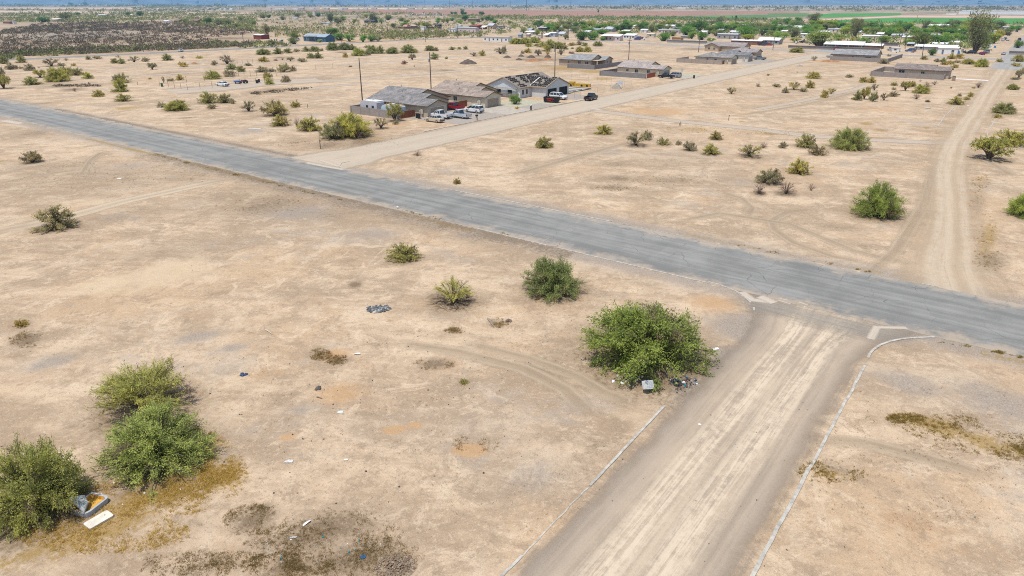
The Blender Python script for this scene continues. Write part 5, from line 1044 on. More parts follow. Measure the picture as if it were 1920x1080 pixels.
# bins, mailbox, posts
def bin_(label, px, py, m):
    x, y = at(px, py); r = thing('wheelie_bin', label, 'bin', (x, y, 0), random.uniform(0, 3)); b = MB(); b.prism([(-.27, .05), (.27, .05), (.33, 1.0), (-.33, 1.0)], 'y', -.28, .28); b.build('body', m, r, fix=True); l = MB(); l.prism([(-.35, 1.0), (.36, 1.0), (.34, 1.08), (-.33, 1.12)], 'y', -.31, .31); l.build('lid', m, r, fix=True)
    w_ = MB(); w_.tube([(-.28, -.29, .12), (-.28, -.22, .12)], .12, 8); w_.tube([(-.28, .22, .12), (-.28, .29, .12)], .12, 8); w_.build('wheel', RUBBER, r); return r
BLKP = mat('black_plastic', (.018, .018, .02), .5, .2, 4); GRNP = mat('green_plastic', (.02, .10, .06), .5, .2, 4)
bin_('black wheelie bin at the kerb of the graded street by the cream house', 1301, 147, BLKP); bin_('black wheelie bin at the foot of the meter wall by the red-brown gate', 783, 221.5, BLKP); bin_('second black bin standing by the meter wall, in its shade', 786, 222.5, BLKP)
bin_('green wheelie bin at the corner post of the fenced yard', 304, 162.5, GRNP); bin_('black bin inside the fenced yard beside the low bright bush', 482, 156, BLKP); bin_('taller black bin next to another in the fenced yard', 486, 154.5, BLKP)
def mailbox(label, px, py, h, pm, bmt):
    x, y = at(px, py); r = thing('mailbox', label, 'mailbox', (x, y, 0)); p = MB(); p.box(-.16, .16, -.16, .16, 0, h); p.build('post', pm, r); b = MB(); b.prism([(-.18, h), (.18, h), (.18, h + .25), (.1, h + .34), (-.1, h + .34), (-.18, h + .25)], 'x', -.3, .3); b.build('box', bmt, r, fix=True)
mailbox('black mailbox on a tan post at the kerb beside the parked pickups', 894, 226, 1.0, WALL_B, BLKP)
mailbox('white mailbox on a thin dark post in front of the unfinished house', 995.5, 207, 1.1, POSTW, TRIM)
def post(label, px, py, top, m, r_=.06, name='marker_post'):
    x, y = at(px, py); h = (py - top) * scale_at(px, py) * 1.02; o = MB(); o.tube([(0, 0, 0), (0, 0, h)], r_, 6); o.box(-.09, .09, -.02 - r_, -r_, h * .72, h * .98); q = o.build(name, m, None, (x, y, 0)); tag(q, label, 'post'); PX[q.name] = (px, py, 8)
post('slim dark marker post standing beside the grey lane', 1366, 226, 216, POSTW); post('leaning dark signpost at the corner of graded street and paved road', 601, 279, 262, POSTW, .07); post('short dark stake on the sand short of the fan-shaped bush', 577, 203, 196, POSTW); post('small dark stake standing alone on the sand short of the green bin', 258, 159, 154, POSTW)
x, y = at(1278, 142); r = thing('street_sign', 'pale estate sign board on a post beside the silver SUV', 'sign', (x, y, 0)); b = MB(); b.tube([(0, 0, 0), (0, 0, 1.9)], .05, 5); b.build('post', POSTW, r); b = MB(); b.box(-.04, .04, -.5, .5, 1.5, 2.6); b.build('board', mat('pale_board', (.50, .45, .36), .7, .1, 2), r)
x, y = at(1163, 164); r = thing('site_sign', 'white and blue site sign hung on the chain-link fence', 'sign', (x, y, 0)); b = MB(); b.box(-.03, .03, -.75, .75, .9, 1.9); b.build('board', mat('pale_blue_board', (.50, .56, .62), .6, .1, 1), r); b = MB(); b.box(-.025, .025, -.72, -.66, 0, .9); b.box(-.025, .025, .66, .72, 0, .9); b.build('post', STEEL, r)
# yard tractor and blue trailer
x, y = at(446, 157); r = thing('utility_trailer', 'small blue utility trailer beside a red tractor in the fenced yard', 'trailer', (x, y, 0), UP); b = MB(); b.box(-1.2, 1.2, -.7, .7, .5, 1.0); b.build('bed', P_BLU, r); b = MB()
for s in (-.8, .8): b.tube([(0, s - .08, .3), (0, s + .08, .3)], .3, 10)
b.build('wheel', RUBBER, r)
x, y = at(458, 156); r = thing('garden_tractor', 'dark red garden tractor beside the small blue trailer', 'tractor', (x, y, 0), UP); b = MB(); b.box(-.2, 1.3, -.35, .35, .5, 1.0); b.build('hood', P_RED, r); b = MB(); b.box(-1.1, -.2, -.45, .45, .45, .8); b.box(-1.0, -.5, -.25, .25, .8, 1.2); b.build('seat', BUMP, r); b = MB()
for xx, rr in ((-.8, .5), (.9, .3)):
    for s in (-.55, .55): b.tube([(xx, s - .12, rr), (xx, s + .12, rr)], rr, 12)
b.build('wheel', RUBBER, r)

# ---------------------------------------------------------------- utility poles
WOODP = mat('creosote_pole', (.10, .075, .06), .9, .2, 2)
def pole(label, px, py, top, lean=0.0, arm=True, box=False, group=None, r_=.15, name='utility_pole', m=None, armw=1.1):
    x, y = at(px, py); d = math.hypot(x, y); yy = -(top - 540) / 1280.; f, up = _c + yy * _s, -_s + yy * _c; xx = (px - 960) / 1280.
    h = CAM_H + d * up / math.hypot(f, xx); r = thing(name, label, 'utility pole', (x, y, 0), random.choice((0, UP)) if not armw > 3 else UP, group); b = MB()
    b.tube([(0, 0, -.1), (lean * h * .5, 0, h * .5), (lean * h, 0, h)], [r_ * 1.15, r_, r_ * .75], 7); b.build('shaft', m or WOODP, r); PX[r.name] = (px, py, 10)
    if arm:
        a = MB(); a.box(lean * h - armw, lean * h + armw, r_ * .8, r_ * .8 + .12, h - .75, h - .6)
        if armw > 3: a.box(-armw * .8, armw * .8, -.2, .2, h - 8, h - 7.6)
        c_ = a.build('crossarm', m or WOODP, r); i_ = MB()
        for q in (-.95, -.4, .4, .95): i_.tube([(lean * h + q * armw, r_ * .8 + .06, h - .6), (lean * h + q * armw, r_ * .8 + .06, h - .42)], .05, 5)
        i_.build('insulator', STEEL, c_)
    if box:
        t = MB(); t.tube([(.34, 0, h * .74), (.34, 0, h * .74 + .95)], .27, 10); t.box(.1, .3, -.05, .05, h * .74 + .3, h * .74 + .5); t.build('transformer', STEEL, r)
pole('tall bare utility pole rising behind the white and lilac trailer', 679.5, 188, 108, arm=False); pole('utility pole with grey transformer behind the two tan houses', 808.5, 169, 98, box=True, arm=False)
pole('utility pole beside the soil heaps behind the unfinished house', 1040, 146, 80, arm=False, box=True); pole('utility pole with crossarm behind the mottled-roof house', 1178.5, 112, 73, box=True); pole('utility pole behind the hipped-roof house', 1309.5, 98, 71, box=True)
pole('thick dark pole beside the paved street at the big dark green tree', 1065, 75, 49, r_=.3, arm=False); pole('thin pole in front of the grey-roofed home by the paved street', 1046.5, 74, 57, arm=False)
for i, (lb, px, py, tp, ln) in enumerate((('leaning pole, first of the row behind the pale grey roof', 1652, 95, 64, .12), ('leaning pole with dark top, second of the row in the cluttered yard', 1686, 89, 59, .1), ('thick leaning pole between two others in the cluttered yard', 1697, 92, 65, .14), ('short pole beside the white flat-roofed homes', 1717, 97, 80, 0), ('tall pole standing at the verge in front of the white homes', 1729, 106, 63, .06), ('pole on the paved street corner by the white-roofed yard', 1449, 94, 70, 0), ('pole behind the white roof with a red-brown wall', 1412, 78, 56, 0), ('second pole behind the white roof with a red-brown wall', 1384, 76, 56, 0), ('pole by the big round trees among the mobile homes', 1342, 70, 58, 0),
    ('lone pole in the dark brush beside the highway', 269, 97, 65, 0), ('slim lone pole in the brown scrub short of the red barn', 458, 89, 53, 0), ('slim pole between the blue house and its roadside trees', 641, 80, 49, 0), ('pole near the pink dome behind the long grey fence', 727, 63, 41, 0), ('pole in front of the long grey fence and white shed', 797.5, 79, 50, 0), ('pole behind the white shed at the end of the fence', 803, 65, 41, 0), ('pole standing before the white mobile home with the teal roof', 858.5, 71, 45, 0), ('pole in front of the camper at the teal-roofed home', 845.5, 62, 47, 0), ('pole at the end of the long tan mobile home', 900, 70, 54, 0), ('brown pole beside the carport of the red building', 903.5, 66, 54, 0),
    ('pole far out on the tan plain before the ploughed field', 444, 43, 28, 0), ('thin pole standing in the scrub beside the parked white cars', 858, 22, 14, 0), ('pole at the edge of the ploughed field', 1083, 31, 24, 0), ('second pole at the edge of the ploughed field', 1129, 32, 24, 0), ('thin pole at the edge of the bright green field', 1718, 42, 28, 0), ('pole in front of the bright green field by the town trees', 1577, 44, 32, 0), ('pole behind the town trees by the small olive field', 1443, 47, 32, 0), ('stub pole beside the tall tree at the green field', 1792, 47, 40, 0))):
    pole(lb, px, py, tp, ln, arm=i % 3 != 1, r_=.16 if py > 55 else .2)
TOWER = mat('blue_grey_steel', (.16, .19, .21), .6, .1, .2, metallic=.3)
for i, (px, base) in enumerate(((124, 10.5), (151, 10.5), (230, 12.5), (324, 13), (417, 13.5), (498, 14), (571, 14.5), (630, 15), (684, 15.5), (751, 15.5), (797, 15.5), (843, 16), (886, 14.5), (957, 14), (987, 20), (1070, 16.5))):
    pole('slender steel transmission pylon in the row across the far plain', px, base, -8 - i * .2, 0, True, False, 'row of transmission pylons', .9, 'transmission_pylon', TOWER, 6.0)
# ---------------------------------------------------------------- homes, sheds and trees of the settlement, far field buildings
WHT = mat('white_metal', (.66, .66, .65), .5, .06, .6); WHR = mat('bright_white_roof', (.74, .74, .73), .55, .06, .4); TIN = mat('tin_roof', (.42, .44, .46), .45, .12, .6); BLR = mat('blue_grey_roof', (.27, .33, .37), .7, .1, .5); GRR = mat('sage_roof', (.30, .37, .36), .7, .1, .5)
CRM = mat('cream_siding', (.55, .50, .41), .8, .08, .8); TANS = mat('tan_siding', (.42, .33, .24), .85, .1, .8); BRN = mat('brown_siding', (.20, .13, .095), .85, .15, .8); REDS = mat('barn_red', (.20, .045, .035), .8, .15, .6); BLS = mat('deep_blue_siding', (.055, .125, .20), .75, .1, .6); GYS = mat('grey_siding', (.30, .29, .28), .85, .1, .8); DKS = mat('dark_siding', (.07, .065, .065), .85, .15, .8); PNK = mat('pink_canvas', (.50, .22, .20), .8, .1, .5); PLY = mat('plywood', (.42, .26, .14), .85, .12, 1); PKW = mat('pale_pink_wall', (.55, .46, .44), .8, .06, .8)
def home(name, label, px, base, wpx, hpx, wall, roof, style='low', depth=4.6, cat='mobile home', wins=None, porch=False):
    """long side runs along the paved road; px/base = middle of its foot in the photograph"""
    k = scale_at(px, base); x, y = at(px, base); dist = math.hypot(x, y)
    lat = abs(-x * .0 + (_rt[1])) ; a = abs(_rt[1]); b_ = abs(_rt[0])
    Lw = max(2.2, (wpx * k - depth * b_ * .8) / a); depth = min(depth, max(2.2, wpx * k * .8)); H = max(1.8, hpx * k - depth * 25 / dist * .6)
    r = thing(name, label, cat, (x + depth * .5, y, 0)); PX[r.name] = (px, base, wpx)
    hx, hy = depth / 2, Lw / 2; W, Rf = MB(), MB()
    if style == 'low': block(W, Rf, -hx, hx, -hy, hy, H * .86, .28 * H / max(depth, 2) / .5 * .5, 'y', oh=.3, th=.1)
    elif style == 'flat': zf, zb = (H * .74, H * 1.06) if roof is not wall else (H, H); W.prism([(-hx, 0), (hx, 0), (hx, zb - .12), (-hx, zf - .12)], 'y', -hy, hy); Rf.prism([(-hx - .3, zf - .13), (hx + .3, zb - .11), (hx + .3, zb), (-hx - .3, zf)], 'y', -hy - .3, hy + .3)
    elif style == 'gable': block(W, Rf, -hx, hx, -hy, hy, H * .66, .68 * H / depth, 'y', oh=.35, th=.12)
    elif style == 'carport':
        Rf.prism([(-hx, H * .58), (hx, H * 1.05), (hx, H * 1.05 + .15), (-hx, H * .58 + .15)], 'y', -hy, hy)
        for s in (-1, 1):
            for t in (-.95, -.3, .35, .95): W.box(s * hx * .95 - .08, s * hx * .95 + .08, hy * t - .08, hy * t + .08, 0, H * (.6 if s < 0 else 1.04))
        W.box(hx * .5, hx * .5 + .1, -hy * .9, hy * .9, 0, H * .8)
    elif style == 'dome':
        n = 8; W.box(-hx, hx, -hy, hy, 0, H * .35)
        Rf.prism([(-hx * 1.05 * math.cos(math.pi * i / n), H * .35 + H * .65 * math.sin(math.pi * i / n)) for i in range(n + 1)][::-1], 'y', -hy, hy)
    W.build('wall' if style != 'carport' else 'post', wall, r); Rf.build('roof', roof, r)
    n = wins if wins is not None else (max(1, int(Lw / 3.2)) if style in ('low', 'flat', 'gable') and wpx >= 12 else 0)
    for i in range(n):
        yy = -hy + (i + .5) * 2 * hy / n; g = MB()
        if i % 3 == 1: g.box(-hx - .06, -hx - .005, yy - .45, yy + .45, .15, min(2.05, H * .7)); g.build('door', BRN, r)
        else: g.box(-hx - .06, -hx - .005, yy - .6, yy + .6, min(.95, H * .35), min(1.95, H * .68)); g.build('window', GLASS, r)
    if porch:
        q = MB(); q.box(-hx - 2.2, -hx - .35, -hy * .3, hy * .5, H * .74, H * .8)
        for t in (-.28, .48): q.box(-hx - 2.15, -hx - 2.0, hy * t - .07, hy * t + .07, 0, H * .74)
        q.build('porch', TANS, r)
    return r
for q in [
 # along the paved street and behind
 ('storage_container', 'slate-grey storage box on the sand behind the bright hedge', 974, 71, 9, 8, GYS, BLR, 'flat', 3, 'container', 0), ('storage_shed', 'tan storage box beside the slate-grey one', 989, 70.5, 9, 8, TANS, CRM, 'flat', 3, 'shed', 0), ('storage_shed', 'low pinkish box between the tan and cream boxes', 998, 72, 9, 4.5, PKW, CRM, 'flat', 3, 'shed', 0), ('storage_shed', 'cream box at the end of the bright hedge', 1011, 72, 9, 6.5, CRM, CRM, 'flat', 3, 'shed', 0),
 ('carport', 'white carport beside the row of storage boxes', 1022, 69.5, 14, 6, GYS, WHR, 'carport', 5, 'carport', 0), ('mobile_home', 'blue-walled mobile home with white roof next to the white carport', 1035, 69, 16, 8, mat('pale_blue_siding', (.36, .42, .50), .8, .06, .8), WHR, 'low', 4.5), ('mobile_home', 'cream gabled home with grey roof behind the thin street pole', 1052, 70, 18, 10, CRM, TIN, 'gable', 7), ('mobile_home', 'dark-walled home with pale grey roof set back among trees', 1016, 58.5, 20, 7.5, DKS, TIN, 'low', 7), ('cabin', 'small red-brown cabin beside the dark-walled home', 993, 61, 12, 8, mat('rust_siding', (.26, .12, .07), .85, .1, .8), BLR, 'gable', 6, 'cabin'),
 ('mobile_home', 'long pale mobile home with red porch opposite the lone round bush', 1144, 76, 38, 11, PKW, WHR, 'flat', 5, 'mobile home', 5, True), ('mobile_home', 'white boxy mobile home next to the pale one with the red porch', 1179, 73, 24, 9, WHT, WHR, 'flat', 5, 'mobile home', 4), ('mobile_home', 'grey-roofed home behind the dark treeline', 1140, 60, 20, 8, GYS, TIN, 'gable', 8), ('mobile_home', 'tiny white roof in the middle of the dark treeline', 1170, 56, 10, 3.5, WHT, WHR, 'flat', 4, 'mobile home', 0),
 ('mobile_home', 'cream trailer behind the bright round shade tree by the street', 1219, 70, 16, 7, CRM, CRM, 'low', 4), ('mobile_home', 'white-roofed home deep among the first town trees', 1217, 54, 18, 5, GYS, WHR, 'gable', 7), ('mobile_home', 'long home with sage roof and white eave behind the cream trailer', 1253, 62.5, 38, 7, PKW, GRR, 'low', 5), ('mobile_home', 'small white roof in line with the sage-roofed home', 1206, 61, 14, 6, WHT, WHR, 'flat', 4, 'mobile home', 1),
 ('shed', 'orange plywood shed behind the long grey boundary wall', 1268, 77, 20, 7, PLY, PLY, 'flat', 4, 'shed', 0), ('shed', 'blue-roofed shed behind the orange plywood one', 1283, 72, 18, 5, GYS, BLR, 'low', 5, 'shed', 0), ('mobile_home', 'grey-roofed cottage between two big dark trees', 1297, 61, 17, 6, GYS, TIN, 'gable', 7),
 ('mobile_home', 'grey home with white-fronted carport roof below the dense town trees', 1363, 73, 40, 10, GYS, TIN, 'low', 7), ('mobile_home', 'bright white tilted roof behind the grey home', 1376, 63, 17, 5, WHT, WHR, 'flat', 4, 'mobile home', 0), ('mobile_home', 'long white-roofed home with red-brown walls behind the tan gable house', 1398, 84, 54, 9, mat('red_brown_siding', (.24, .11, .075), .85, .15, .8), WHR, 'low', 6, 'mobile home', 5), ('mobile_home', 'grey home with white roof at the street bend, cars in its yard', 1440, 83, 42, 12, GYS, WHR, 'gable', 8), 
 ('mobile_home', 'white home with flat roof next to the yellow-green tree, mid town', 1483, 58, 36, 9, WHT, WHR, 'flat', 6), ('mobile_home', 'long bluish home with tin roof beside it, mid town', 1454, 60, 30, 6, GYS, TIN, 'low', 5), ('carport', 'long white carport with dark bays behind a low wall', 1579, 91, 66, 12, GYS, WHR, 'carport', 7, 'carport', 0), ('mobile_home', 'brown home with scalloped white roof past the long carport', 1632, 91, 40, 9, BRN, WHR, 'gable', 6), ('mobile_home', 'white roof glimpsed behind the big light green tree', 1508, 70, 16, 7, WHT, WHR, 'low', 4), ('mobile_home', 'pale tin-roofed home behind the palm trees', 1566, 61, 28, 7, CRM, TIN, 'low', 6), ('mobile_home', 'tin-roofed workshop with white eave near the tall grey trees', 1634, 76, 36, 10, CRM, WHR, 'low', 7), ('mobile_home', 'small cream roof under the trees below the green field', 1563, 43, 12, 3.5, CRM, WHR, 'low', 5, 'mobile home', 0), ('mobile_home', 'mauve home between the grey trees and yellow bushes', 1613, 57, 12, 5, PKW, TIN, 'low', 5),
 ('mobile_home', 'white flat roof long home at the verge behind the tall pole', 1752, 95, 66, 10, GYS, WHR, 'flat', 7, 'mobile home', 3), ('mobile_home', 'white-walled home with pitched roof beside the flat-roofed one', 1776, 101, 36, 13, WHT, WHR, 'low', 6, 'mobile home', 2), ('mobile_home', 'long white shed roof behind the white-walled homes', 1759, 86, 30, 5, TANS, WHR, 'flat', 5, 'mobile home', 0), ('box_trailer', 'dark open-ended box trailer in the cluttered yard', 1706, 87, 14, 7, DKS, TIN, 'flat', 4, 'trailer', 0), ('mobile_home', 'white and rust tall shed behind the box trailer', 1708, 77, 16, 10, mat('rust_siding', (.26, .12, .07)), WHR, 'flat', 5), ('mobile_home', 'tin roof among the leaning poles', 1696, 67, 14, 5, GYS, TIN, 'low', 5), ('mobile_home', 'white-roofed home behind hedges near the bright green field', 1758, 54, 34, 8, GYS, WHR, 'gable', 7), ('mobile_home', 'tan-walled home beside the dark conical tree near the green field', 1796, 53, 10, 6, TANS, WHR, 'low', 5), ('mobile_home', 'white roof under the tall grey-green tree', 1787, 83, 20, 5, WHT, WHR, 'flat', 5, 'mobile home', 0), ('mobile_home', 'pale roof behind the tall grey-green tree', 1818, 67, 14, 5, PKW, TIN, 'low', 5), ('mobile_home', 'white roof beside the yellow street trees', 1860, 62, 14, 5, WHT, WHR, 'low', 5), ('mobile_home', 'pale roof behind the leaning dark tree', 1845, 54, 16, 5, PKW, TIN, 'low', 5), ('mobile_home', 'pinkish low house near the top of the residential street', 1884, 56, 16, 6, PKW, TIN, 'low', 6),
 ('travel_trailer', 'white camper parked in the cluttered yard by the leaning poles', 1678, 97, 16, 8, WHT, WHT, 'flat', 3, 'camper', 1), ('boundary_wall', 'long grey boundary wall before the orange plywood shed', 1287, 81, 64, 5, GYS, GYS, 'flat', .4, 'wall', 0), ('boundary_wall', 'low grey wall along the long white carport', 1560, 93.5, 130, 4.5, CMU, CMU, 'flat', .4, 'wall', 0), ('boundary_wall', 'grey wall on the street corner past the sandy lane', 1916, 103, 34, 5, CMU2, CMU2, 'flat', .4, 'wall', 0), ('boundary_wall', 'dark block wall behind the leaning poles', 1669, 86, 22, 5, CMU3, CMU3, 'flat', .4, 'wall', 0),
 # beyond the highway
 ('mobile_home', 'deep blue house with grey roof and pale porch on the highway', 590, 78, 62, 14, BLS, BLR, 'gable', 8, 'house', 6, True), ('barn', 'red barn with white roof in the brown scrub', 483, 73.5, 28, 9, REDS, WHR, 'low', 7, 'barn', 0), ('mobile_home', 'long tan mobile home with white walls at the highway bend', 929, 78, 54, 10, WHT, TANS, 'low', 5, 'mobile home', 6), ('mobile_home', 'white mobile home with teal roof beyond the highway', 872, 61, 46, 10, PKW, GRR, 'low', 5, 'mobile home', 5), ('camper', 'white camper beside the teal-roofed mobile home', 848, 61, 15, 7, WHT, WHT, 'flat', 3, 'camper', 2), ('shed', 'pale roof behind the white camper', 858, 52, 14, 5, CRM, WHT, 'low', 4, 'shed', 0), ('house', 'brick-red flat house behind the teal-roofed home', 887, 54.5, 22, 7.5, REDS, mat('red_roof', (.22, .06, .045), .8, .1, .6), 'flat', 8, 'house', 0), ('carport', 'white carport on brown posts beside the brick-red house', 905, 55, 13, 6, BRN, WHR, 'carport', 5, 'carport', 0), ('house', 'tan house with grey gable roof beside the white carport', 919, 54.5, 17, 10, TANS, TIN, 'gable', 8, 'house'), ('shed', 'grey fenced pen past the tan gable house', 937, 53.5, 16, 5, GYS, GYS, 'flat', 3, 'shed', 0),
 ('tent', 'pink domed canopy behind the long dark fence', 759.5, 52.5, 13, 6, PNK, PNK, 'dome', 6, 'canopy', 0), ('shed', 'brown lean-to beside the pink dome', 774, 52, 12, 4.5, BRN, TANS, 'flat', 4, 'shed', 0), ('shed', 'small white shed at the middle of the long dark fence', 792.5, 57, 9, 7, WHT, WHT, 'flat', 3, 'shed', 0), ('shed', 'dark open shed roof behind the long fence', 817, 50, 20, 5, DKS, DKS, 'carport', 6, 'shed', 0), ('board_fence', 'long dark board fence, stretch beside the pink dome', 762, 54.3, 56, 3.5, mat('dark_boards', (.15, .12, .11), .9, .2, .5), mat('dark_boards', (.15, .12, .11)), 'flat', .3, 'fence', 0), ('board_fence', 'long dark board fence, stretch past the white shed', 813, 55, 32, 4.5, mat('dark_boards', (.15, .12, .11)), mat('dark_boards', (.15, .12, .11)), 'flat', .3, 'fence', 0),
 ('water_tank', 'cream cylindrical water tank on the scrub plain', 588.5, 30, 9, 9, CRM, CRM, 'flat', 9, 'tank', 0), ('mobile_home', 'white trailer in the scrub below the water tank', 552, 36, 14, 4, WHT, WHT, 'low', 4), ('house', 'dark house under a big grey tree on the scrub plain', 692, 43.5, 26, 6, DKS, DKS, 'gable', 8, 'house', 0), ('mobile_home', 'white van-like home beside the dark house on the scrub plain', 714, 42, 10, 4, WHT, TIN, 'low', 4), ('house', 'dark-roofed homestead with cars among trees at the field edge', 885, 41.5, 22, 5.5, BRN, DKS, 'low', 8, 'house', 0), ('mobile_home', 'white clutter of trailers between two grey trees', 610, 46, 20, 4, WHT, TIN, 'low', 4), ('mobile_home', 'white roof in the gap of the two grey trees', 624, 41, 9, 4, WHT, WHT, 'low', 4), ('shed', 'tiny pale shed behind the water tank', 601, 30, 7, 2.5, WHT, WHT, 'low', 5, 'shed', 0),
 ('house', 'tan house with broad pale roof at the edge of the dark brush', 100, 40.5, 34, 6, TANS, CRM, 'gable', 14, 'house', 0), ('mobile_home', 'long white-roofed home in the green scrub', 191, 31, 28, 4, GYS, WHR, 'low', 8, 'mobile home', 0), ('mobile_home', 'white home next to a round dark tree in the scrub', 246, 31, 12, 4, WHT, WHR, 'low', 7), ('mobile_home', 'white trailer at the back edge of the dark brush', 311, 43, 18, 4.5, WHT, WHR, 'low', 5), ('house', 'red-brown house beside the white trailer at the brush edge', 331, 43.5, 20, 7, mat('red_brown_siding', (.24, .11, .075)), BRN, 'gable', 10, 'house', 0), ('house', 'brown gabled house with dark shed at the brush edge', 364, 43.5, 26, 7, mat('brick_brown', (.22, .12, .08), .85, .1, .8), BRN, 'gable', 10, 'house', 0), ('shed', 'rusty long shed at the picture edge behind the brush', 12, 44.5, 30, 5, mat('rust_siding', (.26, .12, .07)), BRN, 'flat', 8, 'shed', 0), ('storage_tank', 'white tank at the end of the rusty shed', 25, 45.5, 6, 5, WHT, WHT, 'flat', 4, 'tank', 0),
 ('greenhouse', 'huge white greenhouse roof beyond the bright green field', 1866, 27, 130, 6.2, WHR, WHR, 'flat', 90, 'greenhouse', 0), ('greenhouse', 'lower white shed in front of the huge greenhouse', 1783, 27.4, 26, 2.2, WHR, WHR, 'flat', 30, 'greenhouse', 0)]:
    home(*q)
def far_row(label, cat, name, px0, px1, py, n, hpx, mats_, group):
    for i in range(n):
        px = px0 + (px1 - px0) * (i + random.uniform(.2, .8)) / n; h = home(name, label, px, py + random.uniform(-.5, .5), (px1 - px0) / n * random.uniform(.45, .85), hpx * random.uniform(.8, 1.2), random.choice(mats_), WHR, 'low', 9, cat, 0); h['group'] = group
far_row('pale home in the long row beyond the tan strip, past the green scrub', 'mobile home', 'mobile_home', 255, 440, 19.3, 16, 2.6, [WHT, CRM, GYS], 'long row of pale homes behind the scrub')
far_row('white vehicle in the row parked in the scrub before the ploughed field', 'vehicle', 'parked_car', 766, 832, 28.6, 12, 2.6, [WHT, P_NAVY, WHT, P_SIL], 'row of parked vehicles at the ploughed field')
far_row('pale roof in the distant town strip beyond the ploughed field', 'building', 'house', 490, 830, 17.6, 20, 2.3, [WHT, CRM, GYS], 'distant town strip')
far_row('pale roof on the far plain below the hills at the green field side', 'building', 'house', 1230, 1690, 16.5, 16, 1.8, [WHT, CRM], 'pale roofs on the far plain')
far_row('pale roof by the pylons at the far edge of the scrub', 'building', 'house', 120, 250, 10.2, 7, 1.8, [WHT, CRM], 'pale roofs by the far pylons')

# trees
def tree_meshes(seed, lobes, n, leaf, trunk_h, spread_, tall=1.0, palm=False):
    """unit tree: height 1, crown radius 0.5; leaf faces gathered in uneven lobes round forked limbs"""
    g = np.random.default_rng(seed); mb = MB(); pos, dr, tint = [], [], []
    if palm:
        mb.tube([(0, 0, 0), (.02, 0, .5), (0, 0, .9)], [.045, .035, .04], 6)
        for k in range(30):
            a = g.uniform(0, 6.28); e = g.uniform(-.5, 1.2)
            for s in np.linspace(.1, 1, 9):
                p = np.array([math.cos(a) * math.cos(e) * s * .36, math.sin(a) * math.cos(e) * s * .36, .9 + (math.sin(e) * s - .55 * s * s) * .28])
                for q in (-1, 1): pos.append(p); dr.append(np.array([-math.sin(a) * q + math.cos(a) * .6, math.cos(a) * q + math.sin(a) * .6, -.3])); tint.append(g.uniform(.2, .9))
        pos, dr, tint = np.array(pos), unit(np.array(dr)), np.array(tint); l = np.full(len(pos), .13); wd = np.full(len(pos), .03)
    else:
        for k in range(lobes):
            a = g.uniform(0, 6.28); rr = spread_ * math.sqrt(g.random()); z = trunk_h + (1 - trunk_h) * (.2 + .68 * g.random()) * (1 - .25 * rr / .5)
            c_ = np.array([math.cos(a) * rr, math.sin(a) * rr, min(z, .86)]); sz = g.uniform(.11, .22)
            mb.tube([(0, 0, 0), (c_[0] * .25, c_[1] * .25, trunk_h * .9), tuple(c_)], [.035, .024, .006], 4, cap=False)
            m = int(n / lobes * (sz / .16) ** 2); d = unit(g.normal(0, 1, (m, 3))); rad = g.random((m, 1)) ** .45
            pos.append(c_ + d * rad * sz * np.array([1, 1, .8])); dr.append(unit(d + g.normal(0, .6, (m, 3)) + [0, 0, -.15])); tint.append(np.clip(g.normal(.5, .2) + g.normal(0, .18, m), 0, 1))
        pos, dr, tint = np.concatenate(pos), np.concatenate(dr), np.concatenate(tint); l = leaf * g.uniform(.6, 1.35, len(pos)); wd = l * .5
    nr = unit(g.normal(0, 1, pos.shape) + unit(pos - [0, 0, .3]) * 1.3)
    return quads_mesh('crown', pos, dr, nr, l, wd, tint, LEAF), mb.mesh('trunk', BARK)
TREE = {'round0': tree_meshes(21, 20, 3000, .055, .04, .32), 'round1': tree_meshes(22, 24, 3000, .055, .0, .36), 'round2': tree_meshes(23, 16, 2600, .06, .08, .31), 'loose': tree_meshes(24, 15, 1900, .06, .1, .35), 'tall': tree_meshes(25, 26, 3600, .045, .10, .33), 'palm': tree_meshes(26, 1, 1, .1, .9, .3, palm=True)}
DKG, MDG, LTG, YLG, GYG = (.062, .125, .034), (.09, .185, .040), (.14, .22, .05), (.185, .225, .045), (.125, .145, .08)
def put_tree(px, base, wpx, hpx, kind, tone, label=None):
    k = scale_at(px, base); x, y = at(px, base); cr, tr_ = TREE[kind]
    r = thing('palm_tree' if kind == 'palm' else 'shade_tree', label or '-', 'palm tree' if kind == 'palm' else 'tree', (x + wpx * k * .3, y, -.02), random.uniform(0, 6.28)); s = wpx * k * 1.36; r.scale = (s, s, hpx * k * 1.14)
    v = random.uniform(.88, 1.12); f = link('crown', cr, r); f.color = (tone[0] * v, tone[1] * v, tone[2] * v, 1); link('trunk', tr_, r); PX[r.name] = (px, base, wpx)
    if not label: NEED.append((r, tone, wpx, hpx, kind))
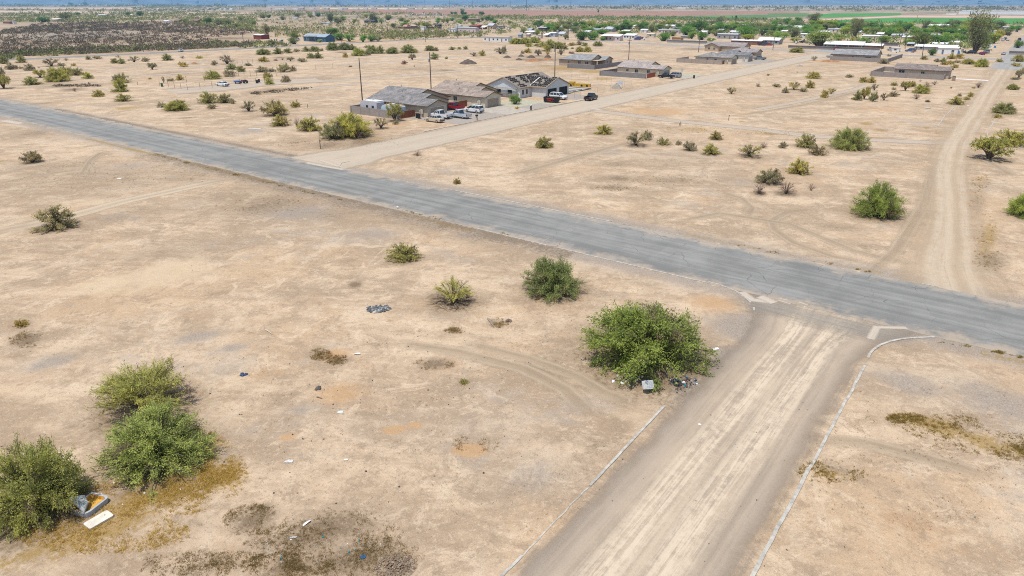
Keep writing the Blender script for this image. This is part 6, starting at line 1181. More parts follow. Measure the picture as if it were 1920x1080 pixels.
for q in [
 (1030, 58, 18, 14, 'round0', MDG), (1048, 60, 24, 16, 'loose', GREEN), (1064, 54, 14, 8, 'round1', GREEN), (1087, 76, 28, 20, 'round0', DKG, 'dense dark green tree rising beside the thick street pole'), (1107, 75, 24, 14, 'round1', MDG, 'lower green tree leaning out of the dense dark one'), (1120, 60, 12, 12, 'round2', DKG), (1143, 50, 16, 10, 'loose', GYG), (1152, 59, 18, 12, 'round0', DKG), (1166, 58, 18, 13, 'round1', DKG), (1178, 58, 12, 11, 'round2', DKG), (1005, 66, 11, 10, 'round2', YLG), (980, 62, 13, 8, 'loose', GREEN), (1193, 62, 7, 10, 'palm', (.22, .12, .05), 'rusty dead-headed palm beside the white boxy home'), (1127, 64, 30, 8, 'round1', MDG), (1100, 62, 20, 10, 'loose', MDG), (1076, 62, 22, 12, 'loose', GYG), (1045, 50, 12, 8, 'loose', GYG), (1168, 66, 26, 8, 'round1', LTG), (1058, 74, 12, 9, 'loose', GYG), (1197, 57, 16, 16, 'round0', MDG), (1128, 76, 12, 7, 'round1', LTG), (1112, 76, 8, 5, 'loose', LTG),
 (1241, 77, 24, 15, 'round1', MDG, 'bright leafy tree on the verge before the orange plywood shed'), (1272, 57, 13, 15, 'round0', DKG), (1284, 66, 20, 17, 'round0', MDG), (1295, 62, 14, 10, 'loose', LTG), (1306, 59, 28, 20, 'round1', DKG, 'broad dark tree standing behind the grey-roofed cottage'), (1318, 50, 14, 11, 'round0', DKG), (1295, 73, 15, 13, 'round2', LTG, 'smaller of two neat round trees behind the grey boundary wall'), (1313, 75, 21, 17, 'round0', MDG, 'larger of two neat round trees behind the grey boundary wall'), (1327, 64, 18, 16, 'round0', (.115, .16, .04)), (1345, 60, 24, 14, 'round1', MDG), (1356, 60, 14, 14, 'round0', DKG), (1377, 56, 6, 22, 'palm', DKG, 'tall dark palm sticking up out of the town trees'), (1382, 56, 12, 13, 'round2', GREEN), (1397, 72, 34, 22, 'round1', MDG), (1399, 54, 16, 11, 'round0', MDG), (1427, 67, 18, 15, 'loose', DKG), (1420, 49, 10, 7, 'round2', YLG), (1433, 62, 16, 18, 'loose', GREEN), (1349, 46, 20, 14, 'loose', GYG, 'bare-looking grey tree at the edge of the olive field'), (1206, 52, 14, 14, 'round0', GREEN), (1230, 58, 14, 10, 'round1', DKG), (1260, 68, 13, 10, 'round0', GREEN), (1331, 80, 14, 9, 'loose', LTG), (1397, 76, 26, 11, 'loose', YLG), (1367, 56, 18, 9, 'round1', GREEN), (1340, 68, 22, 12, 'loose', GREEN), (1250, 56, 14, 9, 'loose', GREEN), (1243, 50, 16, 8, 'loose', LTG), (1412, 58, 14, 12, 'round0', DKG), (1331, 47, 16, 8, 'loose', GYG),
 (1473, 46, 18, 13, 'round0', MDG), (1488, 51, 16, 12, 'round1', LTG), (1495, 43, 13, 10, 'round2', MDG), (1455, 50, 17, 9, 'loose', GYG), (1523, 51, 24, 24, 'tall', (.085, .095, .045), 'big dark maroon-green tree standing before the olive field'), (1511, 61, 22, 14, 'round0', MDG), (1484, 70, 22, 17, 'round1', GYG), (1462, 79, 24, 19, 'loose', LTG), (1533, 89, 52, 30, 'round1', (.145, .185, .058), 'huge light green tree at the end of the low grey wall'), (1557, 51, 14, 13, 'round0', MDG), (1566, 51, 14, 12, 'round1', MDG), (1580, 51, 14, 10, 'round0', DKG), (1558, 60, 16, 13, 'loose', GREEN), (1536, 60, 14, 9, 'round2', LTG), (1587, 63, 18, 16, 'loose', LTG), (1601, 70, 20, 32, 'tall', (.11, .12, .06), 'tall ragged grey-brown tree in the middle of the town'), (1570, 77, 20, 12, 'round1', LTG), (1588, 80, 7, 14, 'palm', LTG), (1576, 83, 8, 11, 'palm', (.25, .21, .05), 'orange-tinged palm behind the long white carport'), (1597, 83, 8, 11, 'palm', (.25, .17, .05), 'second orange-tinged palm behind the long white carport'), (1622, 53, 13, 11, 'loose', GREEN), (1633, 52, 14, 11, 'loose', GYG), (1626, 65, 18, 12, 'round2', (.16, .19, .055)), (1638, 66, 18, 13, 'round1', GREEN), (1661, 65, 24, 15, 'round0', LTG), (1676, 64, 16, 20, 'round0', MDG), (1656, 82, 24, 14, 'round1', LTG), (1616, 81, 18, 11, 'loose', LTG), (1545, 70, 20, 9, 'loose', GREEN), (1447, 68, 18, 10, 'loose', GREEN), (1490, 80, 18, 9, 'loose', YLG),
 (1688, 59, 22, 15, 'round0', MDG), (1699, 55, 15, 12, 'round1', DKG), (1733, 57, 13, 18, 'tall', (.10, .12, .06)), (1752, 61, 22, 11, 'round1', MDG), (1781, 66, 24, 15, 'round0', DKG), (1784, 51, 18, 15, 'round0', DKG, 'dark conical tree in front of the bright green field'), (1728, 84, 36, 22, 'round1', (.13, .165, .055)), (1757, 84, 32, 20, 'round0', MDG), (1777, 80, 26, 18, 'loose', LTG), (1700, 84, 16, 10, 'loose', LTG), (1803, 67, 14, 14, 'round1', MDG), (1826, 101, 42, 73, 'tall', (.12, .135, .065), 'tallest grey-green tree, towering over the town by the residential street'), (1843, 93, 20, 22, 'loose', LTG), (1851, 76, 18, 16, 'round1', LTG), (1862, 82, 22, 18, 'round2', YLG, 'bright yellow-green tree along the residential street'), (1872, 72, 16, 17, 'round0', (.215, .21, .04), 'yellow-flowered tree beside the residential street'), (1868, 58, 24, 20, 'round0', (.085, .115, .05), 'dark tree leaning over the green field by the street'), (1886, 66, 16, 12, 'round1', GREEN), (1897, 58, 16, 11, 'round0', MDG), (1908, 57, 14, 9, 'round1', MDG), (1908, 90, 18, 15, 'round0', (.10, .16, .04), 'round glossy green shrub at the street corner wall'), (1744, 83, 9, 13, 'palm', (.24, .2, .06), 'yellow-green palm behind the white flat-roofed home'), (1842, 93, 9, 13, 'palm', LTG, 'palm beside the tallest tree'), (1746, 104, 14, 12, 'round1', DKG, 'dark round bush before the flat-roofed white home'), (1714, 62, 20, 12, 'loose', LTG), (1672, 56, 18, 10, 'loose', GREEN), (1770, 58, 20, 10, 'loose', GREEN), (1834, 66, 18, 13, 'round1', MDG), (1852, 62, 14, 10, 'loose', GREEN), (1808, 80, 20, 13, 'loose', MDG), (1790, 72, 18, 10, 'round1', LTG), (1710, 72, 16, 10, 'loose', GREEN), (1740, 70, 22, 9, 'round1', MDG), (1648, 56, 18, 9, 'loose', GREEN),
 # beyond the highway
 (549, 74, 14, 14, 'round0', (.115, .14, .045), 'olive tree beside the blue house on the highway'), (547, 83, 20, 12, 'round1', (.12, .15, .075), 'grey-green roadside shrub tree in front of the blue house'), (619, 65, 22, 14, 'round0', (.10, .175, .05), 'fresh green tree behind the blue house roof'), (632, 76, 24, 13, 'round1', MDG), (651, 78, 18, 13, 'loose', MDG), (677, 79, 15, 12, 'round2', MDG), (693, 78, 14, 12, 'round0', MDG), (706, 78, 14, 9, 'loose', GYG), (598, 80, 8, 6, 'loose', LTG), (502, 85, 20, 9, 'round1', GREEN), (520, 84, 14, 6, 'loose', GREEN), (500, 68, 10, 20, 'loose', (.13, .115, .07)),
 (617, 43, 14, 18, 'tall', (.10, .125, .085), 'big grey-green tree among the white trailers on the scrub plain'), (630, 44, 14, 12, 'round0', (.12, .14, .08)), (697, 43, 14, 19, 'round0', (.095, .125, .075), 'big dark tree over the dark house on the scrub plain'), (725, 38, 14, 10, 'round1', GREEN), (870, 39, 12, 12, 'round0', DKG), (865, 28, 8, 11, 'tall', DKG), (869, 28, 10, 6, 'round0', DKG), (901, 28, 10, 7, 'round0', DKG), (912, 39, 10, 9, 'round0', DKG), (903, 39, 9, 6, 'round1', GREEN), (853, 27, 7, 5, 'round1', MDG), (846, 27, 6, 5, 'round2', MDG), (795, 51, 20, 10, 'round0', (.17, .205, .05), 'bright yellow-green tree behind the small white shed'), (757, 50, 16, 8, 'round1', MDG), (838, 44, 9, 9, 'loose', GREEN), (830, 43, 8, 8, 'loose', GREEN),
 (259, 30, 13, 10, 'round0', DKG, 'round dark tree on its own among the far white homes'), (238, 30, 9, 7, 'round1', DKG), (75, 42, 20, 11, 'round0', DKG), (118, 38, 24, 14, 'loose', (.11, .125, .06)), (144, 29, 10, 6, 'round0', DKG), (386, 45, 16, 13, 'round0', DKG, 'dark tree beside the brown gabled house at the brush edge'), (346, 44, 10, 8, 'loose', GREEN), (130, 10.3, 8, 6, 'round0', DKG), (156, 10.3, 10, 6, 'round1', DKG), (1121, 24, 3.5, 6, 'tall', DKG, 'lone dark tree in the ploughed field'), (1043, 16, 4, 6, 'tall', DKG, 'lone tree on the plain beyond the ploughed field'), (450, 40, 12, 10, 'loose', GREEN), (405, 47, 16, 10, 'round1', GYG), (425, 47, 18, 10, 'loose', GYG), (441, 52, 18, 8, 'loose', GREEN), (473, 48, 10, 9, 'loose', GREEN)]:
    put_tree(*q)

_g = random.Random(77)
for (x0, x1, y0, y1, n, ws, hs) in ((1200, 1440, 51, 62, 26, (12, 22), (9, 14)), (1440, 1660, 51, 66, 28, (13, 24), (10, 16)), (1660, 1860, 53, 70, 24, (13, 26), (10, 17)), (1000, 1200, 48, 62, 22, (11, 20), (8, 12)), (720, 960, 38, 52, 12, (8, 13), (6, 9)), (480, 720, 32, 46, 12, (8, 13), (6, 9))):
    for i in range(n):
        put_tree(x0 + (x1 - x0) * (i + _g.random()) / n, _g.uniform(y0, y1), _g.uniform(*ws), _g.uniform(*hs), _g.choice(['round0', 'round1', 'round2', 'loose']), _g.choice([DKG, MDG, MDG, LTG, GREEN, YLG, GYG]))

for i in range(34):
    h = home('mobile_home', 'pale roof half hidden among the settlement trees', 990 + 25.5 * i + _g.uniform(-8, 8), _g.uniform(51, 66) + (8 if i > 18 else 0), _g.uniform(13, 24), _g.uniform(5, 7.5), _g.choice([WHT, CRM, GYS, PKW]), _g.choice([WHR, WHR, TIN]), 'flat', 6, 'mobile home', 1); h['group'] = 'pale roofs among the settlement trees'

# far scrub that reads as a mass
def scrub(label, polys, n, size, hgt, tones, leafs=16, seed=1, name='scrub', seglen=None):
    g = np.random.default_rng(seed); P_, D_, L_, T_, C_ = [], [], [], [], []
    for poly, share in polys:
        xs, ys = [p[0] for p in poly], [p[1] for p in poly]; k = int(n * share); c0 = 0; tries = 0
        while c0 < k and tries < 60 * k:
            tries += 1; px, py = g.uniform(min(xs), max(xs)), g.uniform(min(ys), max(ys)); ins = False
            for i in range(len(poly)):
                (xa, ya), (xb, yb) = poly[i], poly[i - 1]
                if (ya > py) != (yb > py) and px < (xb - xa) * (py - ya) / (yb - ya) + xa: ins = not ins
            if not ins: continue
            if math.sin(px * .071 + py * .9) + math.sin(px * .023 - py * 1.7 + 2) + g.normal(0, .7) < -.4: continue
            c0 += 1; x, y = at(px, py); s = size * g.uniform(.55, 1.5) * (1 + max(0, math.hypot(x, y) - 500) / 1600); d = unit(g.normal(0, 1, (leafs, 3))); d[:, 2] = np.abs(d[:, 2])
            P_.append(np.array([x, y, 0]) + d * g.random((leafs, 1)) ** .5 * np.array([s, s, s * hgt])); D_.append(unit(d + g.normal(0, .7, (leafs, 3)))); L_.append(np.full(leafs, s * .62)); t = tones[g.integers(len(tones))]; T_.append(np.clip(g.normal(.5, .22, leafs), 0, 1)); C_.append(np.tile(np.array(t) * g.uniform(.85, 1.15), (leafs, 1)))
    P_, D_, L_, T_, C_ = map(np.concatenate, (P_, D_, L_, T_, C_)); nr = unit(g.normal(0, 1, P_.shape) + [0, 0, .6])
    me = quads_mesh(name, P_, D_, nr, L_, L_ * .6, T_, SCRUBM)
    a = me.attributes.new('leafcol', 'FLOAT_COLOR', 'POINT'); a.data.foreach_set('color', np.concatenate([np.repeat(C_, 4, 0), np.ones((len(P_) * 4, 1))], 1).astype(np.float32).ravel())
    stuff(link(name, me), label, 'scrub')
b = NT('scrub_leaves'); lc = b.attr('leafcol').outputs['Color']; t_ = b.attr('tint').outputs['Fac']
dk = b.mix(1.0, lc, (1.2, 1.2, 1.1)); b.t.nodes[-1].blend_type = 'MULTIPLY'; lt = b.mix(1.0, lc, (2.2, 2.1, 1.8)); b.t.nodes[-1].blend_type = 'MULTIPLY'
cc = b.mix(t_, dk, lt); SCRUBM = b.done(b.n('MixShader', {0: .25, 1: b.bsdf(cc, .8, .1), 2: b.n('BsdfTranslucent', {0: cc}).outputs[0]}).outputs[0])
BRUSH = [(.095, .076, .064), (.10, .082, .068), (.125, .098, .076), (.095, .088, .06)]; GRN = [(.15, .165, .065), (.13, .15, .06), (.17, .17, .075), (.12, .14, .065)]; OLV = [(.175, .165, .07), (.15, .155, .07), (.19, .18, .08), (.14, .13, .07)]
scrub('dead brown brush covering the field beyond the highway', [([(0, 60), (60, 46), (130, 42), (330, 42), (480, 56), (480, 62), (330, 62), (250, 58), (0, 64)], .5), ([(0, 62), (330, 60), (470, 64), (380, 72), (470, 84), (250, 92), (0, 104)], .32), ([(0, 96), (260, 88), (470, 80), (478, 88), (260, 97), (0, 108)], .18)], 4300, 1.4, .8, BRUSH, 13, 3, 'brush')
scrub('green roadside bushes lining the highway', [([(0, 104), (110, 96), (120, 104), (0, 112)], .14), ([(100, 94), (330, 84), (470, 80), (550, 82), (545, 88), (330, 94), (110, 104)], .56), ([(700, 68), (880, 60), (960, 62), (900, 70), (720, 76)], .3)], 420, 1.7, .9, [(.13, .15, .055), (.115, .125, .06), (.14, .125, .07)], 18, 5)
scrub('green desert scrub belt on the plain', [([(0, 24), (340, 26), (480, 30), (480, 40), (330, 36), (280, 42), (0, 42)], .36), ([(340, 36), (480, 38), (480, 60), (400, 52), (330, 46)], .14), ([(0, 17.5), (330, 18.5), (480, 26), (480, 29.5), (330, 29), (0, 20)], .14), ([(0, 9), (500, 11), (500, 14.5), (0, 13)], .16), ([(250, 14), (470, 15.5), (470, 18.2), (250, 18)], .06), ([(480, 20), (830, 26), (830, 29), (480, 30)], .14)], 3600, 2.0, .85, GRN, 12, 6)
scrub('mixed olive bushes dotted over the tan plain', [([(480, 26), (960, 32), (960, 62), (720, 66), (640, 60), (480, 62)], .55), ([(480, 52), (720, 54), (720, 74), (640, 70), (480, 70)], .27), ([(720, 58), (900, 58), (900, 66), (720, 74)], .18)], 1500, 1.6, .85, OLV + GRN, 16, 7)
scrub('green scrub belt before the ploughed and green fields', [([(840, 28), (960, 30), (1300, 33), (1500, 38), (1500, 42), (1240, 38), (960, 36), (840, 34)], .45), ([(960, 34), (1240, 38), (1260, 52), (1100, 52), (960, 56)], .22), ([(1240, 38), (1560, 40), (1930, 44), (1930, 52), (1500, 52), (1240, 48)], .2), ([(960, 14.5), (1500, 17.5), (1920, 20), (1920, 24), (1500, 21), (960, 18.2)], .13)], 2400, 1.9, .85, GRN + [(.15, .19, .06)], 14, 8)
scrub('low yard bushes between the homes of the settlement', [([(960, 52), (1200, 50), (1440, 52), (1560, 54), (1850, 58), (1850, 96), (1640, 84), (1560, 74), (1440, 70), (1200, 64), (1000, 62)], 1.0)], 650, 1.9, .95, [(.12, .155, .05), (.145, .18, .06), (.10, .13, .05)], 18, 9)
scrub('dark shrub belts on the far plain', [([(0, 5.8 + 4), (1920, 14), (1920, 20), (1300, 17.5), (600, 13.5), (0, 12)], 1.0)], 1400, 3.2, .7, [(.105, .12, .075), (.125, .125, .08)], 7, 10)
scrub('windrow of dead brush on the sand below the bright clump', [([(88, 161), (130, 158), (190, 158), (188, 163), (120, 164)], 1.0)], 60, .55, .5, BRUSH, 14, 21, 'brush'); scrub('windrow of dead brush on the sand below the fenced yard', [([(470, 175), (520, 169), (580, 164), (582, 168), (520, 174), (472, 180)], 1.0)], 60, .55, .5, BRUSH, 14, 22, 'brush')
# yard clutter that nobody could count
def clutter(label, regs, n, seed):
    g = random.Random(seed); mb = MB()
    for i in range(n):
        (x0, y0, x1, y1) = g.choice(regs); x, y = at(g.uniform(x0, x1), g.uniform(y0, y1)); s = g.uniform(.3, 1.1); h = g.uniform(.3, 1.6)
        a = g.uniform(0, 3.14); ca, sa = math.cos(a) * s, math.sin(a) * s; q = [(x + ca, y + sa), (x - sa, y + ca), (x - ca, y - sa), (x + sa, y - ca)]; k = g.uniform(.6, 1)
        i0 = len(mb.v); mi = g.randrange(5); mb.v += [(p[0], p[1], 0) for p in q] + [(x + (p[0] - x) * k, y + (p[1] - y) * k, h) for p in q]
        for f in ((4, 5, 6, 7), (0, 1, 5, 4), (1, 2, 6, 5), (2, 3, 7, 6), (3, 0, 4, 7)): mb.f.append(tuple(i0 + c_ for c_ in f)); mb.mi.append(mi)
    stuff(mb.build('yard_junk', [WHT, DKS, BRN, GYS, mat('blue_tarp', (.06, .16, .34), .6, .1, 1)]), label, 'yard junk')
clutter('heaps of mixed yard junk between the trailers and poles', [(1660, 93, 1720, 99), (1740, 96, 1830, 102), (1830, 84, 1870, 92), (1190, 70, 1215, 76), (1420, 82, 1450, 86), (1490, 76, 1520, 82), (1600, 68, 1650, 76), (595, 44, 640, 47), (500, 76, 530, 80), (930, 53, 960, 55), (1000, 60, 1050, 70)], 230, 4)
# ---------------------------------------------------------------- dumped things and litter on the vacant lot
def rrect(a, b_, r_, n=4):
    out = []
    for cx, cy, s in ((a - r_, b_ - r_, 0), (-a + r_, b_ - r_, 1), (-a + r_, -b_ + r_, 2), (a - r_, -b_ + r_, 3)):
        for i in range(n + 1): t = math.pi / 2 * (s + i / n); out.append((cx + r_ * math.cos(t), cy + r_ * math.sin(t)))
    return out
FOAM = mat('orange_foam', (.50, .28, .05), .95, .25, 3); SHELL = mat('grey_vinyl_shell', (.36, .37, .38), .6, .12, 3); PATT = mat('stained_ticking', (.34, .36, .35), .85, .45, 9); SLABM = mat('ivory_panel', (.58, .54, .46), .7, .14, 3)
def aim(p0, p1):
    a, c_ = at(*p0), at(*p1); return math.atan2(c_[1] - a[1], c_[0] - a[0]), math.hypot(c_[0] - a[0], c_[1] - a[1]), ((a[0] + c_[0]) / 2, (a[1] + c_[1]) / 2)
# torn-open cushion: grey shell, orange foam inside, one corner of its cover folded over
ang, L, (x, y) = aim((148, 968), (190, 935)); r = thing('torn_cushion', 'torn grey cushion showing orange foam, cover corner folded back', 'cushion', (x, y, 0), ang); hx, hy = L * .5, .62
out = rrect(hx, hy, .22, 5); inn = rrect(hx - .11, hy - .11, .15, 5); s = MB(); n = len(out)
for k in range(n):
    j = (k + 1) % n; o0, o1, i0, i1 = out[k], out[j], inn[k], inn[j]; z = .30 + .02 * math.sin(k * .9); z2 = .30 + .02 * math.sin(j * .9) if j else .30
    s.face([(o0[0], o0[1], .01), (o1[0], o1[1], .01), (o1[0] * 1.02, o1[1] * 1.02, z2), (o0[0] * 1.02, o0[1] * 1.02, z)]); s.face([(o0[0] * 1.02, o0[1] * 1.02, z), (o1[0] * 1.02, o1[1] * 1.02, z2), (i1[0], i1[1], z2), (i0[0], i0[1], z)])
s.build('shell', SHELL, r)
s = MB()
for k in range(n): j = (k + 1) % n; s.face([(inn[k][0], inn[k][1], .305), (inn[j][0], inn[j][1], .305), (inn[j][0] * .93, inn[j][1] * .9, .12), (inn[k][0] * .93, inn[k][1] * .9, .12)][::-1])
s.face([(p[0] * .93, p[1] * .9, .12) for p in inn]); s.build('foam', FOAM, r)
s = MB(); A_, B2, C2, D2 = (-hx * 1.02, -hy * .75, .36), (-hx * .80, hy * .85, 1.0), (hx * .10, hy * .45, .70), (-hx * .10, -hy * .10, .48)
s.face([A_, D2, C2, B2]); s.face([tuple(p[i] - (0, 0, .12)[i] for i in range(3)) for p in (A_, B2, C2, D2)])
for p, q in ((A_, D2), (D2, C2), (C2, B2), (B2, A_)): s.face([(p[0], p[1], p[2] - .12), (q[0], q[1], q[2] - .12), q, p])
s.build('folded_cover', PATT, r)
ang, L, (x, y) = aim((163, 990), (208, 964))
s = MB(); s.prism(rrect(L / 2, .36, .1, 4), 'z', .02, .12); o = s.build('white_panel', SLABM, None, (x, y, 0), fix=True); o.rotation_euler = (0, 0, ang); tag(o, 'ivory white slab lying flat beside the torn cushion', 'panel')
h_ = MB(); h_.tube([(L * .28, .05, .118), (L * .28, .05, .126)], .035, 10); h_.build('hole', BUMP, o)
# white box at the corner bush
x, y = at(1211, 733); b_ = MB(); b_.prism(rrect(.38, .30, .05, 3), 'z', 0, .34); o = b_.build('dumped_box', mat('grey_white_plastic', (.50, .51, .49), .6, .18, 4), None, (x, y, .45), fix=True); o.rotation_euler = (.95, .25, YAW - math.pi / 2 + .5); tag(o, 'pale grey box dumped on edge against the big corner bush', 'box')
f_ = MB(); f_.prism(rrect(.28, .22, .03, 2), 'z', .341, .35); f_.build('stained_face', mat('mottled_grey', (.40, .42, .42), .7, .35, 9), o, fix=True)
def rubbish(name, label, cat, px, py, wpx, n, mats_, seed, hgt=.25, ry=.4, smin=.05, smax=.16):
    g = random.Random(seed); mb = MB(); x, y = at(px, py); Rr = wpx * scale_at(px, py) / 2
    for i in range(n):
        a, d = g.uniform(0, 6.28), Rr * g.random() ** .6; cx, cy = x + _rt[0] * math.cos(a) * d + _fw[0] * math.sin(a) * d * ry * 2, y + _rt[1] * math.cos(a) * d + _fw[1] * math.sin(a) * d * ry * 2
        z = hgt * (1 - d / Rr) * g.random(); s_ = g.uniform(smin, smax); u_ = Vector((g.uniform(-1, 1), g.uniform(-1, 1), g.uniform(-.4, .4))).normalized() * s_; v_ = u_.orthogonal().normalized() * s_ * g.uniform(.5, 1); w_ = u_.cross(v_).normalized() * s_ * g.uniform(.2, .6)
        c_ = Vector((cx, cy, z + s_ * .5)); P = [c_ - u_ - v_ - w_, c_ + u_ - v_ - w_, c_ + u_ + v_ - w_, c_ - u_ + v_ - w_]; i0 = len(mb.v); mb.v += [tuple(p) for p in P] + [tuple(p * 1 + w_ * 2) for p in P]; mi = g.randrange(len(mats_))
        for f in ((0, 3, 2, 1), (4, 5, 6, 7), (0, 1, 5, 4), (1, 2, 6, 5), (2, 3, 7, 6), (3, 0, 4, 7)): mb.f.append(tuple(i0 + k for k in f)); mb.mi.append(mi)
    return stuff(mb.build(name, mats_), label, cat)
BLUEP = mat('turquoise_plastic', (.02, .24, .30), .4, .1, 4); BLUED = mat('navy_plastic', (.03, .07, .16), .5, .2, 4); PAPER = mat('white_paper', (.70, .70, .68), .8, .08, 4)
rubbish('rubbish', 'loose rubbish with turquoise and dark plastic at the corner bush', 'rubbish', 1282, 716, 52, 80, [PAPER, DKS, BLUED, BRN, GYS, DKS, BLUEP, BRN, DKS, GYS, BRN], 3, .3, .4, .04, .11)
rubbish('rubbish', 'white scraps under the edge of the corner bush', 'rubbish', 1180, 712, 70, 26, [PAPER, GYS, PAPER], 4, .1, .3, .04, .1)
rubbish('rubble', 'patch of dark grey broken stones on the bare lot', 'rubble', 709, 580, 46, 150, [mat('slate_stone', (.10, .11, .115), .9, .3, 5), mat('pale_stone', (.42, .42, .40), .9, .2, 5), mat('slate_stone', (.10, .11, .115)), mat('mid_stone', (.20, .20, .19), .9, .3, 5)], 5, .12, .35, .05, .13)
rubbish('rubble', 'pile of grey and brown twiggy debris by the picture bottom', 'debris', 742, 1062, 80, 420, [mat('mid_twig', (.22, .17, .12), .9, .2, 5), BRN, mat('tan_twig', (.30, .24, .17), .9, .2, 5)], 6, .15, .4, .02, .05)
rubbish('rubbish', 'scattered paper bits in the dead weeds', 'rubbish', 600, 1025, 260, 26, [PAPER, GYS, GYS, BLUEP], 7, .02, .2, .025, .06); rubbish('rubbish', 'scattered paper bits round the green bushes and torn cushion', 'rubbish', 270, 915, 260, 24, [PAPER, GYS, GYS], 8, .02, .2, .02, .055)
rubbish('rubble', 'small dark stones strewn over the bare lot', 'stones', 620, 760, 900, 130, [DKS, BRN, mat('mid_stone', (.20, .20, .19)), DKS], 9, .0, .35, .018, .055); rubbish('rubble', 'small stones strewn beside the rutted dirt street', 'stones', 1480, 880, 760, 70, [DKS, BRN, mat('mid_stone', (.20, .20, .19))], 10, .0, .4, .012, .04)
def scrap(label, px, py, wpx, m, ang=.0, ratio=.6, name='paper_scrap', cat='litter', h=.05, group=None):
    x, y = at(px, py); s = wpx * scale_at(px, py) / 2; g = random.Random(int(px * 7 + py)); mb = MB(); pts = [(-s, -s * ratio * g.uniform(.5, 1)), (s * g.uniform(.6, 1), -s * ratio), (s, s * ratio * g.uniform(.5, 1)), (0, s * ratio * g.uniform(.9, 1.2)), (-s * g.uniform(.7, 1), s * ratio * .7)]
    i = len(mb.v); zz = [g.uniform(.012, h) for _ in pts]; mb.face([(p[0], p[1], z) for p, z in zip(pts, zz)]); mb.face([(p[0], p[1], z - .01) for p, z in zip(pts, zz)][::-1])
    for a in range(5): b_ = (a + 1) % 5; mb.face([(*pts[a], zz[a] - .01), (*pts[b_], zz[b_] - .01), (*pts[b_], zz[b_]), (*pts[a], zz[a])])
    o = mb.build(name, m, None, (x, y, 0)); o.rotation_euler = (0, 0, YAW - math.pi / 2 + ang); tag(o, label, cat, group); PX[o.name] = (px, py, wpx); return o
scrap('crumpled white sheet among the dead weeds', 575, 982, 18, PAPER, .9, .35, h=.14); scrap('printed pale sheet alone on the bare soil above the dead weeds', 541, 866, 18, mat('printed_paper', (.50, .49, .47), .8, .35, 14), .2, .5, h=.1); scrap('small bluish-white box lid on the bare soil uphill of the orange soil rings', 638, 773, 11, mat('bluish_card', (.52, .58, .64), .7, .1, 5), .3, .6, 'paper_card', h=.12); scrap('small white scrap below the orange soil rings', 649, 862, 8, PAPER); scrap('white scrap beside the dark dead-weed patch', 670, 664, 12, PAPER, 0, .5, h=.08); scrap('white wrapper at the street side of the corner bush', 1342, 655, 12, PAPER, .3, .5, h=.1); scrap('torn grey-white sheet in the weeds at the picture bottom', 550, 1008, 14, mat('grey_paper', (.48, .50, .50), .8, .2, 6), .2, .3)
scrap('white scrap on the rutted street surface', 1312, 796, 6, PAPER); scrap('white litter on the near lot by the two-rut track', 224, 335, 9, PAPER); scrap('white scrap in the bare lot above the tyre marks', 200, 292, 5, PAPER); scrap('pale plastic sheet lying on sand below the fan-shaped bush', 477, 241, 26, mat('pale_sheet', (.48, .50, .50), .7, .15, 1), 0, .4, 'plastic_sheet'); scrap('white litter at the near verge of the paved road', 779, 399, 6, PAPER); scrap('pale blue scrap in the verge grass of the paved road', 745, 388, 5, PAPER)
scrap('teal and white dumped sheet among dry sand beyond the grey lane', 1740, 203, 12, mat('pale_teal', (.36, .52, .52), .6, .2, 2), 0, .5, 'plastic_sheet', h=.35); scrap('white plastic on the sand against the pilastered wall', 1682, 145, 8, PAPER, 0, .7, 'plastic_sheet', h=.6); scrap('small white litter at the lane crossing', 1815, 198, 5, PAPER)
x, y = at(681, 1045); b_ = MB(); b_.tube([(0, 0, .01), (0, 0, .05)], .13, 20); o = b_.build('blue_disc', mat('blue_lid', (.02, .10, .20), .45, .1, 6), None, (x, y, 0)); tag(o, 'round dark blue lid in the dead weeds near the debris pile', 'lid'); b_ = MB(); b_.tube([(0, 0, .05), (0, 0, .06)], .07, 16); b_.build('rim', BLUED, o)
def stick(label, p0, p1, r_, m, name='fallen_branch'):
    a, c_ = at(*p0), at(*p1); o = MB(); mx, my = (a[0] + c_[0]) / 2, (a[1] + c_[1]) / 2; o.tube([(a[0] - mx, a[1] - my, r_), ((0), (0), r_ * 1.5), (c_[0] - mx, c_[1] - my, r_)], [r_, r_ * .9, r_ * .6], 6); q = o.build(name, m, None, (mx, my, 0)); tag(q, label, 'branch')
stick('grey stick lying between the open bush and the big corner bush', (914, 598), (926, 614), .07, mat('grey_wood', (.24, .21, .18), .9, .2, 5)); stick('pale stick lying alone on the bare lot', (498, 619), (510, 627), .06, mat('pale_wood', (.46, .41, .33), .9, .1, 5)); stick('dark twig in the orange soil of the lot', (594, 745), (604, 748), .04, BRN); stick('pale yellow plank at the picture edge on the bare lot', (-4, 303), (8, 302), .08, mat('yellow_plank', (.52, .40, .16), .8, .1, 3), 'plank')
for i, (px, py, lb) in enumerate(((457, 703, 'crumpled black bag on the lot uphill of the bushes'), (597, 729, 'dark lump in the orange soil patch'), (1009, 512, 'dark clod beside the dome-shaped bush'), (953, 602, 'pair of small dark stones by the grey stick'))):
    rubbish('rubble', lb, 'debris', px, py, 12, 10, [DKS, BLUED if i == 0 else BRN], 30 + i, .12, .4, .05, .12)
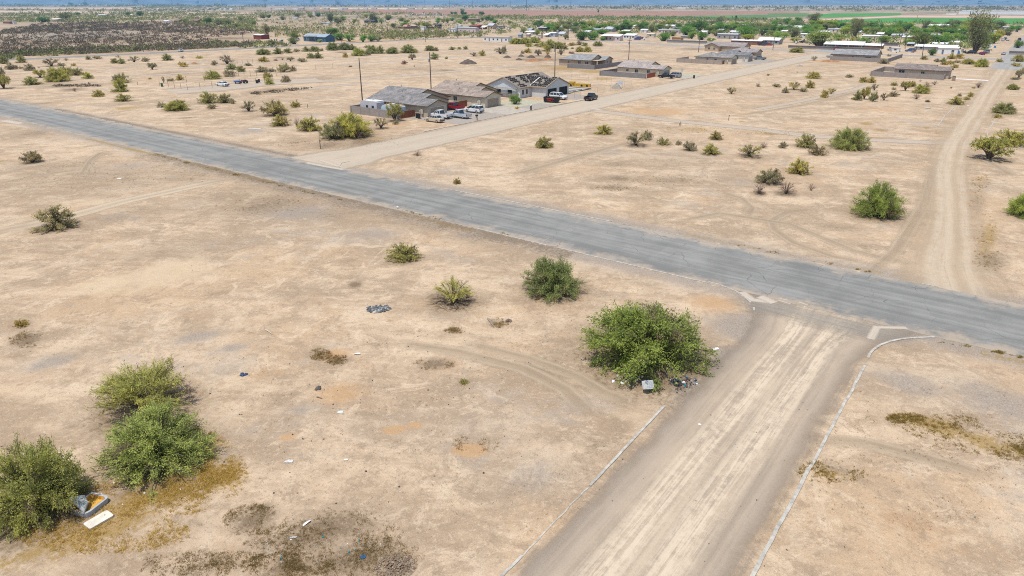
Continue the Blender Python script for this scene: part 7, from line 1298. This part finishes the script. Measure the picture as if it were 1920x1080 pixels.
# dry grass tufts: nobody could count them
def tufts(label, regs, n, tone, seed, h=.16, name='dry_grass', blades=9):
    g = np.random.default_rng(seed); pos, dr, l, t = [], [], [], []
    for i in range(n):
        cx, cy, rx, ry = regs[g.integers(len(regs))]; a, d = g.uniform(0, 6.28), g.random() ** .62 * 1.12; x, y = at(cx + rx * d * math.cos(a), cy + ry * d * math.sin(a)); k = g.uniform(.5, 1.5)
        if math.sin(x * 1.1 + 2 * math.sin(y * .7)) + math.sin(y * 1.7 + x * .6) + math.sin(x * 3.1 - y * 2.3) * .7 + g.normal(0, 1.0) < .0: continue
        pos.append(np.array([x, y, 0]) + g.normal(0, .05, (blades, 3)) * [1, 1, 0]); dd = g.normal(0, .75, (blades, 3)); dd[:, 2] = .8; dr.append(unit(dd)); l.append(h * k * g.uniform(.6, 1.3, blades)); t.append(np.clip(g.normal(.5, .25, blades), 0, 1))
    pos, dr, l, t = map(np.concatenate, (pos, dr, l, t)); me = quads_mesh(name, pos, dr, unit(g.normal(0, 1, pos.shape)), l, l * .16, t, LEAF, .3); o = link(name, me); o.color = (*tone, 1); stuff(o, label, 'grass')
tufts('dry golden grass round the green bushes and torn cushion', [(360, 870, 75, 60), (280, 935, 120, 32), (190, 1000, 150, 34), (420, 890, 40, 40)], 9500, (.31, .24, .085), 1, .11)
tufts('dark dead weeds at the bottom of the vacant lot', [(600, 1000, 140, 42), (660, 1045, 120, 36), (480, 975, 55, 26), (540, 1060, 80, 22), (400, 1060, 130, 24)], 7000, (.15, .115, .055), 2, .09)
tufts('yellowed weeds on the lot beside the rutted street', [(1760, 800, 80, 20), (1850, 830, 90, 20), (1700, 785, 35, 9), (1920, 850, 50, 14), (1560, 885, 60, 20)], 3600, (.17, .13, .04), 3, .11)
def along(pts, n, wob):
    g = random.Random(n); out = []
    for i in range(n):
        k = g.random() * (len(pts) - 1); a, c_ = pts[int(k)], pts[int(k) + 1]; f = k - int(k); out.append((a[0] + (c_[0] - a[0]) * f, a[1] + (c_[1] - a[1]) * f + g.uniform(-wob, wob), 5, 1.2))
    return out
tufts('rough verge grass along the edges of the paved road', along([(290, 289), (350, 304), (420, 322), (450, 330)], 40, 2) + along([(470, 334), (560, 356), (640, 374)], 30, 2) + along([(740, 390), (800, 405), (850, 417)], 14, 2) + along([(925, 434), (960, 442)], 6, 1) + along([(1760, 640), (1850, 655), (1918, 672)], 22, 2) + along([(1380, 458), (1500, 484), (1640, 512)], 22, 1.5), 1500, (.155, .125, .035), 4, .13)
tufts('dry weeds along the verge of the sandy lane', [(1850, 455, 22, 50), (1855, 490, 28, 18), (1830, 370, 14, 30), (1840, 340, 16, 12)], 420, (.24, .18, .08), 5, .16)
tufts('thin dead stubble scattered over the bare lots', [(500, 600, 500, 170), (700, 850, 420, 170), (1740, 850, 220, 130), (1250, 340, 460, 90), (300, 370, 360, 80), (1120, 620, 160, 80), (260, 330, 300, 40)], 9000, (.15, .11, .065), 8, .075, 'dead_stubble', 6)
tufts('scattered dry weed patches over the lots', [(632, 676, 20, 9), (600, 665, 20, 10), (815, 683, 34, 10), (853, 620, 18, 5), (930, 606, 22, 8), (50, 637, 30, 14), (895, 833, 40, 14), (1260, 338, 80, 9), (1150, 352, 45, 6), (680, 268, 80, 9), (560, 268, 50, 6), (1060, 128, 50, 5), (1300, 243, 60, 6), (1440, 250, 80, 5), (200, 330, 150, 25), (520, 380, 110, 22)], 3600, (.19, .14, .07), 6, .13)

put_tree(962, 196, 19, 20, 'round0', (.10, .17, .04), 'young green street tree on a thin trunk before the unfinished house')
put_shrub(969, 205, 9, 199, 'bush3', (.30, .25, .03), 'small golden tuft on the yard near the young street tree')
# ---------------------------------------------------------------- labels worked out from the landmarks round each small plant
LM = [('the big corner bush', 1215, 700), ('the fenced yard', 400, 155), ('the deep blue house', 590, 78), ('the red barn', 483, 73), ('the pole with a grey box', 808, 140), ('the rear-porch house', 1098, 122), ('the bright hedge by the storage boxes', 985, 82), ('the soil heaps', 1005, 110), ('the mottled-roof house', 1200, 140), ('the hipped-roof house', 1340, 112), ('the pale grey roofed house', 1610, 110), ('the brown-roofed house', 1720, 150), ('the white drive', 1816, 150), ('the long tan mobile home', 929, 78), ('the teal-roofed home', 872, 60), ('the pink dome', 759, 52), ('the water tank', 588, 29), ('the dark house on the plain', 692, 43), ('the dark homestead at the field', 885, 41), ('the widest bush of the line', 1590, 280), ('the fan-shaped bush', 517, 215), ('the bright clump of bushes', 112, 152), ('the two low white sedan fences', 330, 170), ('the pale home with red porch', 1144, 75), ('the white boxy home', 1180, 72), ('the orange plywood shed', 1268, 76), ('the sage-roofed home', 1253, 62), ('the grey-roofed cottage', 1297, 60), ('the grey home with carport roof', 1363, 72), ('the red-brown walled home', 1398, 83), ('the white-roofed yard at the bend', 1440, 82), ('the long white carport', 1579, 90), ('the white mid-town home', 1483, 57), ('the tin-roofed workshop', 1634, 75), ('the flat-roofed white home', 1752, 95), ('the tallest tree', 1826, 95), ('the greenfield home', 1758, 53), ('the leaning poles', 1680, 80), ('the huge light green tree', 1533, 85), ('the maroon-green tree', 1523, 50), ('the residential street', 1885, 70), ('the two-rut dirt track', 250, 375), ('the grey lane', 1450, 248), ('the sandy lane', 1830, 200), ('the twin-headed olive bush', 1488, 165), ('the brown-roofed house wall', 1650, 150), ('the tan house with pale roof', 100, 40), ('the brown gabled house', 364, 43), ('the highway', 200, 105), ('the cream tan-roofed house', 870, 190), ('the dark heap on the sand', 878, 118), ('the thick street pole', 1065, 74), ('the dark-walled home', 1016, 58)]
def tone_word(t, kind):
    if kind.startswith('dry'): return 'dry brown'
    r_, g_, b_ = t
    if g_ < .13: return 'dark green'
    if abs(r_ - g_) < .02 and b_ > .08: return 'grey-green'
    if r_ > .18 and g_ > .2: return 'bright yellow-green'
    if r_ >= g_ - .006: return 'olive'
    return 'light green' if g_ > .18 else 'green'
made = {}
for r, tone, wpx, hpx, kind in NEED:
    px, py, _w = PX[r.name]; best = min(LM, key=lambda l: (abs(l[1] - px) * .8) ** 2 + (abs(l[2] - py) * 3.2) ** 2); dy, dx = py - best[2], px - best[1]
    rel = ('in front of' if dy > 0 else 'behind') if abs(dy) * 4 > abs(dx) else ('beside' if abs(dx) < 60 else 'out from')
    asp = 'squat' if wpx > 1.75 * hpx else ('tall' if hpx > 1.05 * wpx else 'rounded'); sz = 'tiny' if wpx < 10 else ('small' if wpx < 17 else ('medium' if wpx < 24 else 'large'))
    nn = {'desert_bush': 'bush', 'desert_tree': 'branching shrub', 'dead_shrub': 'dead shrub', 'shade_tree': 'tree', 'palm_tree': 'palm'}[r.name.split('.')[0]]
    made.setdefault(f'{sz} {asp} {tone_word(tone, kind)} {nn} {rel} {best[0]}', []).append((math.hypot(dx, dy * 4), r, best[0], nn))
ORD = ['first', 'second', 'third', 'fourth', 'fifth', 'sixth', 'seventh', 'eighth', 'ninth', 'tenth']
for lb, rs in made.items():
    rs.sort(key=lambda q: q[0])
    for i, (_, r, lm, nn) in enumerate(rs):
        r['label'] = lb if len(rs) == 1 else f'{ORD[min(i, 9)]} {lb}'
        r['group'] = 'desert bushes scattered over the sand' if r.name.split('.')[0] in ('desert_bush', 'desert_tree', 'dead_shrub') else 'trees of the far settlement'

# ---------------------------------------------------------------- haze: one box of thin air round the whole scene
def haze():
    b = NT('thin_blue_air')
    v = b.n('VolumePrincipled', {'Color': (.36, .68, 1.0), 'Density': HAZE, 'Anisotropy': 0.0})
    b.t.links.new(v.outputs[0], b.out.inputs[1])
    mb = MB(); mb.box(-14000, 14000, -14000, 14000, -2.5, 330)
    stuff(mb.build('haze', b.m), 'thin pale blue haze veiling the far plain and mountains', 'haze')
HAZE = 8.5e-5
haze()
